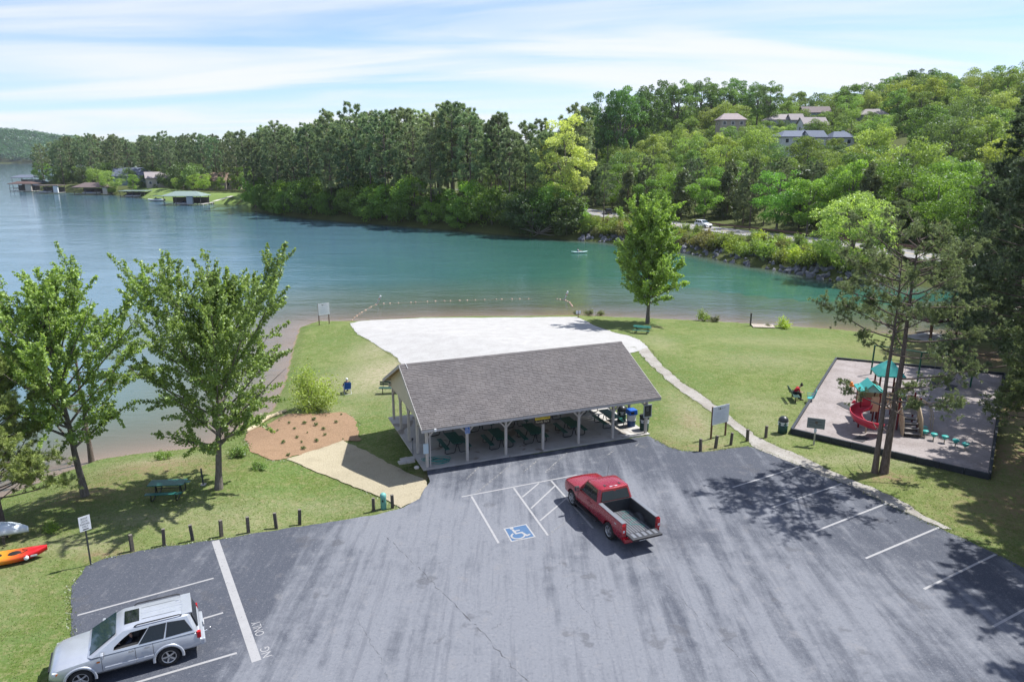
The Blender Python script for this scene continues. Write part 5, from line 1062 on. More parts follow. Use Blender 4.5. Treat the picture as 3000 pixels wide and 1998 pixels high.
for sd in (-1, 1):
    def win(nm, pts):
        c0 = sum(pts, Vector()) / len(pts); big = [c0 + (p - c0) * 1.09 for p in pts]; panel('window_trim', big if sd > 0 else big[::-1], M_DK, sv_o, .010); return panel(nm, pts if sd > 0 else pts[::-1], M_GLASS, sv_o, .014)
    if sd > 0: win('door_window', [Q(sd, .575, .14), Q(sd, .80, .12), Q(sd, .83, .60), Q(sd, .80, .86), Q(sd, .575, .88)])
    win('rear_door_window', [Q(sd, .335, .14), Q(sd, .555, .14), Q(sd, .555, .88), Q(sd, .345, .88)]); win('quarter_window', [Q(sd, .05, .18), Q(sd, .30, .14), Q(sd, .31, .88), Q(sd, .10, .80)])
    MB().tube([(sd * .68, -.55, zr_ + .06), (sd * .69, -.45, zr_ + .10), (sd * .69, .85, zr_ + .10), (sd * .68, .95, zr_ + .05)], .022, 6).build('roof_rail', M_DK, sv_o)
    for y in (-.05 + .5, 1.0, 2.02): MB().box((sd * .978, y, .80), (.006, .012, .56)).build('door_seam', M_SEAM, sv_o)
    MB().box((sd * .985, 1.2, .60), (.03, 1.5, .09)).build('side_moulding', M_SIL, sv_o, .01)
    for y in (1.12, .18 + .45): MB().box((sd * .985, y, .98), (.03, .17, .035)).build('door_handle', M_CHR, sv_o, .008)
    m0 = MB().box((sd * 1.06, 1.98, 1.13), (.20, .10, .17)).build('mirror', M_SIL, sv_o, .03); MB().box((sd * 1.06, 1.925, 1.13), (.16, .01, .13)).build('mirror_glass', M_CHR, m0)
    for y in (0, 2.70):
        wheel(sv_o, sd * .83, y, .365, .23, M_RIM, 5)
        mb_ = MB(); a0 = [math.radians(a) for a in range(-8, 189, 14)]
        mb_.loft([[Vector((sd * x, y + math.cos(a) * r, .365 + math.sin(a) * r)) for a in a0] for x, r in ((.90, .425), (.992, .425), (.992, .50), (.965, .515))], closed=False, cap=False); mb_.build('wheel_flare', M_SIL, sv_o)
        MB().box((sd * .90, y - .43, .30), (.16, .03, .22)).build('mud_flap', M_DK, sv_o)
    MB().box((sd * .77, 3.36, .76), (.28, .24, .15)).build('headlight', M_LAMP, sv_o, .04); MB().box((sd * .865, 3.30, .75), (.10, .16, .11)).build('turn_signal', M_AMB, sv_o, .02); MB().box((sd * .972, 2.12, .88), (.012, .10, .045)).build('side_marker', M_AMB, sv_o)
    MB().box((sd * .90, -1.02, .94), (.13, .14, .26)).build('tail_light', M_TAIL, sv_o, .03)
MB().box((0, -1.12, .60), (1.80, .20, .24)).build('rear_bumper', M_SIL, sv_o, .05); MB().box((0, -1.225, .72), (.32, .012, .16)).build('licence_plate', M_WHITE, sv_o); MB().box((0, 3.58, .66), (1.1, .10, .16)).build('grille', M_DK, sv_o, .02); MB().box((0, 1.2, .34), (1.5, 4.2, .12)).build('chassis', M_DK, sv_o)
MB().tube([(0, -1.2, .42), (0, -1.42, .42), (0, -1.42, .47)], .025, 6).ball((0, -1.42, .50), .04).build('tow_hitch', M_CHR, sv_o); MB().bar((-.5, 2.36, 1.10), (.6, 2.30, 1.11), .03, .02).build('wiper', M_DK, sv_o)
# ---- two cars on the road beyond the lake
def small_car(name, loc_, rz, pm, label):
    c = thing(name, loc_, rz, label, 'car', 'cars on the causeway road')
    s_ = [(-1.05, .84, .40, .95, 0), (-.8, .92, .36, 1.05, 0), (1.4, .93, .34, 1.05, .02), (2.6, .91, .36, .98, .04), (3.2, .86, .40, .86, .04), (3.45, .72, .48, .66, .02)]
    link('body', autosmooth(boolean_cut(autosmooth(body_loft(s_).mesh('body', pm)), [arch_cut(yy, .36, .42, a, b) for yy in (0, 2.65) for a, b in ((.62, 1.3), (-1.3, -.62))])), c)
    B_, R_ = (-.95, 2.2, .88), (-.7, 1.2, .70); link('cabin', autosmooth(greenhouse(B_, R_, 1.03, 1.60).mesh('cabin', pm)), c)
    panel('windshield', [(.76, 2.10, 1.08), (-.76, 2.10, 1.08), (-.62, 1.28, 1.57), (.62, 1.28, 1.57)], M_GLASSB, c, .05); panel('rear_window', [(-.7, -.96, 1.10), (.7, -.96, 1.10), (.6, -.74, 1.53), (-.6, -.74, 1.53)], M_GLASS, c, .03)
    for sd in (-1, 1):
        for a, b in ((.08, .36), (.39, .60), (.63, .86)):
            pts = [gp(B_, R_, 1.03, 1.60, sd, *k) for k in ((a, .12), (b, .12), (b - .02, .86), (a + .02, .86))]; panel('side_window', pts if sd > 0 else pts[::-1], M_GLASS, c, .014)
        for y in (0, 2.65): wheel(c, sd * .80, y, .35, .22, M_RIM, 5)
        MB().box((sd * .68, 3.26, .74), (.30, .22, .14)).build('headlight', M_LAMP, c, .03)
    return c
RZ_ROAD = 1.55
p_ = P(1782, 629, RZ_ROAD); small_car('car', (p_.x, p_.y, RZ_ROAD), math.atan2(-.40, -.92) + math.pi / 2 + math.pi / 2 - .35, M_BLKP, 'small black car driving on the causeway road at the left')
p_ = P(2075, 668, RZ_ROAD); small_car('car', (p_.x - 1.3, p_.y + 2.4, RZ_ROAD), math.radians(205), M_WHP, 'white car on the causeway road half hidden by shrubs')
# ------------------------------------------------------------------ playground
PZ = .21
M_TIM = mat('dark_plastic_timber', (.020, .026, .034), .55, .25, 3); M_TANP = mat('tan_plastic', (.47, .36, .225), .5, .06); M_MAR = mat('maroon_post', (.13, .008, .014), .4, .1); M_TEAL = mat('teal_plastic', (.03, .30, .27), .42, .08); M_SLIDE = mat('red_plastic', (.42, .028, .055), .35, .08); M_ORG = mat('orange_plastic', (.70, .21, .02), .4, .08)
M_DECK = mat('grey_coated_deck', (.20, .185, .175), .7, .1); M_MATR = mat('black_rubber_mat', (.040, .041, .046), .85, .2, 5); M_POLE = mat('green_swing_post', (.008, .075, .045), .45, .1); M_STEEL = mat('tan_steel_tube', (.42, .35, .25), .4, .05)
bd = thing('playground_border', (0, 0, 0), 0, 'low black timber border around the wood-chip playground', 'border')
for i in range(4):
    a = Vector((*PLAY[i], 0)); b = Vector((*PLAY[(i + 1) % 4], 0)); n = max(1, round((b - a).length / 1.22)); d = (b - a).normalized(); za = gz(a.x, a.y); zb2 = gz(b.x, b.y)
    for k in range(n):
        p = a.lerp(b, k / n) + d * .008; q = a.lerp(b, (k + 1) / n) - d * .008; up = rr.uniform(-.012, .012)
        MB().bar((p.x, p.y, .17 + up), (q.x, q.y, .17 + up), .15, .42).build('border_timber', M_TIM, bd, .02)
O = P(2608, 1263, PZ); pg = thing('play_structure', (O.x, O.y, PZ), math.radians(-12), 'tan and maroon play structure with teal roofs and red spiral slide', 'play structure')
def ppost(x, y, h): MB().tube([(x, y, -.1), (x, y, h)], .062, 10).ball((x, y, h), .066, 10, 5).build('post', M_MAR, pg)
def pdeck(x0, x1, y0, y1, z): MB().box(((x0 + x1) / 2, (y0 + y1) / 2, z - .03), (x1 - x0, y1 - y0, .06)).build('deck', M_DECK, pg, .01)
def ppanel(a, b, z0, z1, name='side_panel', slots=5):
    a = Vector((*a, 0)); b = Vector((*b, 0)); d = b - a; L = d.length; d.normalize(); h = z1 - z0
    pn = MB(); up = Vector((0, 0, 1)); th = .035
    for zc, hh in ((z0 + .06, .12), (z1 - .06, .12)): pn.bar(a + up * zc, b + up * zc, th, hh)
    for k in range(slots + 1):
        p = a + d * (L * k / slots); w = .10
        pn.bar(p + up * (z0 + .12), p + up * (z1 - .12), w if k in (0, slots) else .07, th, d.cross(up))
    return pn.build(name, M_TANP, pg)
def psolid(a, b, z0, z1, name='solid_panel', mt=M_TANP): a = Vector((*a, (z0 + z1) / 2)); b = Vector((*b, (z0 + z1) / 2)); return MB().bar(a, b, .035, z1 - z0).build(name, mt, pg, .012)
# slide tower
for x, y in ((-1.85, .35), (-.75, .35), (-1.85, 1.45), (-.75, 1.45)): ppost(x, y, 2.55)
pdeck(-1.85, -.75, .35, 1.45, 1.45)
psolid((-1.25, .31), (-.78, .31), 1.15, 2.15); ppanel((-1.85, .4), (-1.85, 1.4), 1.45, 2.3); psolid((-.8, 1.5), (-1.8, 1.5), 1.45, 2.35); psolid((-1.83, .30), (-1.30, .30), 1.5, 2.05, 'slide_hood', M_SLIDE)
rfm = MB()
pr_ = [(-.78, 2.50), (-.42, 2.62), (0, 3.02), (.42, 2.62), (.78, 2.50)]
for i in range(4):
    for sy in (0,):
        rfm.add([Vector((-1.3 + pr_[i][0], .12, pr_[i][1])), Vector((-1.3 + pr_[i + 1][0], .12, pr_[i + 1][1])), Vector((-1.3 + pr_[i + 1][0], 1.68, pr_[i + 1][1])), Vector((-1.3 + pr_[i][0], 1.68, pr_[i][1])), *[Vector((-1.3 + pr_[q][0], yy, pr_[q][1] - .07)) for q, yy in ((i, .12), (i + 1, .12), (i + 1, 1.68), (i, 1.68))]], [(0, 1, 2, 3), (7, 6, 5, 4), (0, 4, 5, 1), (2, 6, 7, 3), (1, 5, 6, 2), (0, 3, 7, 4)])
rfm.build('gable_roof', M_TEAL, pg)
for yy in (.20, 1.60): MB().prism([(-1.88, 2.46), (-.72, 2.46), (-.88, 2.56), (-1.3, 2.93), (-1.72, 2.56)], -.02, .02, Matrix.Translation((0, yy, 0)) @ Matrix(((1, 0, 0, 0), (0, 0, -1, 0), (0, 1, 0, 0), (0, 0, 0, 1)))).build('roof_gable', mat('pale_teal_plastic', (.22, .48, .44), .45), pg)
# spiral slide: a channel section swept along a helix
sl = []; N_ = 34; cx, cy, R_s = -1.62, -.62, .72
for k in range(N_ + 1):
    t_ = k / N_; a = math.radians(62 + 300 * t_); z = 1.44 - 1.10 * t_ ** .95; c_, s_ = math.cos(a), math.sin(a); out = Vector((c_, s_, 0)); ctr_ = Vector((cx, cy, z)) + out * R_s * (1 - .1 * t_)
    w = .33; hh = .34 * (1 if t_ < .85 else 1 - (t_ - .85) * 3); bank = .10
    prof_ = [(-w, hh * .55), (-w * .97, .10), (-w * .6, .0), (0, -.03), (w * .6, .02), (w * .97, .14 + bank), (w, hh + bank), (w + .05, hh + bank), (w + .03, .10 + bank), (w * .6, -.05), (0, -.09), (-w * .65, -.06), (-w - .03, .08), (-w - .05, hh * .55)]
    sl.append([ctr_ + out * x + Vector((0, 0, q)) for x, q in prof_])
MB().loft(sl).build('spiral_slide', M_SLIDE, pg); MB().tube([(cx, cy, -.1), (cx, cy, .75)], .05, 8).build('slide_support', M_STEEL, pg)
# bridge
pdeck(-.75, .45, .45, 1.35, 1.45); ppanel((-.72, .40), (.42, .40), 1.35, 2.15, 'bridge_panel', 7); ppanel((-.72, 1.40), (.42, 1.40), 1.45, 2.15, 'bridge_panel', 7)
# tall tower behind
for x, y in ((-.35, 2.2), (.85, 2.2), (-.35, 3.4), (.85, 3.4)): ppost(x, y, 3.15)
pdeck(-.35, .85, 2.2, 3.4, 1.6); pdeck(-.1, .6, 1.35, 2.2, 1.5); ppanel((-.35, 2.25), (-.35, 3.35), 1.6, 2.4); psolid((.9, 2.25), (.9, 3.35), 1.6, 2.35); psolid((-.85, 1.9), (-.40, 2.15), .9, 2.0); ppanel((-.75, 2.9), (-.40, 3.2), 1.5, 2.4)
ap = Vector((.25, 2.8, 4.05)); e_ = .98; ring_ = lambda r, z: [Vector((.25 + r * math.cos(math.pi / 4 + k * math.pi / 2), 2.8 + r * math.sin(math.pi / 4 + k * math.pi / 2), z)) for k in range(4)]
MB().loft([ring_(1.22, 3.02), ring_(1.24, 3.10), ring_(.75, 3.52), ring_(.12, 3.98)], smooth=False).ball(tuple(ap), .12).build('pyramid_roof', M_TEAL, pg)
MB().box((1.02, 2.0, 1.1), (.18, .12, 1.6)).box((1.12, 1.95, 1.65), (.3, .1, .22)).build('play_totem', mat('green_plastic', (.01, .26, .15), .4), pg, .03)
# stair landing
for x, y in ((.45, .35), (1.65, .35), (.45, 1.45), (1.65, 1.45)): ppost(x, y, 2.2)
pdeck(.45, 1.65, .35, 1.45, 1.15); psolid((1.70, .5), (1.70, 1.3), 1.15, 2.1); psolid((1.2, 1.5), (1.62, 1.5), .95, 2.05)
for k in range(4): MB().box((1.05, .15 - .30 * k, .93 - .235 * k), (.92, .34, .05)).build('step', M_DECK, pg, .01); MB().box((1.05, .31 - .30 * k, .82 - .235 * k), (.90, .02, .18)).build('riser', mat('dark_riser', (.06, .05, .045), .7), pg)
for sx in (.52, 1.60):
    pol = [(.42, .80), (.42, 2.05), (.22, 2.05), (.15, 1.72), (-.62, 1.15), (-.85, .62), (-.85, .0), (-.55, -.05)]
    inn = [(.30, 1.05), (.30, 1.70), (-.52, 1.02), (-.62, .55), (-.62, .28)]
    M_ = Matrix(((0, 0, 1, 0), (1, 0, 0, 0), (0, 1, 0, 0), (0, 0, 0, 1)))
    body_ = autosmooth(MB().prism(pol, sx - .025, sx + .025, M_).mesh('stair_side', M_TANP)); cuts = []
    for k in range(3): y_ = .16 - .24 * k; cuts.append(autosmooth(MB().box((sx, y_, 1.18 - .26 * k), (.2, .10, .42)).mesh('c', None)))
    link('stair_side', autosmooth(boolean_cut(body_, cuts)), pg)
for yy in (.72, 1.12): MB().tube([(1.70, yy, 1.95)] + [(1.72 + .95 * math.sin(a), yy, .62 + 1.38 * math.cos(a)) for a in np.linspace(.1, 1.5, 9)] + [(2.68, yy, -.05)], .024, 7).build('arch_rail', M_STEEL, pg)
for a in np.linspace(.35, 1.45, 6): c_ = Vector((1.72 + .95 * math.sin(a), .92, .62 + 1.38 * math.cos(a))); MB().tube([c_ + Vector((0, -.2, 0)), c_ + Vector((-.14, -.15, -.1)), c_ + Vector((-.14, .15, -.1)), c_ + Vector((0, .2, 0))], .02, 6).build('arch_rung', M_STEEL, pg)
MB().box((1.95, .1, .42), (.42, .40, .05)).build('step_pad', M_TEAL, pg, .02)
# pods
for i, (px, py) in enumerate([(2711, 1262), (2737, 1271), (2769, 1278), (2801, 1289), (2829, 1299)]):
    p = P(px, py, PZ + .42); o = thing('stepping_pod', (p.x, p.y, PZ), .3 * i, 'teal stepping pod, %s counting from the play structure' % ['first', 'second', 'third', 'fourth', 'fifth'][i], 'stepping pod', 'teal stepping pods beside the play structure')
    MB().lathe([(.001, .46), (.17, .46), (.205, .43), (.20, .39), (.10, .24), (.05, .22)], (0, 0, 0), 16).build('pod_top', M_TEAL, o); MB().tube([(0, 0, -.1), (0, 0, .24)], .035, 8).build('pod_leg', M_STEEL, o)
def spring(px, py, s, mt, rz, label, fish):
    p = P(px, py, PZ); o = thing('spring_rider', (p.x, p.y, PZ), rz, label, 'spring rider', 'spring riders')
    if fish:
        MB().loft([[Vector((x, math.cos(a) * w, .52 + math.sin(a) * h)) for a in np.linspace(0, 2 * math.pi, 10, endpoint=False)] for x, w, h in ((-.62, .03, .06), (-.45, .16, .12), (-.2, .10, .08), (.1, .26, .12), (.45, .24, .10), (.68, .05, .04))]).build('body', mt, o)
        MB().ball((-.5, 0, .70), .13).build('head', mt, o)
    else:
        for sy in (-.13, .13): MB().loft([[Vector((x, sy + math.cos(a) * .05, z + math.sin(a) * h)) for a in np.linspace(0, 2 * math.pi, 8, endpoint=False)] for x, z, h in ((-.45, .62, .05), (-.3, .72, .14), (-.05, .58, .12), (.2, .68, .14), (.42, .80, .05))]).build('side_panel', mt, o)
        MB().box((-.02, 0, .58), (.34, .26, .06)).build('seat', mt, o, .02)
    for x in (-.22, .25): MB().tube([(x * 1.2, 0, -.1), (x, 0, .45)], .025, 7).build('leg', M_STEEL, o)
    return o
spring(2512, 1150, 1, M_ORG, math.radians(-12), 'orange animal-shaped spring rider behind the play structure', True); spring(2513, 1206, 1, M_SLIDE, math.radians(10), 'red spring rider left of the slide tower', False)
def rubber_mat(c4_, label): o = MB().prism([tuple(P(*q, PZ)[:2]) for q in c4_], PZ + .004, PZ + .034).build('rubber_mat', M_MATR, None, .01, label=label, cat='mat', group='rubber wear mats'); return o
rubber_mat([(2450, 1183), (2480, 1199), (2497, 1193), (2467, 1178)], 'left black rubber mat beside the red spring rider'); rubber_mat([(2482, 1199), (2510, 1213), (2524, 1206), (2497, 1193)], 'black rubber mat next to the red spring rider')
rubber_mat([(2494, 1288), (2528, 1296), (2547, 1283), (2518, 1276)], 'black rubber mat at the foot of the spiral slide'); rubber_mat([(2716, 1133), (2740, 1137), (2754, 1119), (2730, 1115)], 'left black rubber mat under the swings'); rubber_mat([(2767, 1142), (2790, 1146), (2806, 1131), (2782, 1126)], 'right black rubber mat under the swings')
# swings
pa, pb, pc = P(2551, 1096, PZ), P(2687, 1119, PZ), P(2842, 1134, PZ)
sw = thing('swing_set', (0, 0, 0), 0, 'green steel swing set at the back of the playground', 'swing set')
for p in (pa, pb, pc): MB().tube([(p.x, p.y, 0), (p.x + .05, p.y, 2.65)], .065, 9).build('post', M_POLE, sw)
for p, q in ((pa, pb), (pb, pc)): MB().tube([(p.x, p.y, 2.62), (q.x, q.y, 2.62)], .05, 8).build('beam', M_POLE, sw)
M_CHN = mat('chain_steel', (.16, .165, .17), .5)
for p, q, f in ((pa, pb, .33), (pa, pb, .66), (pb, pc, .36), (pb, pc, .64)):
    c_ = p.lerp(q, f); d = (q - p).normalized(); seat = []
    for s_ in (-.22, .22): MB().tube([(c_.x + d.x * s_, c_.y + d.y * s_, 2.6), (c_.x + d.x * s_ * .95, c_.y + d.y * s_ * .95, .75)], .012, 4).build('chain', M_CHN, sw)
    MB().tube([c_ + d * x + Vector((0, 0, z)) for x, z in ((-.21, .55), (-.12, .46), (.12, .46), (.21, .55))], .035, 6).build('swing_seat', M_BLK, sw)
# gazebo by the lake
ga = on(2725, 990, -1); gzb = thing('gazebo', (ga.x, ga.y, gz(ga.x, ga.y)), math.radians(22), 'small brown open gazebo behind the playground by the water', 'gazebo')
M_BRN = mat('brown_shingle_roof', (.085, .045, .045), .9, .2, 8); M_BRW = mat('brown_timber', (.12, .065, .04), .8, .15)
for x in (-1.9, 1.9):
    for y in (-1.5, 1.5): MB().box((x, y, 1.15), (.18, .18, 2.3)).build('post', M_BRW, gzb)
MB().loft([[Vector((x * w, y * h, z)) for x, y in ((-1, -1), (1, -1), (1, 1), (-1, 1))] for w, h, z in ((2.5, 2.1, 2.22), (2.5, 2.1, 2.32), (.9, .06, 3.5))], smooth=False).build('roof', M_BRN, gzb)
for k in range(10):
    t_ = k / 10; w, h, z = 2.5 - 1.6 * t_, 2.1 - 2.04 * t_, 2.34 + 1.18 * t_
    for s_ in (-1, 1): MB().box((0, s_ * (h - .02), z + .01), (2 * w, .06, .03)).build('shingle_course', M_BRN, gzb)
MB().box((0, 0, .04), (4.2, 3.4, .10)).build('slab', M_CONC, gzb); MB().box((0, .9, .45), (2.2, .4, .06)).build('bench', M_BRW, gzb)
# ------------------------------------------------------------------ road, guard rail, rocks
def ribbon(name, line, w, z, mt, parent=None, kind='structure', off=0.0):
    L = []; pts = [Vector((x, y, 0)) for x, y in resample([tuple(p) for p in line], 4.0)[: -max(1, int(np.hypot(line[-1][0] - line[0][0], line[-1][1] - line[0][1]) / 4.0))]]
    mb = MB(); A = []; B = []
    for i, p in enumerate(pts):
        d = (pts[min(i + 1, len(pts) - 1)] - pts[max(i - 1, 0)]).normalized(); n = Vector((-d.y, d.x, 0)); c = p + n * off; A.append((c.x + n.x * w / 2, c.y + n.y * w / 2, z)); B.append((c.x - n.x * w / 2, c.y - n.y * w / 2, z))
    mb.add(A + B, [(i, i + 1, len(A) + i + 1, len(A) + i) for i in range(len(A) - 1)]); o = mb.build(name, mt, parent)
    if kind and parent is None: o['kind'] = kind
    return o
M_ROAD = mat('grey_road', (.23, .225, .225), .9, .12, .6)
road = ribbon('causeway_road', ROAD, 8.6, 1.56, M_ROAD)
for of in (-3.7, 3.7): ribbon('edge_line', ROAD, .14, 1.566, PW, road, None, of)
ribbon('centre_line', ROAD, .25, 1.566, mat('yellow_line', (.48, .33, .04), .7), road, None, 0)
M_RUST = mat('rusty_guard_rail', (.115, .065, .05), .75, .2, 2)
gr = thing('guard_rail', (0, 0, 0), 0, 'rusty brown guard rail along the back of the causeway road', 'guard rail')
gl = resample([(45.0, 172), (53.8, 156.5), (63.2, 140), (70.0, 126), (76, 112)], 3.8)[:-8]
for i in range(len(gl) - 1):
    a, b = gl[i], gl[i + 1]
    MB().box((a[0], a[1], 1.9), (.18, .18, .9)).build('rail_post', M_RUST, gr)
    MB().bar((a[0] - .1, a[1], 2.17), (b[0] - .1, b[1], 2.17), .06, .34).build('rail', M_RUST, gr)
rb = thing('riprap_bank', (0, 0, 0), 0, 'bank of grey-blue broken rocks along the causeway waterline', 'rock bank')
M_ROCK = mat('blue_grey_rock', (.15, .155, .175), .9, .35, 1.2, bump=.5); rk = []; rq = np.random.default_rng(21)
for i in range(5):
    bm = bmesh.new(); bmesh.ops.create_icosphere(bm, subdivisions=1, radius=.5)
    for v in bm.verts: v.co *= rq.uniform(.65, 1.2); v.co.z *= .7
    me = bpy.data.meshes.new('rock'); bm.to_mesh(me); bm.free(); me.materials.append(M_ROCK); rk.append(me)
seg = [(15, 174), (22.0, 169.3), (29.6, 159.7), (37.3, 148.3), (41.3, 136.2), (47.1, 125.8), (51.0, 115.6), (58, 112)]
for i in range(260):
    k = rq.uniform(0, len(seg) - 1.001); a = np.array(seg[int(k)]); b = np.array(seg[int(k) + 1]); p = a + (b - a) * (k % 1); n = np.array([.9, .42]); d = rq.uniform(-.9, 3.4); q = p + n * d
    o = link('rock', rk[i % 5], rb, (q[0], q[1], max(gz(*q), WZ - .15) + .05)); s = rq.uniform(.55, 1.7); o.scale = (s, s * rq.uniform(.7, 1.1), s * .85); o.rotation_euler = tuple(rq.uniform(0, 6, 3))
# ------------------------------------------------------------------ houses and boathouses
WALLS = {'tan': (.36, .31, .26), 'grey': (.33, .36, .39), 'blue': (.24, .32, .38), 'white': (.55, .57, .58), 'beige': (.42, .38, .32)}
ROOFS = {'pinkish': (.30, .25, .25), 'warm': (.26, .235, .235), 'brown': (.15, .125, .125), 'slate': (.105, .125, .17), 'tanroof': (.30, .21, .15), 'greygreen': (.17, .225, .21), 'greybrown': (.125, .095, .092), 'red': (.085, .052, .045), 'dark': (.03, .04, .045)}
def hip(mb, w, d, z0, z1, ov=.5, ridge=.45):
    rl = max(w - d, w * (1 - ridge)) / 2 if ridge < 1 else .01
    a = [Vector((x * (w / 2 + ov), y * (d / 2 + ov), z0)) for x, y in ((-1, -1), (1, -1), (1, 1), (-1, 1))]; b = [p + Vector((0, 0, .18)) for p in a]; r = [Vector((-rl, 0, z1)), Vector((rl, 0, z1))]
    return mb.add(a + b + r, [(3, 2, 1, 0), (0, 1, 5, 4), (1, 2, 6, 5), (2, 3, 7, 6), (3, 0, 4, 7), (4, 5, 9, 8), (5, 6, 9), (6, 7, 8, 9), (7, 4, 8)])
def gable(mb, w, d, z0, z1, ov=.5):
    th = .16; pts = [(-d / 2 - ov, z0), (0, z1), (d / 2 + ov, z0), (d / 2 + ov, z0 + th), (0, z1 + th), (-d / 2 - ov, z0 + th)]; n = 6; x0, x1 = -w / 2 - ov, w / 2 + ov
    vs = [Vector((x0, y, z)) for y, z in pts] + [Vector((x1, y, z)) for y, z in pts]
    return mb.add(vs, [(0, 1, 4, 5), (1, 2, 3, 4), (11, 10, 7, 6), (10, 9, 8, 7), (0, 6, 7, 1), (1, 7, 8, 2), (2, 8, 9, 3), (3, 9, 10, 4), (4, 10, 11, 5), (5, 11, 6, 0)])
M_WIN = glass('house_window_glass', (.03, .04, .05), .1)
def house(name, loc_, rz, w, d, h, wall, roof, label, kind='hip', wing=None, group=None, rise=3.0):
    o = thing(name, loc_, rz, label, 'house', group); mw = mat('wall_' + wall, WALLS[wall], .8, .05, 1); mr_ = mat('roof_' + roof, ROOFS[roof], .9, .14, 2.5, bump=.3)
    def blk(x, y, w_, d_, h_, tag_):
        MB().box((x, y, h_ / 2 - 2), (w_, d_, h_ + 4)).build('wall', mw, o)
        rm = MB()
        if tag_ == 'hip': hip(rm, w_, d_, h_, h_ + rise)
        else:
            gable(rm, w_, d_, h_, h_ + rise)
            gw = MB(); gw.prism([(-d_ / 2, h_ - .02), (d_ / 2, h_ - .02), (0, h_ + rise - .12)], -w_ / 2, w_ / 2, Matrix.Translation((x, y, 0)) @ Matrix(((0, 0, 1, 0), (1, 0, 0, 0), (0, 1, 0, 0), (0, 0, 0, 1)))); gw.build('gable_wall', mw, o)
        rm.v = [(a + x, b + y, c) for a, b, c in rm.v]; r = rm.build('roof', mr_, o); return r
    r = blk(0, 0, w, d, h, kind); MB().box((w * .22, d * .12, h + rise * .75), (.8, .8, 1.8)).build('chimney', mw, r)
    if wing: blk(*wing)
    nwin = max(2, int(w / 3.2))
    for k in range(nwin):
        x = -w / 2 + (k + .5) * w / nwin; f = MB().box((x, -d / 2 - .04, h * .55), (1.35, .10, 1.5)).build('window', M_WHITE, o); MB().box((x, -d / 2 - .10, h * .55), (1.1, .04, 1.25)).build('pane', M_WIN, f)
    f = MB().box((-w / 2 - .04, 0, h * .55), (.10, 1.3, 1.5)).build('window', M_WHITE, o); MB().box((-w / 2 - .10, 0, h * .55), (.04, 1.05, 1.25)).build('pane', M_WIN, f)
    return o
def hill_hit(px, py, y0=170):
    for y in np.arange(y0, 480, 2.0):
        p = at_y(px, py, float(y))
        if gz(p.x, p.y) >= p.z: return p
    return at_y(px, py, 330)
for px, y0, y1, w_, dist, wall, roof, label in HOUSES:
    c = at_y(px, y1, dist); k = dist / FPX; hgt = (y1 - y0) * k * .42; c.z = at_y(px, y1, dist).z
    house('house', (c.x, dist + 5, c.z), math.radians(-8 + (px % 17)), w_, 10 if w_ > 10 else 7, max(2.6, hgt), wall, roof, label, 'gable' if 'gabled' in label else 'hip', (w_ * .28, -4.2, w_ * .38, 6, max(2.4, hgt * .9), 'gable' if w_ < 20 else 'hip') if w_ > 12 else None, 'houses on the hillside', max(2.0, (y1 - y0) * k * .5))
c = at_y(463, 545, 378); house('house', (c.x, 378, 1.5), math.radians(28), 10.5, 9, 4.6, 'beige', 'warm', 'beige gabled house behind the docks at the far left', 'gable', None, 'houses by the lake', 3.0)
c = at_y(398, 535, 412); house('house', (c.x, 412, 1.8), math.radians(10), 18, 11, 5.0, 'blue', 'slate', 'house with grey-blue roofs behind the light green trees', 'hip', (-5, -5, 7, 8, 4.6, 'gable'), 'houses by the lake', 4)
c = at_y(632, 545, 360); house('house', (c.x, 360, 1.6), math.radians(-6), 22, 11, 4.2, 'tan', 'tanroof', 'tan-roofed house among pine trunks behind the small lawn trees', 'hip', (5, -4.5, 8, 6, 4.0, 'gable'), 'houses by the lake', 3.6)
def m_lawn():
    t = NT('far_lawn'); p = t.geo(); return t.done(t.pbr(t.mix(t.noise(.5, 4, .6, p), (.10, .165, .03), (.17, .23, .055)), .95))
sheet('lakeside_lawn', pxpoly([(330, 574), (345, 562), (430, 556), (520, 556), (600, 566), (690, 566), (738, 570), (736, 596), (700, 597), (640, 600), (560, 600), (480, 600), (400, 588)]), .12, m_lawn(), 4, .2)
ribbon('lawn_path', [tuple(P(x, y, .6)[:2]) for x, y in ((628, 592), (660, 583), (700, 571), (735, 560))], 1.6, .9, mat('pale_concrete', (.42, .40, .37), .9))
M_PILE = mat('weathered_pile', (.11, .10, .09), .9, .2); M_DOCKW = mat('grey_dock_boards', (.34, .33, .32), .85, .15, 3); M_HULL = mat('white_hull', (.62, .64, .66), .35, .05); M_NAVY = mat('navy_canvas', (.02, .06, .16), .6, .1)
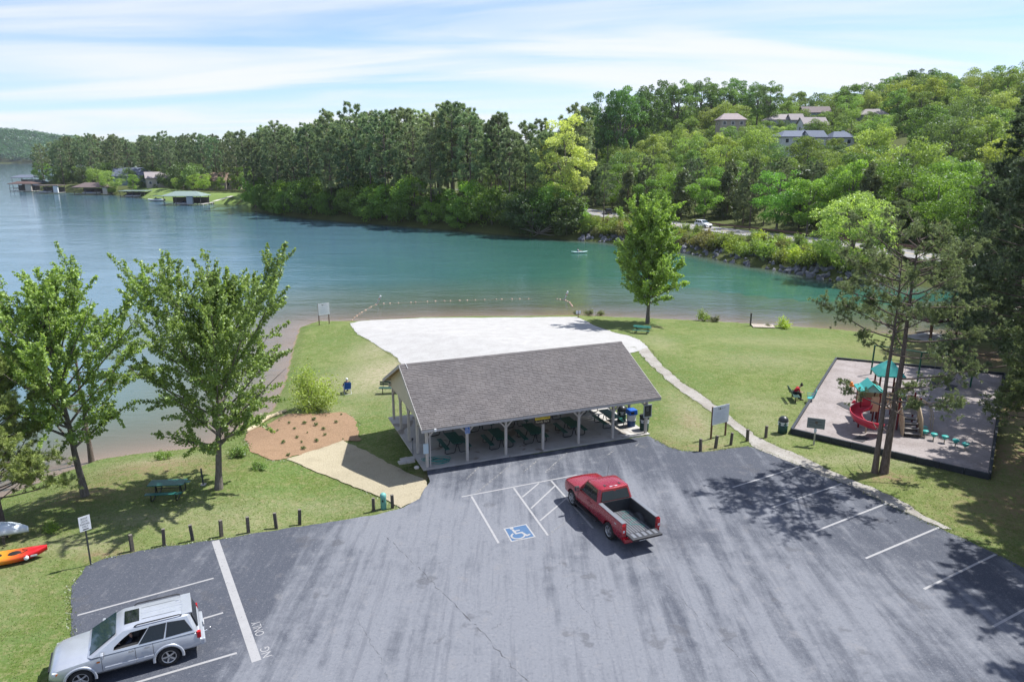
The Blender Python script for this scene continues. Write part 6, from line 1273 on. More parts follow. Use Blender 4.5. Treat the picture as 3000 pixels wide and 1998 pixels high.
def boathouse(px0, px1, py_w, py_eave, py_top, depth, roof, label, kind='hip', wallbit=None, boat=None, fl=True):
    a = P(px0, py_w, WZ); b = P(px1, py_w, WZ); w = (b - a).length; c = (a + b) / 2; k = FPX / c.y; rz = math.atan2(b.y - a.y, b.x - a.x)
    he = (py_w - py_eave) / k * 1.0; hr = max(.35, (py_eave - py_top) / k * .8)
    n = Vector((-math.sin(rz), math.cos(rz), 0)); o = thing('boathouse', (c.x + n.x * depth / 2, c.y + n.y * depth / 2, WZ), rz, label, 'boathouse', 'boathouses along the far left shore')
    for x in np.linspace(-w / 2 + .3, w / 2 - .3, max(3, int(w / 3.5))):
        for y in (-depth / 2 + .3, depth / 2 - .3): MB().tube([(x, y, -1), (x, y, he)], .13, 6).build('piling', M_PILE, o)
    rm = MB()
    if kind == 'hip': hip(rm, w, depth, he, he + hr, .5)
    else: rm.box((0, 0, he + .15), (w + .8, depth + .8, .26))
    rf_ = rm.build('roof', mat('roof_' + roof, ROOFS[roof], .8, .14, 2.5), o)
    if kind == 'hip':
        for s_ in np.linspace(-w / 2, w / 2, max(4, int(w / 2.5)))[1:-1]: MB().box((s_, -depth / 2 - .52, he + .10), (.08, .05, .22)).build('roof_batten', mat('roof_' + roof, ROOFS[roof]), rf_)
    for y in (-depth / 2 + .4, depth / 2 - .6): MB().box((0, y, .42), (w, .9, .14)).build('deck', M_DOCKW, o)
    for x in (-w / 2 + .4, w / 2 - .4): MB().box((x, 0, .45), (.9, depth - 1.0, .14)).build('deck', M_DOCKW, o)
    MB().box((0, depth / 2 - .25, he * .45), (w - .6, .12, he * .7)).build('rear_screen', M_PILE, o)
    if wallbit: x0, x1, wl = wallbit; MB().box((w * (x0 + x1) / 2, -depth / 2 + .5, he / 2 + .2), (w * (x1 - x0), .9, he - .5)).build('storage_wall', mat('wall_' + wl, WALLS[wl]), o)
    return o, c, rz, w
def boat(loc_, rz, L, label, top=None, hull=M_HULL):
    o = thing('motor_boat', loc_, rz, label, 'boat', 'boats at the far docks'); rings = []
    for t_, wv, z0 in ((-.5, .9, .05), (-.2, 1.0, .0), (.15, .95, .0), (.38, .55, .12), (.5, .06, .35)):
        rings.append([Vector((L * t_, x, z)) for x, z in ((-1.1 * wv, .85 + z0 * .6), (-1.0 * wv, .35 + z0), (0, z0), (1.0 * wv, .35 + z0), (1.1 * wv, .85 + z0 * .6), (0, .80 + z0 * .6))])
    MB().loft(rings).build('hull', hull, o); MB().box((-L * .12, 0, 1.0), (L * .34, 1.5, .28)).build('cockpit', M_NAVY, o, .05); MB().add([(L * .08, -.8, 1.0), (L * .08, .8, 1.0), (L * -.02, .7, 1.6), (L * -.02, -.7, 1.6)], [(0, 1, 2, 3)]).build('windscreen', M_GLASSB, o)
    MB().box((-L * .53, 0, .65), (.4, .5, .9)).build('outboard_motor', M_DK, o, .08)
    if top: MB().box((-L * .1, 0, 2.25), (L * .45, 2.0, .08)).build('bimini_top', top, o, .03); [MB().tube([(L * x, y, .9), (L * x, y, 2.25)], .03, 5).build('top_pole', M_CHR, o) for x in (-.28, .08) for y in (-.9, .9)]
    return o
o, c, rz, w = boathouse(478, 590, 603, 577, 560, 9, 'greygreen', 'green metal hipped-roof boat dock nearest the lawn path', wallbit=(.12, .28, 'grey')); boat((c.x - w * .1, c.y + 4.5, WZ), rz + math.pi, 6.5, 'motor boat under the green metal dock roof')
bp = P(600, 601, WZ); cq = P(645, 593, WZ); dk = thing('walkway_dock', ((bp.x + cq.x) / 2, (bp.y + cq.y) / 2, WZ), math.atan2(cq.y - bp.y, cq.x - bp.x), 'white walkway from the green-roofed dock to the lawn', 'dock'); L_ = (cq - bp).length + 8
MB().box((0, 0, .5), (L_, 1.6, .14)).build('deck', M_DOCKW, dk); [MB().tube([(x, y, -.6), (x, y, .5)], .1, 6).build('piling', M_WHITE, dk) for x in np.linspace(-L_ / 2 + .3, L_ / 2 - .3, 6) for y in (-.7, .7)]
MB().box((L_ * .2, .3, .85), (2.2, .5, .5)).build('dock_bench', M_WHITE, dk)
o, c, rz, w = boathouse(350, 425, 579, 562, 553, 7, 'greygreen', 'low dock with a flat pale canopy over a boat', 'flat'); boat((c.x - 1, c.y + 3.2, WZ), rz, 7, 'boat with blue cover under the flat pale canopy', None)
bp = P(445, 577, WZ); o = thing('railed_gangway', (bp.x, bp.y, WZ), rz, 'white railed gangway right of the flat canopy dock', 'dock'); MB().box((0, 0, .5), (11, 1.8, .14)).build('deck', M_DOCKW, o)
for x in np.linspace(-5, 5, 6): MB().tube([(x, -.8, .5), (x, -.8, 1.6)], .05, 5).build('rail_post', M_WHITE, o)
for z in (1.1, 1.6): MB().tube([(-5, -.8, z), (5, -.8, z)], .04, 5).build('handrail', M_WHITE, o)
bp = P(458, 590, WZ); boat((bp.x, bp.y, WZ), rz + math.pi - .1, 7.5, 'pontoon boat moored left of the green-roofed dock', M_NAVY)
o, c, rz, w = boathouse(216, 316, 572, 551, 534, 9, 'greybrown', 'large brown hipped-roof boathouse with a white speedboat', wallbit=(.36, .49, 'beige')); boat((c.x - 1.5, c.y + 4, WZ + .4), rz, 9, 'white speedboat under the brown hipped roof')
o, c, rz, w = boathouse(104, 171, 568, 546, 541, 7, 'greybrown', 'small boathouse with flat grey roof and white side', 'flat', (.30, .49, 'white')); boat((c.x - 2, c.y + 3, WZ + .3), rz, 6, 'boat inside the small flat-roofed boathouse')
boathouse(28, 94, 563, 541, 532, 8, 'red', 'boathouse with low reddish roof at the far left', 'hip', (.22, .48, 'beige')); boathouse(72, 124, 556, 539, 527, 8, 'dark', 'boathouse with black roof behind the reddish one', 'hip', (.0, .45, 'blue')); boathouse(37, 100, 553, 523, 513, 9, 'slate', 'tall two-level dock with grey-blue roof, farthest left', 'hip')
# ------------------------------------------------------------------ posts, signs, bins, benches
M_POSTW = mat('weathered_post', (.085, .075, .062), .9, .3, 8, bump=.5); M_POSTT = mat('weathered_post_top', (.16, .145, .12), .9, .2)
def bollard(px, py, h, label, tilt=0, group='wooden posts along the parking lot'):
    g = on(px, py); o = thing('wooden_bollard', (g.x, g.y, gz(g.x, g.y)), rr.uniform(-.3, .3), label, 'bollard', group); o.rotation_euler = (rr.uniform(-.04, .04), tilt, rr.uniform(0, 1))
    MB().box((0, 0, h / 2 - .1), (.15, .15, h + .2), None, .96).build('post', M_POSTW, o, .012); MB().box((0, 0, h + .012), (.142, .142, .024)).build('post_cap', M_POSTT, o, .008); return o
for i, (px, py) in enumerate([(388, 1614), (481, 1597), (565, 1583), (649, 1571), (728, 1560), (810, 1548), (878, 1537)]):
    bollard(px, py, .80, 'weathered wooden post at the left lot edge, %s from the sign' % ['first', 'second', 'third', 'fourth', 'fifth', 'sixth', 'seventh'][i], .06 * math.sin(i * 2.3))
bollard(1095, 1498, .72, 'wooden post left of the teal utility pedestal'); bollard(1150, 1488, .72, 'wooden post right of the teal utility pedestal')
for i, (px, py) in enumerate([(2052, 1322), (2096, 1313), (2141, 1303), (2189, 1292), (2243, 1282)]):
    bollard(px, py, .78, ['wooden post nearest the pavilion in the right-hand row', 'slightly leaning wooden post before the white notice board', 'middle wooden post of the right-hand row', 'wooden post on the near side of the sand path', 'wooden post on the playground side of the sand path'][i], [0, .12, .03, -.05, 0][i])
g = on(1124, 1490); o = thing('utility_pedestal', (g.x, g.y, gz(g.x, g.y)), 0, 'teal cylindrical utility pedestal between two wooden posts', 'utility pedestal'); M_PED = mat('teal_pedestal', (.14, .36, .32), .5, .06)
MB().lathe([(.15, -.1), (.15, .62), (.16, .64), (.16, .80), (.10, .87), (.001, .89)], (0, 0, 0), 18).build('body', M_PED, o); MB().box((0, -.155, .5), (.08, .02, .1)).build('latch', M_DK, o)
def board_sign(px_l, py_l, px_r, py_r, z0, z1, label, mt, logo=True, lines=9, wide=None):
    a = on(px_l, py_l); b = on(px_r, py_r); c = (a + b) / 2; d = b - a; w = d.length if wide is None else wide
    o = thing('notice_board', (c.x, c.y, gz(c.x, c.y)), math.atan2(d.y, d.x), label, 'sign', 'white notice boards')
    for s_ in (-1, 1): MB().box((s_ * w / 2, .05, z1 / 2 - .2), (.09, .09, z1 + .4)).build('post', M_BRW, o, .008)
    MB().box((.03, -.02, (z0 + z1) / 2), (w + .14, .03, z1 - z0)).build('panel', mt, o, .004)
    tx = mat('pale_grey_print', (.34, .40, .48), .7)
    if logo:
        put_text(o, 'P', .2, mat('dark_blue_print', (.05, .06, .14), .6), -.22, -.04, z1 - .17, wide=.09, high=.13); put_text(o, 'A', .2, mat('dark_blue_print', (.05, .06, .14), .6), .08, -.04, z1 - .17, wide=.11, high=.13)
        MB().add([(-.16, -.038, z1 - .24), (.0, -.038, z1 - .24), (-.08, -.038, z1 - .09)], [(0, 1, 2)]).build('tree_emblem', mat('dark_green_print', (.02, .07, .02), .6), o)
        for k in range(3): MB().box((.29, -.037, z1 - .13 - .035 * k), (.22 - .03 * k, .004, .014)).build('printed_line', mat('grey_print', (.3, .32, .33)), o)
    for k in range(lines): MB().box((0 + (.04 if k % 3 == 1 else -.03), -.037, z1 - .36 - k * (z1 - z0 - .45) / lines), ((w - .15) * (.95 if k % 3 != 2 else .6), .004, .012)).build('printed_line', tx, o)
    return o
M_PANEL = mat('white_sign_panel', (.50, .55, .63), .5, .03)
board_sign(2084, 1287, 2126, 1276, .95, 2.15, 'white park notice board with logo beside the sand path', M_PANEL)
board_sign(936, 953, 965, 949, 1.15, 2.5, 'white notice board on the lawn corner at the water', mat('bright_sign_panel', (.62, .64, .67), .5, .03))
# boat dock sign
g = on(267, 1655); o = thing('boat_dock_sign', (g.x, g.y, gz(g.x, g.y)), math.radians(48), 'white boat dock parking sign on a thin post at the left lot corner', 'sign')
MB().box((0, .02, 1.1), (.06, .05, 2.5)).build('post', mat('green_channel_post', (.035, .04, .04), .5), o); MB().box((0, -.02, 2.02), (.46, .012, .68)).build('panel', mat('bright_sign_panel', (.62, .64, .67)), o, .004)
for k, (t_, w_) in enumerate((('BOAT', .26), ('DOCK', .27), ('PARKING', .36), ('ONLY', .24))): put_text(o, t_, .1, M_BLK, 0, -.029, 2.25 - k * .125, wide=w_, high=.085)
MB().bar((-.06, -.029, 1.755), (.12, -.029, 1.755), .006, .035).add([(-.13, -.03, 1.755), (-.05, -.03, 1.72), (-.05, -.03, 1.79)], [(0, 1, 2)]).build('arrow', M_BLK, o)
# playground rules sign
g = on(2384, 1303); o = thing('playground_sign', (g.x, g.y, gz(g.x, g.y)), math.radians(-22), 'grey rules sign on a short post in front of the playground', 'sign')
MB().box((0, .03, .55), (.09, .09, 1.3)).build('post', mat('pale_post', (.34, .32, .27), .8), o); MB().box((0, -.03, .95), (.16, .02, .22)).build('small_plate', M_PANEL, o); MB().box((0, -.03, 1.42), (1.02, .03, .66)).build('panel', mat('grey_green_panel', (.13, .155, .165), .6, .1), o, .006)
for k in range(5): MB().box((-.22 + .4 * (k % 2), -.048, 1.63 - .09 * k), (.36, .004, .022)).build('printed_line', M_DK, o)
MB().box((.02, -.048, 1.48), (.15, .004, .16)).build('emblem', mat('brown_emblem', (.10, .075, .06), .6), o)
# beach-corner notice, dock post, utility stick
g = on(1694, 932); o = thing('beach_notice', (g.x, g.y, gz(g.x, g.y)), 0, 'tiny pair of white notices at the beach corner', 'sign')
MB().box((0, .03, .4), (.08, .08, 1.0)).build('post', M_BRW, o); [MB().box((x, -.02, .72), (.26, .02, .42)).build('panel', mat('bright_sign_panel', (.62, .64, .67)), o) for x in (-.16, .16)]
g = on(2200, 956); o = thing('small_dock', (g.x + 1.3, g.y - .3, gz(g.x + 1.3, g.y - .3)), math.radians(-8), 'short weathered wooden landing with one tall post', 'dock')
for k in range(9): MB().box((-1.1 + k * .27, 0, .12), (.25, 1.6, .05)).build('plank', mat('pale_planks', (.36, .31, .26), .85, .15, 3), o)
MB().box((-1.35, .4, .55), (.16, .16, 1.9)).build('post', M_POSTW, o, .01)
g = on(596, 1420); o = thing('grill_post', (g.x, g.y, gz(g.x, g.y)), 0, 'slim dark blue-grey post left of the dense maple trunk', 'post'); MB().tube([(0, 0, -.1), (-.05, .02, .95)], .045, 8).build('pole', mat('dark_blue_pole', (.03, .04, .06), .5), o); MB().box((0, 0, .02), (.25, .25, .05)).build('footing', M_CONC, o)
a = on(716, 1270); b = on(832, 1208); o = thing('timber_edging', (0, 0, 0), 0, 'pale straw log edging the mulch bed at the waterside', 'edging'); q = []
for k in range(9): p = a.lerp(b, k / 8); q.append((p.x + .15 * math.sin(k), p.y, gz(p.x, p.y) + .12))
MB().tube(q, [.16 + .03 * math.sin(k * 3) for k in range(9)], 8).build('straw_log', mat('straw_log', (.42, .35, .24), .9, .2, 5, bump=.5), o)
# bins
M_BING = mat('dark_green_bin', (.010, .045, .035), .5, .1); M_BAG = mat('clear_bag', (.50, .53, .55), .35, .15, 5); M_DOME = mat('black_dome_lid', (.03, .036, .042), .35, .1)
def bin_(p, label):
    o = thing('litter_bin', p, rr.uniform(0, 3), label, 'litter bin', 'round green litter bins'); MB().lathe([(.001, 0), (.27, 0), (.29, .1), (.30, .78), (.001, .78)], (0, 0, 0), 20).build('barrel', M_BING, o)
    bag = MB(); bag.lathe([(.305 + .015 * math.sin(k), .80 - .03 * k) for k in range(8)], (0, 0, 0), 20); bag.v = [(x * (1 + .10 * math.sin(5 * math.atan2(y, x)) * (1 if z < .78 else .3)), y * (1 + .10 * math.sin(5 * math.atan2(y, x)) * (1 if z < .78 else .3)), z) for x, y, z in bag.v]; bag.build('bag', M_BAG, o)
    MB().lathe([(.315, .80), (.32, .86), (.28, 1.00), (.18, 1.11), (.001, 1.15)], (0, 0, 0), 20).build('dome_lid', M_DOME, o); MB().box((.27, 0, .97), (.10, .22, .14)).build('opening', M_BLK, o); return o
g = on(2292, 1268); bin_((g.x, g.y, gz(g.x, g.y)), 'round green bin with dome lid and clear bag by the playground corner')
bin_(loc(14.15, 2.55, .02), 'round green bin with dome lid behind the blue recycling bin'); bin_(loc(14.72, .62, .02), 'round green bin behind the corner post with the notice case')
p = loc(14.3, 1.55, .02); o = thing('recycling_bin', p, PANG, 'blue recycling bin with hooded top at the pavilion corner', 'recycling bin', None)
MB().lathe([(.26, 0), (.27, .08), (.30, .86)], (0, 0, 0), 18).build('barrel', mat('dark_blue_barrel', (.015, .05, .14), .5), o); MB().lathe([(.302, .88), (.315, .74), (.30, .60), (.318, .48)], (0, 0, 0), 18).build('bag', M_BAG, o)
MB().box((0, 0, 1.04), (.60, .60, .34), None, .92).build('hood', mat('recycling_blue', (.012, .10, .44), .4), o, .04); MB().box((-.10, -.295, 1.04), (.24, .04, .14)).build('slot', M_BLK, o)
# coiled hose, pavers, sprinkler pipe, small rock
p = loc(.75, .55, .085); o = thing('hose_coil', p, 0, 'tangled teal garden hose coiled at the left pavilion post', 'hose'); M_HOSE = mat('teal_hose', (.02, .22, .20), .5); q = []
for k in range(150): a_ = k * .21; r_ = .48 + .16 * math.sin(k * .37) + .1 * math.sin(k * .11); q.append((r_ * 1.25 * math.cos(a_) + .15 * math.sin(k * .05), r_ * .62 * math.sin(a_), .02 + .0012 * k + .03 * abs(math.sin(k * .7))))
MB().tube(q, .017, 5).build('hose', M_HOSE, o)
o = thing('paver_step', loc(-.85, 1.35, 0), PANG + .1, 'pale concrete pavers stacked at the pavilion side', 'paving step')
for x, y, z in ((-.3, 0, .05), (.18, -.05, .05), (-.05, .32, .06), (.35, .30, .05)): MB().box((x, y, z), (.46, .40, .10), Matrix.Rotation(rr.uniform(-.1, .1), 3, 'Z')).build('paver', M_CONC, o, .01)
o = thing('standpipe', loc(-.28, 2.25, 0), 0, 'grey water standpipe at the pavilion side', 'standpipe'); MB().tube([(0, 0, 0), (0, 0, 1.0), (.1, 0, 1.05)], .03, 7).build('pipe', mat('grey_pipe', (.12, .14, .16), .4), o); MB().lathe([(.05, .95), (.05, 1.08), (.001, 1.1)], (0, 0, 0), 10).build('valve', M_DK, o)
bm = bmesh.new(); bmesh.ops.create_icosphere(bm, subdivisions=2, radius=.16)
for v in bm.verts: v.co *= 1 + .15 * math.sin(v.co.x * 30) * math.cos(v.co.y * 23); v.co.z *= .6
me = bpy.data.meshes.new('pale_stone'); bm.to_mesh(me); bm.free(); me.materials.append(mat('pale_stone', (.48, .46, .42), .8, .1)); link('pale_stone', me, None, (*loc(-.55, .28)[:2], .06), 0, 'pale round stone in the grass by the left pavilion post', 'stone')
# benches
M_BSL = mat('dark_green_slats', (.020, .060, .050), .5, .1)
def bench(loc_, rz, label, L=1.8):
    o = thing('park_bench', loc_, rz, label, 'bench', 'green park benches')
    for k in range(3): MB().box((0, -.20 + k * .15, .46), (L, .135, .04)).build('seat_slat', M_BSL, o, .008)
    for k in range(2): MB().box((0, .285 + k * .035, .66 + k * .16), (L, .035, .14)).build('back_slat', M_BSL, o, .008)
    for s_ in (-1, 1): MB().tube([(s_ * L * .36, 0, -.1), (s_ * L * .36, 0, .43)], .035, 7).build('leg', M_FRM, o); MB().tube([(s_ * L * .36, -.22, .425), (s_ * L * .36, .22, .425), (s_ * L * .36, .32, .9)], .025, 6).build('bracket', M_FRM, o)
    return o
g = on(1140, 1152); bench((g.x + .2, g.y, gz(g.x, g.y)), PANG * 0 + math.pi - .05 + math.pi, 'empty dark green bench facing the beach beside the pavilion gable', 2.0)
# ---- people
def skin(name, V, E, R, mt, parent, sub=1, smooth=True):
    me = bpy.data.meshes.new(name); me.from_pydata([tuple(v) for v in V], E, []); o = bpy.data.objects.new(name, me); COL.objects.link(o)
    o.modifiers.new('s', 'SKIN'); sl_ = me.skin_vertices[0].data
    for i, r in enumerate(R): sl_[i].radius = (r, r) if not isinstance(r, tuple) else r
    sl_[0].use_root = True
    m_ = o.modifiers.new('u', 'SUBSURF'); m_.levels = sub; m_.render_levels = sub; bpy.context.view_layer.update()
    r = bpy.data.meshes.new_from_object(o.evaluated_get(bpy.context.evaluated_depsgraph_get())); bpy.data.objects.remove(o); r.materials.clear(); r.materials.append(mt); r.polygons.foreach_set('use_smooth', [True] * len(r.polygons))
    return link(name, r, parent)
M_SKIN = mat('skin', (.42, .25, .18), .55, .06); M_HAIR = mat('dark_hair', (.012, .010, .010), .6); M_SHIRTR = mat('red_shirt', (.42, .012, .022), .8, .1); M_TROU = mat('black_trousers', (.014, .014, .018), .85, .15); M_SHOE = mat('dark_shoes', (.02, .02, .022), .6); M_WHAT = mat('white_cap', (.66, .66, .66), .8, .04)
def chain(V, E, R, start, pts, rads):
    i = start
    for p, r in zip(pts, rads): V.append(p); R.append(r); E.append((i, len(V) - 1)); i = len(V) - 1
    return i
def hand(V, E, R, wrist, fwd, side, down):
    f = Vector(fwd).normalized(); s = Vector(side).normalized(); d = Vector(down).normalized(); w = Vector(V[wrist])
    k = chain(V, E, R, wrist, [w + f * .045], [.030])
    for j in range(4): b = w + f * .085 + s * (-.03 + .02 * j); L = (.062, .07, .066, .05)[j]; chain(V, E, R, k, [b, b + f * L * .55 + d * .012, b + f * L * .8 + d * .045], [.0095, .009, .0075])
    b = w + f * .035 - s * .045; chain(V, E, R, k, [b, b + f * .035 + d * .02], [.011, .009])
def sitter(root, lean, hands, feet, shirt, trousers, hairf, knee_h=.50, seat=.48, arms_mt=None, headfwd=.06, legs=True, headtilt=0.0):
    """local +Y is the way the person faces"""
    pel = Vector((0, 0, seat + .08)); ch = pel + Vector((0, math.sin(lean) * .40, math.cos(lean) * .40)); nk = pel + Vector((0, math.sin(lean) * .56, math.cos(lean) * .56)); hd = nk + Vector((0, headfwd + math.sin(lean) * .06, .10)); ht = hd + Vector((0, .02, .11))
    V = [pel]; R = [(.15, .12)]; E = []
    s1 = chain(V, E, R, 0, [pel.lerp(ch, .5), ch], [(.14, .11), (.17, .12)]); n_ = chain(V, E, R, s1, [nk, nk + Vector((0, headfwd * .5, .05)), hd, ht], [.06, .052, (.078, .095), (.070, .085)])
    SV, SE, SR = [pel + Vector((0, 0, .02))], [], [(.165, .135)]; t1 = chain(SV, SE, SR, 0, [pel.lerp(ch, .5), ch, nk - Vector((0, 0, .015))], [(.158, .128), (.185, .135), (.085, .075)])
    TV, TE, TR = [pel], [], [(.165, .13)]
    for sd in (-1, 1):
        sh = ch + Vector((sd * .19, 0, .03)); el = Vector(hands[sd][0]); wr = Vector(hands[sd][1]); i = chain(V, E, R, s1, [sh, sh.lerp(el, .5), el, el.lerp(wr, .5), wr], [.060, .050, .043, .040, .029]); hand(V, E, R, i, (wr - el), (sd, 0, 0), (0, .2, -1))
        chain(SV, SE, SR, 2, [sh, sh.lerp(el, .5), sh.lerp(el, .85)], [.078, .066, .060])
        if legs:
            hp_ = pel + Vector((sd * .10, .03, -.02)); kn = Vector((sd * .14, .46, knee_h)); an = Vector(feet[sd]); toe = an + Vector((0, .15, -.045)); chain(V, E, R, 0, [hp_, hp_.lerp(kn, .5), kn, kn.lerp(an, .45), an, toe], [.088, .078, .060, .055, .038, .035]); chain(TV, TE, TR, 0, [hp_, hp_.lerp(kn, .5), kn, kn.lerp(an, .45), an + Vector((0, 0, .05))], [.105, .092, .075, .067, .054])
            MB().loft([[an + Vector((x * w, y, z)) for x, z in ((-1, -.07), (1, -.07), (1, h), (-1, h))] for y, w, h in ((-.07, .035, .03), (.05, .045, .02), (.16, .045, -.02), (.20, .03, -.045))]).build('shoe', M_SHOE, root)
    skin('body', V, E, R, M_SKIN, root); skin('shirt', SV, SE, SR, shirt, root)
    if legs: skin('trousers', TV, TE, TR, trousers, root)
    hairf(root, hd, ht)
    f = hd + Vector((0, .095, .03))
    MB().ball((f.x, f.y + .005, f.z - .035), .016, 6, 5, (.8, 1.2, 1.2)).build('nose', M_SKIN, root)
    for sd in (-1, 1): MB().ball((sd * .032, f.y - .008, f.z), .011, 6, 5).build('eye', M_BLK, root); MB().ball((sd * .080, hd.y, hd.z + .02), .022, 6, 5, (.5, .8, 1.2)).build('ear', M_SKIN, root)
    MB().box((0, f.y - .012, f.z - .078), (.05, .012, .010)).build('mouth', mat('lips', (.30, .10, .09), .6), root)
    return hd
def hair_bun(root, hd, ht): MB().ball((hd.x, hd.y - .025, hd.z + .055), .108, 12, 8, (.88, 1.0, 1.0)).ball((hd.x, hd.y - .02, ht.z + .085), .05, 8, 6).build('hair', M_HAIR, root)
def cap_white(root, hd, ht): MB().ball((hd.x, hd.y - .01, hd.z + .055), .112, 12, 8, (.9, 1.02, .95)).box((0, hd.y + .13, hd.z + .055), (.15, .10, .02)).build('cap', M_WHAT, root)
def hair_short(root, hd, ht): MB().ball((hd.x, hd.y - .02, hd.z + .05), .106, 12, 8, (.86, .98, 1.0)).build('hair', M_HAIR, root)
# red-shirted person on the bench by the playground
g = on(2325, 1172); bz = gz(g.x, g.y); BR = math.radians(-98)
bench((g.x, g.y, bz), BR + math.pi, 'green bench by the playground with a seated person in red', 1.6)
fd = Vector((-math.sin(BR), math.cos(BR), 0)); sd_v = Vector((fd.y, -fd.x, 0)); pp = Vector((g.x, g.y, bz)) - sd_v * .18 + fd * .02
pr = thing('person', (pp.x, pp.y, bz), BR, 'person in red shirt leaning forward on the bench over a phone', 'person')
sitter(pr, .72, {-1: ((-.20, .36, .62), (-.05, .55, .58)), 1: ((.20, .36, .62), (.05, .56, .58))}, {-1: (-.14, .42, .08), 1: (.13, .50, .08)}, M_SHIRTR, M_TROU, hair_bun, headfwd=.10)
ph = pr.matrix_basis @ Vector((0, .66, .56)); MB().box((0, 0, 0), (.075, .15, .012)).build('mobile_phone', M_BLK, None, .004, loc=ph, rz=BR, label='dark mobile phone in the hands of the person in red', cat='phone')
# teal folding chair beside the bench
def camp_chair(loc_, rz, mt, frame, label):
    o = thing('folding_chair', loc_, rz, label, 'folding chair', 'folding chairs'); MB().add([(-.25, -.22, .42), (.25, -.22, .42), (.25, .22, .38), (-.25, .22, .38), (-.25, -.22, .40), (.25, -.22, .40), (.25, .22, .36), (-.25, .22, .36)], [(0, 1, 2, 3), (7, 6, 5, 4), (0, 4, 5, 1), (1, 5, 6, 2), (2, 6, 7, 3), (3, 7, 4, 0)]).build('seat', mt, o)
    MB().add([(-.26, -.22, .44), (.26, -.22, .44), (.27, -.36, .98), (-.27, -.36, .98), (-.26, -.24, .44), (.26, -.24, .44), (.27, -.385, .98), (-.27, -.385, .98)], [(0, 1, 2, 3), (7, 6, 5, 4), (0, 4, 5, 1), (1, 5, 6, 2), (2, 6, 7, 3), (3, 7, 4, 0)]).build('backrest', mt, o)
    for s_ in (-1, 1):
        MB().tube([(s_ * .27, .28, 0), (s_ * .27, -.25, .52), (s_ * .28, -.38, 1.0)], .014, 6).build('frame', frame, o); MB().tube([(s_ * .27, -.36, 0), (s_ * .27, .20, .42), (s_ * .27, .24, .62)], .014, 6).build('leg', frame, o); MB().box((s_ * .29, .0, .64), (.06, .48, .03)).build('armrest', mt, o, .01)
    MB().tube([(-.27, -.36, .02), (.27, -.36, .02)], .012, 5).build('crossbar', frame, o); return o
g = on(2373, 1180); camp_chair((g.x, g.y, gz(g.x, g.y)), math.radians(70), mat('turquoise_canvas', (.03, .33, .33), .7, .1), mat('pale_tube', (.38, .42, .40), .4), 'empty turquoise folding chair in front of the seated person in red')
# person in the blue chair
g = on(1018, 1152); cz = gz(g.x, g.y); CR = math.radians(22)
camp_chair((g.x, g.y, cz), CR, mat('royal_blue_canvas', (.010, .075, .42), .7, .1), mat('white_tube', (.62, .63, .65), .4), 'royal blue beach chair with white frame seen from behind')
p2 = thing('person', (g.x, g.y, cz), CR, 'person with white cap sitting in the blue chair facing the water', 'person')
M_DSH = mat('dark_green_shirt', (.02, .04, .035), .8)
sitter(p2, -.10, {-1: ((-.33, .02, .66), (-.36, .24, .64)), 1: ((.33, .02, .66), (.34, .24, .64))}, {-1: (-.14, .62, .08), 1: (.13, .66, .08)}, M_DSH, mat('grey_trousers', (.10, .12, .12), .85), cap_white, seat=.42, headfwd=.02)
# SUV driver
dp = sv_o.matrix_basis @ Vector((-.42, 1.18, .62)); p3 = thing('person', (dp.x, dp.y, dp.z - .022 - .3), sv_o.rotation_euler.z, 'driver in dark shirt seen through the open window of the silver car', 'person')
sitter(p3, -.12, {-1: ((-.30, .20, .74), (-.08, .36, .86)), 1: ((.24, .22, .70), (.10, .38, .84))}, {}, mat('navy_shirt', (.012, .016, .03), .8), M_TROU, hair_short, seat=.36, headfwd=.03, legs=False)
# kayaker on the lake
kp = P(1697, 742, WZ); ky = thing('kayak', (kp.x, kp.y, WZ), math.radians(8), 'pale turquoise kayak out on the lake carrying a reclining paddler', 'kayak')
def kayak_hull(o, L, w, h, mt, deck=None, cut=True):
    rings = []
    for t_ in np.linspace(-.5, .5, 13):
        q_ = (1 - (2 * abs(t_)) ** 2.4) ** .75 * w / 2 + .015; zl = h * .75 * abs(2 * t_) ** 3; rings.append([Vector((L * t_, x * q_, zl + z * h * (1 - .45 * abs(2 * t_) ** 3))) for x, z in ((-.35, .02), (-.85, .32), (-1, .72), (-.8, .95), (0, .86 if abs(t_) < .3 else 1.02), (.8, .95), (1, .72), (.85, .32), (.35, .02))])
    return MB().loft(rings).build('hull', mt, o)
kayak_hull(ky, 3.4, .78, .34, mat('pale_turquoise_hull', (.42, .60, .58), .4, .06)); MB().box((-.35, 0, .45), (.10, .46, .42)).build('seat_back', M_NAVY, ky, .03)
p4 = thing('person', (kp.x - .15, kp.y, WZ - .16), math.radians(8 - 90), 'paddler in white shirt lounging in the kayak on the lake', 'person')
sitter(p4, -.35, {-1: ((-.28, .05, .62), (-.2, .30, .60)), 1: ((.28, .05, .62), (.2, .30, .60))}, {-1: (-.16, .95, .42), 1: (.15, .98, .42)}, M_WHAT, mat('grey_shorts', (.3, .25, .24), .8), hair_short, knee_h=.62, seat=.36)
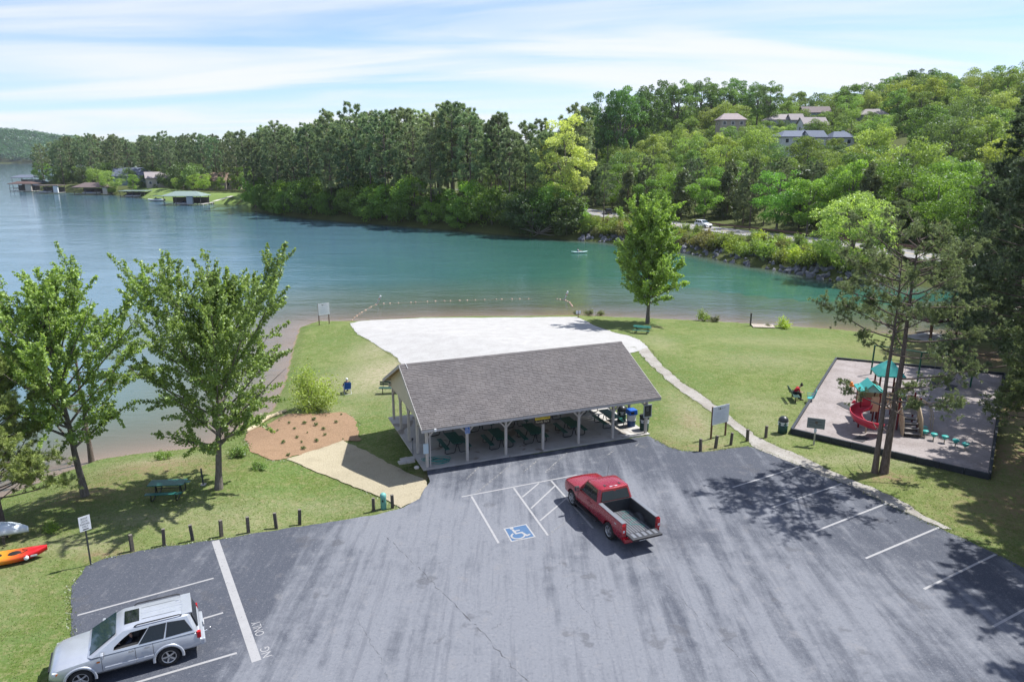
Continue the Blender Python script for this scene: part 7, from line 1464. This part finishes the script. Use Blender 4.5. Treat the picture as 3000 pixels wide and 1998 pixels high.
# kayaks on the grass at the left edge
def m_fade():
    t = NT('red_to_yellow_hull'); sx = t.n('ShaderNodeSeparateXYZ'); t.l(t.obj(), sx.inputs[0]); n_ = t.math('MULTIPLY_ADD', t.noise(3, 4, .6, t.obj()), .5, sx.outputs[0])
    return t.done(t.pbr(t.mix(t.rng(n_, -.1, 1.0), (.62, .30, .02), t.mix(t.rng(n_, .6, 1.5), (.60, .12, .015), (.55, .012, .018))), .4, 0, None, .4))
ka = on(-60, 1662); kb = on(143, 1628); d = kb - ka; Lk = 3.6; c_ = kb - d.normalized() * Lk / 2; k1 = thing('kayak', (c_.x, c_.y, gz(c_.x, c_.y)), math.atan2(d.y, d.x), 'red and yellow sit-on-top kayak lying on the grass at the left edge', 'kayak')
hu = kayak_hull(k1, Lk, .92, .44, m_fade())
for x, w_ in ((-.2, .34), (.55, .34), (-.95, .30)): MB().ball((x, 0, .375), .22, 12, 6, (1.3, w_ / .22 * .75, .25)).build('seat_well', M_BLK, k1)
MB().tube([(.8, -.2, .43), (1.05, 0, .47), (.8, .2, .43)], .015, 5).build('deck_cord', M_BLK, k1); MB().lathe([(.001, 0), (.10, 0), (.10, .012), (.001, .012)], (1.05, -.385, .28), 16, Matrix.Rotation(math.pi / 2 - .35, 3, 'X')).build('round_decal', M_WHITE, k1); MB().box((1.32, -.31, .30), (.26, .012, .07), Matrix.Rotation(.12, 3, 'Z')).build('lettering_decal', M_WHITE, k1)
wa = on(-140, 1612); wb2 = on(84, 1572); d = wb2 - wa; c_ = wb2 - d.normalized() * 1.9; zq = gz(c_.x, c_.y); k2 = thing('canoe', (c_.x, c_.y, zq + .42), math.atan2(d.y, d.x), 'upturned white canoe resting above the red kayak at the left edge', 'canoe')
hu = kayak_hull(k2, 3.9, .98, .56, mat('pale_blue_white_hull', (.56, .62, .67), .35, .04)); hu.matrix_local = Matrix.Translation((0, 0, .56)) @ Matrix.Rotation(math.pi, 4, 'X')
MB().bar((-1.6, -.46, .22), (-1.1, -.48, .22), .01, .09).build('lettering_decal', M_NAVY, k2)
rk_ = thing('boat_rack', (c_.x, c_.y, zq), math.atan2(d.y, d.x), 'low dark timber rack under the upturned white canoe', 'rack')
for x in (-1.0, 1.0): MB().box((x, 0, .38), (.10, .9, .08)).build('crossbeam', M_POSTW, rk_); [MB().box((x, y, .14), (.09, .09, .56)).build('leg', M_POSTW, rk_) for y in (-.38, .38)]
# swim area: marker buoys and float line
M_BUO = mat('white_buoy', (.66, .67, .68), .4, .05); M_FLO = mat('orange_white_float', (.60, .40, .30), .5, .3, 3); M_ROPE = mat('float_rope', (.35, .28, .2), .8)
def marker(px, py, label, tilt):
    p = P(px, py, WZ); o = thing('marker_buoy', (p.x, p.y, WZ), 0, label, 'buoy', 'swim area marker buoys'); o.rotation_euler = (.1, tilt, 0)
    MB().lathe([(.001, -.3), (.11, -.3), (.115, 1.15), (.09, 1.25), (.001, 1.27)], (0, 0, 0), 14).build('tube', M_BUO, o); MB().lathe([(.118, .72), (.12, .78), (.118, .84)], (0, 0, 0), 14).build('band', mat('orange_band', (.6, .2, .05), .5), o); return o
marker(1105, 890, 'white tilted marker buoy at the left corner of the swim area', .45); marker(1655, 878, 'white tilted marker buoy at the right corner of the swim area', .30)
fl = MB().ball((0, 0, .03), .085, 8, 6, (1.7, 1, .9)).mesh('float', M_FLO); lines = [[(1028, 942), (1040, 930), (1056, 918), (1078, 905), (1092, 897), (1107, 891)], [(1107, 891), (1200, 887), (1270, 883), (1380, 880), (1480, 877), (1560, 876)], [(1628, 876), (1655, 880), (1668, 886), (1678, 900)]]
fo = thing('float_line', (0, 0, 0), 0, 'line of orange and white floats bounding the swim area', 'float line')
for ln_ in lines:
    q = [P(x, y, WZ) for x, y in ln_]; MB().tube([(p.x, p.y, WZ + .02) for p in q], .012, 4).build('rope', M_ROPE, fo); tot = sum((q[i + 1] - q[i]).length for i in range(len(q) - 1)); n = int(tot / (1.15 if ln_ is not lines[2] else .5)); cum = 0
    for k in range(n):
        t_ = (k + .5 + rr.uniform(-.25, .25)) / n * tot; i = 0
        while i < len(q) - 2 and t_ > (q[i + 1] - q[i]).length: t_ -= (q[i + 1] - q[i]).length; i += 1
        p = q[i].lerp(q[i + 1], min(1, t_ / (q[i + 1] - q[i]).length)); o = link('float', fl, fo, (p.x, p.y, WZ), rr.uniform(0, 3))
# ------------------------------------------------------------------ grass blades that roughen the near lawn and its edges
def grass(name, n, region, seed, size, col, edges=None):
    rng = np.random.default_rng(seed); X = rng.uniform(region[0], region[1], n); Y = rng.uniform(region[2], region[3], n)
    keep = np.abs(X / np.maximum(Y, 1)) < .80
    for poly in (LOT, BEACH, PATH, STRAW, MULCH, PLAY): keep &= ~inside(poly, X, Y)
    c, s_ = math.cos(PANG), math.sin(PANG); u = (X - PA.x) * c + (Y - PA.y) * s_; v = -(X - PA.x) * s_ + (Y - PA.y) * c; keep &= ~((u > -.4) & (u < PL + .3) & (v > -.3) & (v < PD + .4))
    b = gauss(X, Y, BARE); keep &= rng.random(n) > b * .9; keep &= rng.random(n) > gauss(X, Y, DRY) * .7
    keep &= rng.random(n) < np.clip((66 - Y) / 32, 0, 1); clump = np.sin(X * 1.7 + np.sin(Y * 1.3) * 2) * np.sin(Y * 1.9 + np.sin(X * .9) * 2); keep &= rng.random(n) < .75 + .25 * clump
    X = X[keep]; Y = Y[keep]; Z = ground_z(X, Y); k = Z > WZ + .22; X = X[k]; Y = Y[k]; Z = Z[k]; m = len(X)
    h = size * rng.uniform(.5, 1.3, m); a = rng.uniform(0, 6.283, m); w = size * .35; lx, ly = np.cos(a) * h * .5, np.sin(a) * h * .5; px_, py_ = -np.sin(a) * w, np.cos(a) * w; O3 = np.stack([X, Y, Z], 1)
    V = np.stack([O3 + np.stack([-px_, -py_, 0 * h], 1), O3 + np.stack([px_, py_, 0 * h], 1), O3 + np.stack([lx, ly, h], 1)], 1).reshape(-1, 3)
    t_ = np.repeat(rng.random(m), 3); o = link(name, np_mesh(name, V, np.arange(3 * m).reshape(m, 3), M_LEAF, False, {'tint': t_}), kind='stuff'); o.color = (*col, 1); return tag(o, 'short grass of the lawn around the parking lot')
grass('lawn_grass', 420000, (-36, 44, 18, 66), 5, .05, (.158, .210, .075))
def edge_grass(name, polys, seed, size, col):
    rng = np.random.default_rng(seed); Q = []
    for poly, dens in polys:
        B = resample(poly, 1.0 / dens); Q.append(B + rng.normal(0, .10, B.shape))
    Q = np.concatenate(Q); X, Y = Q[:, 0], Q[:, 1]; k = (Y > 16) & (np.abs(X / Y) < .82) & (rng.random(len(X)) < .35 + .65 * (np.sin(X * 2.3) * np.sin(Y * 1.9 + 1) > -.2)); c, s_ = math.cos(PANG), math.sin(PANG); u = (X - PA.x) * c + (Y - PA.y) * s_; v = -(X - PA.x) * s_ + (Y - PA.y) * c
    k &= ~((u > -.3) & (u < PL + .3) & (v > -.6) & (v < PD + .4)); X = X[k]; Y = Y[k]; Z = ground_z(X, Y); m = len(X)
    h = size * rng.uniform(.4, 1.4, m); a = rng.uniform(0, 6.283, m); w = size * .4; O3 = np.stack([X, Y, Z], 1); z0 = 0 * h
    V = np.stack([O3 + np.stack([np.sin(a) * w, -np.cos(a) * w, z0], 1), O3 + np.stack([-np.sin(a) * w, np.cos(a) * w, z0], 1), O3 + np.stack([np.cos(a) * h, np.sin(a) * h, h * .8], 1)], 1).reshape(-1, 3)
    o = link(name, np_mesh(name, V, np.arange(3 * m).reshape(m, 3), M_LEAF, False, {'tint': np.repeat(rng.random(m), 3)}), kind='stuff'); o.color = (*col, 1); return tag(o, 'ragged grass tufts along the edges of paving and sand')
edge_grass('edge_grass', [(LOT, 60), (PATH, 50), (BEACH, 40), (STRAW, 50), (MULCH, 50), (PLAY, 40)], 8, .065, (.120, .160, .050))
# ------------------------------------------------------------------ thin summer haze
def haze(d):
    t = NT('summer_haze'); v = t.n('ShaderNodeVolumePrincipled'); v.inputs['Color'].default_value = (.80, .88, 1.0, 1); v.inputs['Density'].default_value = d; v.inputs['Anisotropy'].default_value = 0.2
    t.l(v.outputs[0], t.out.inputs['Volume']); o = MB().box((-300, 1100, 45), (5000, 2900, 130)).build('haze', t.m); o['kind'] = 'stuff'; o['label'] = 'thin bluish haze over the lake and hills'
haze(.00006)
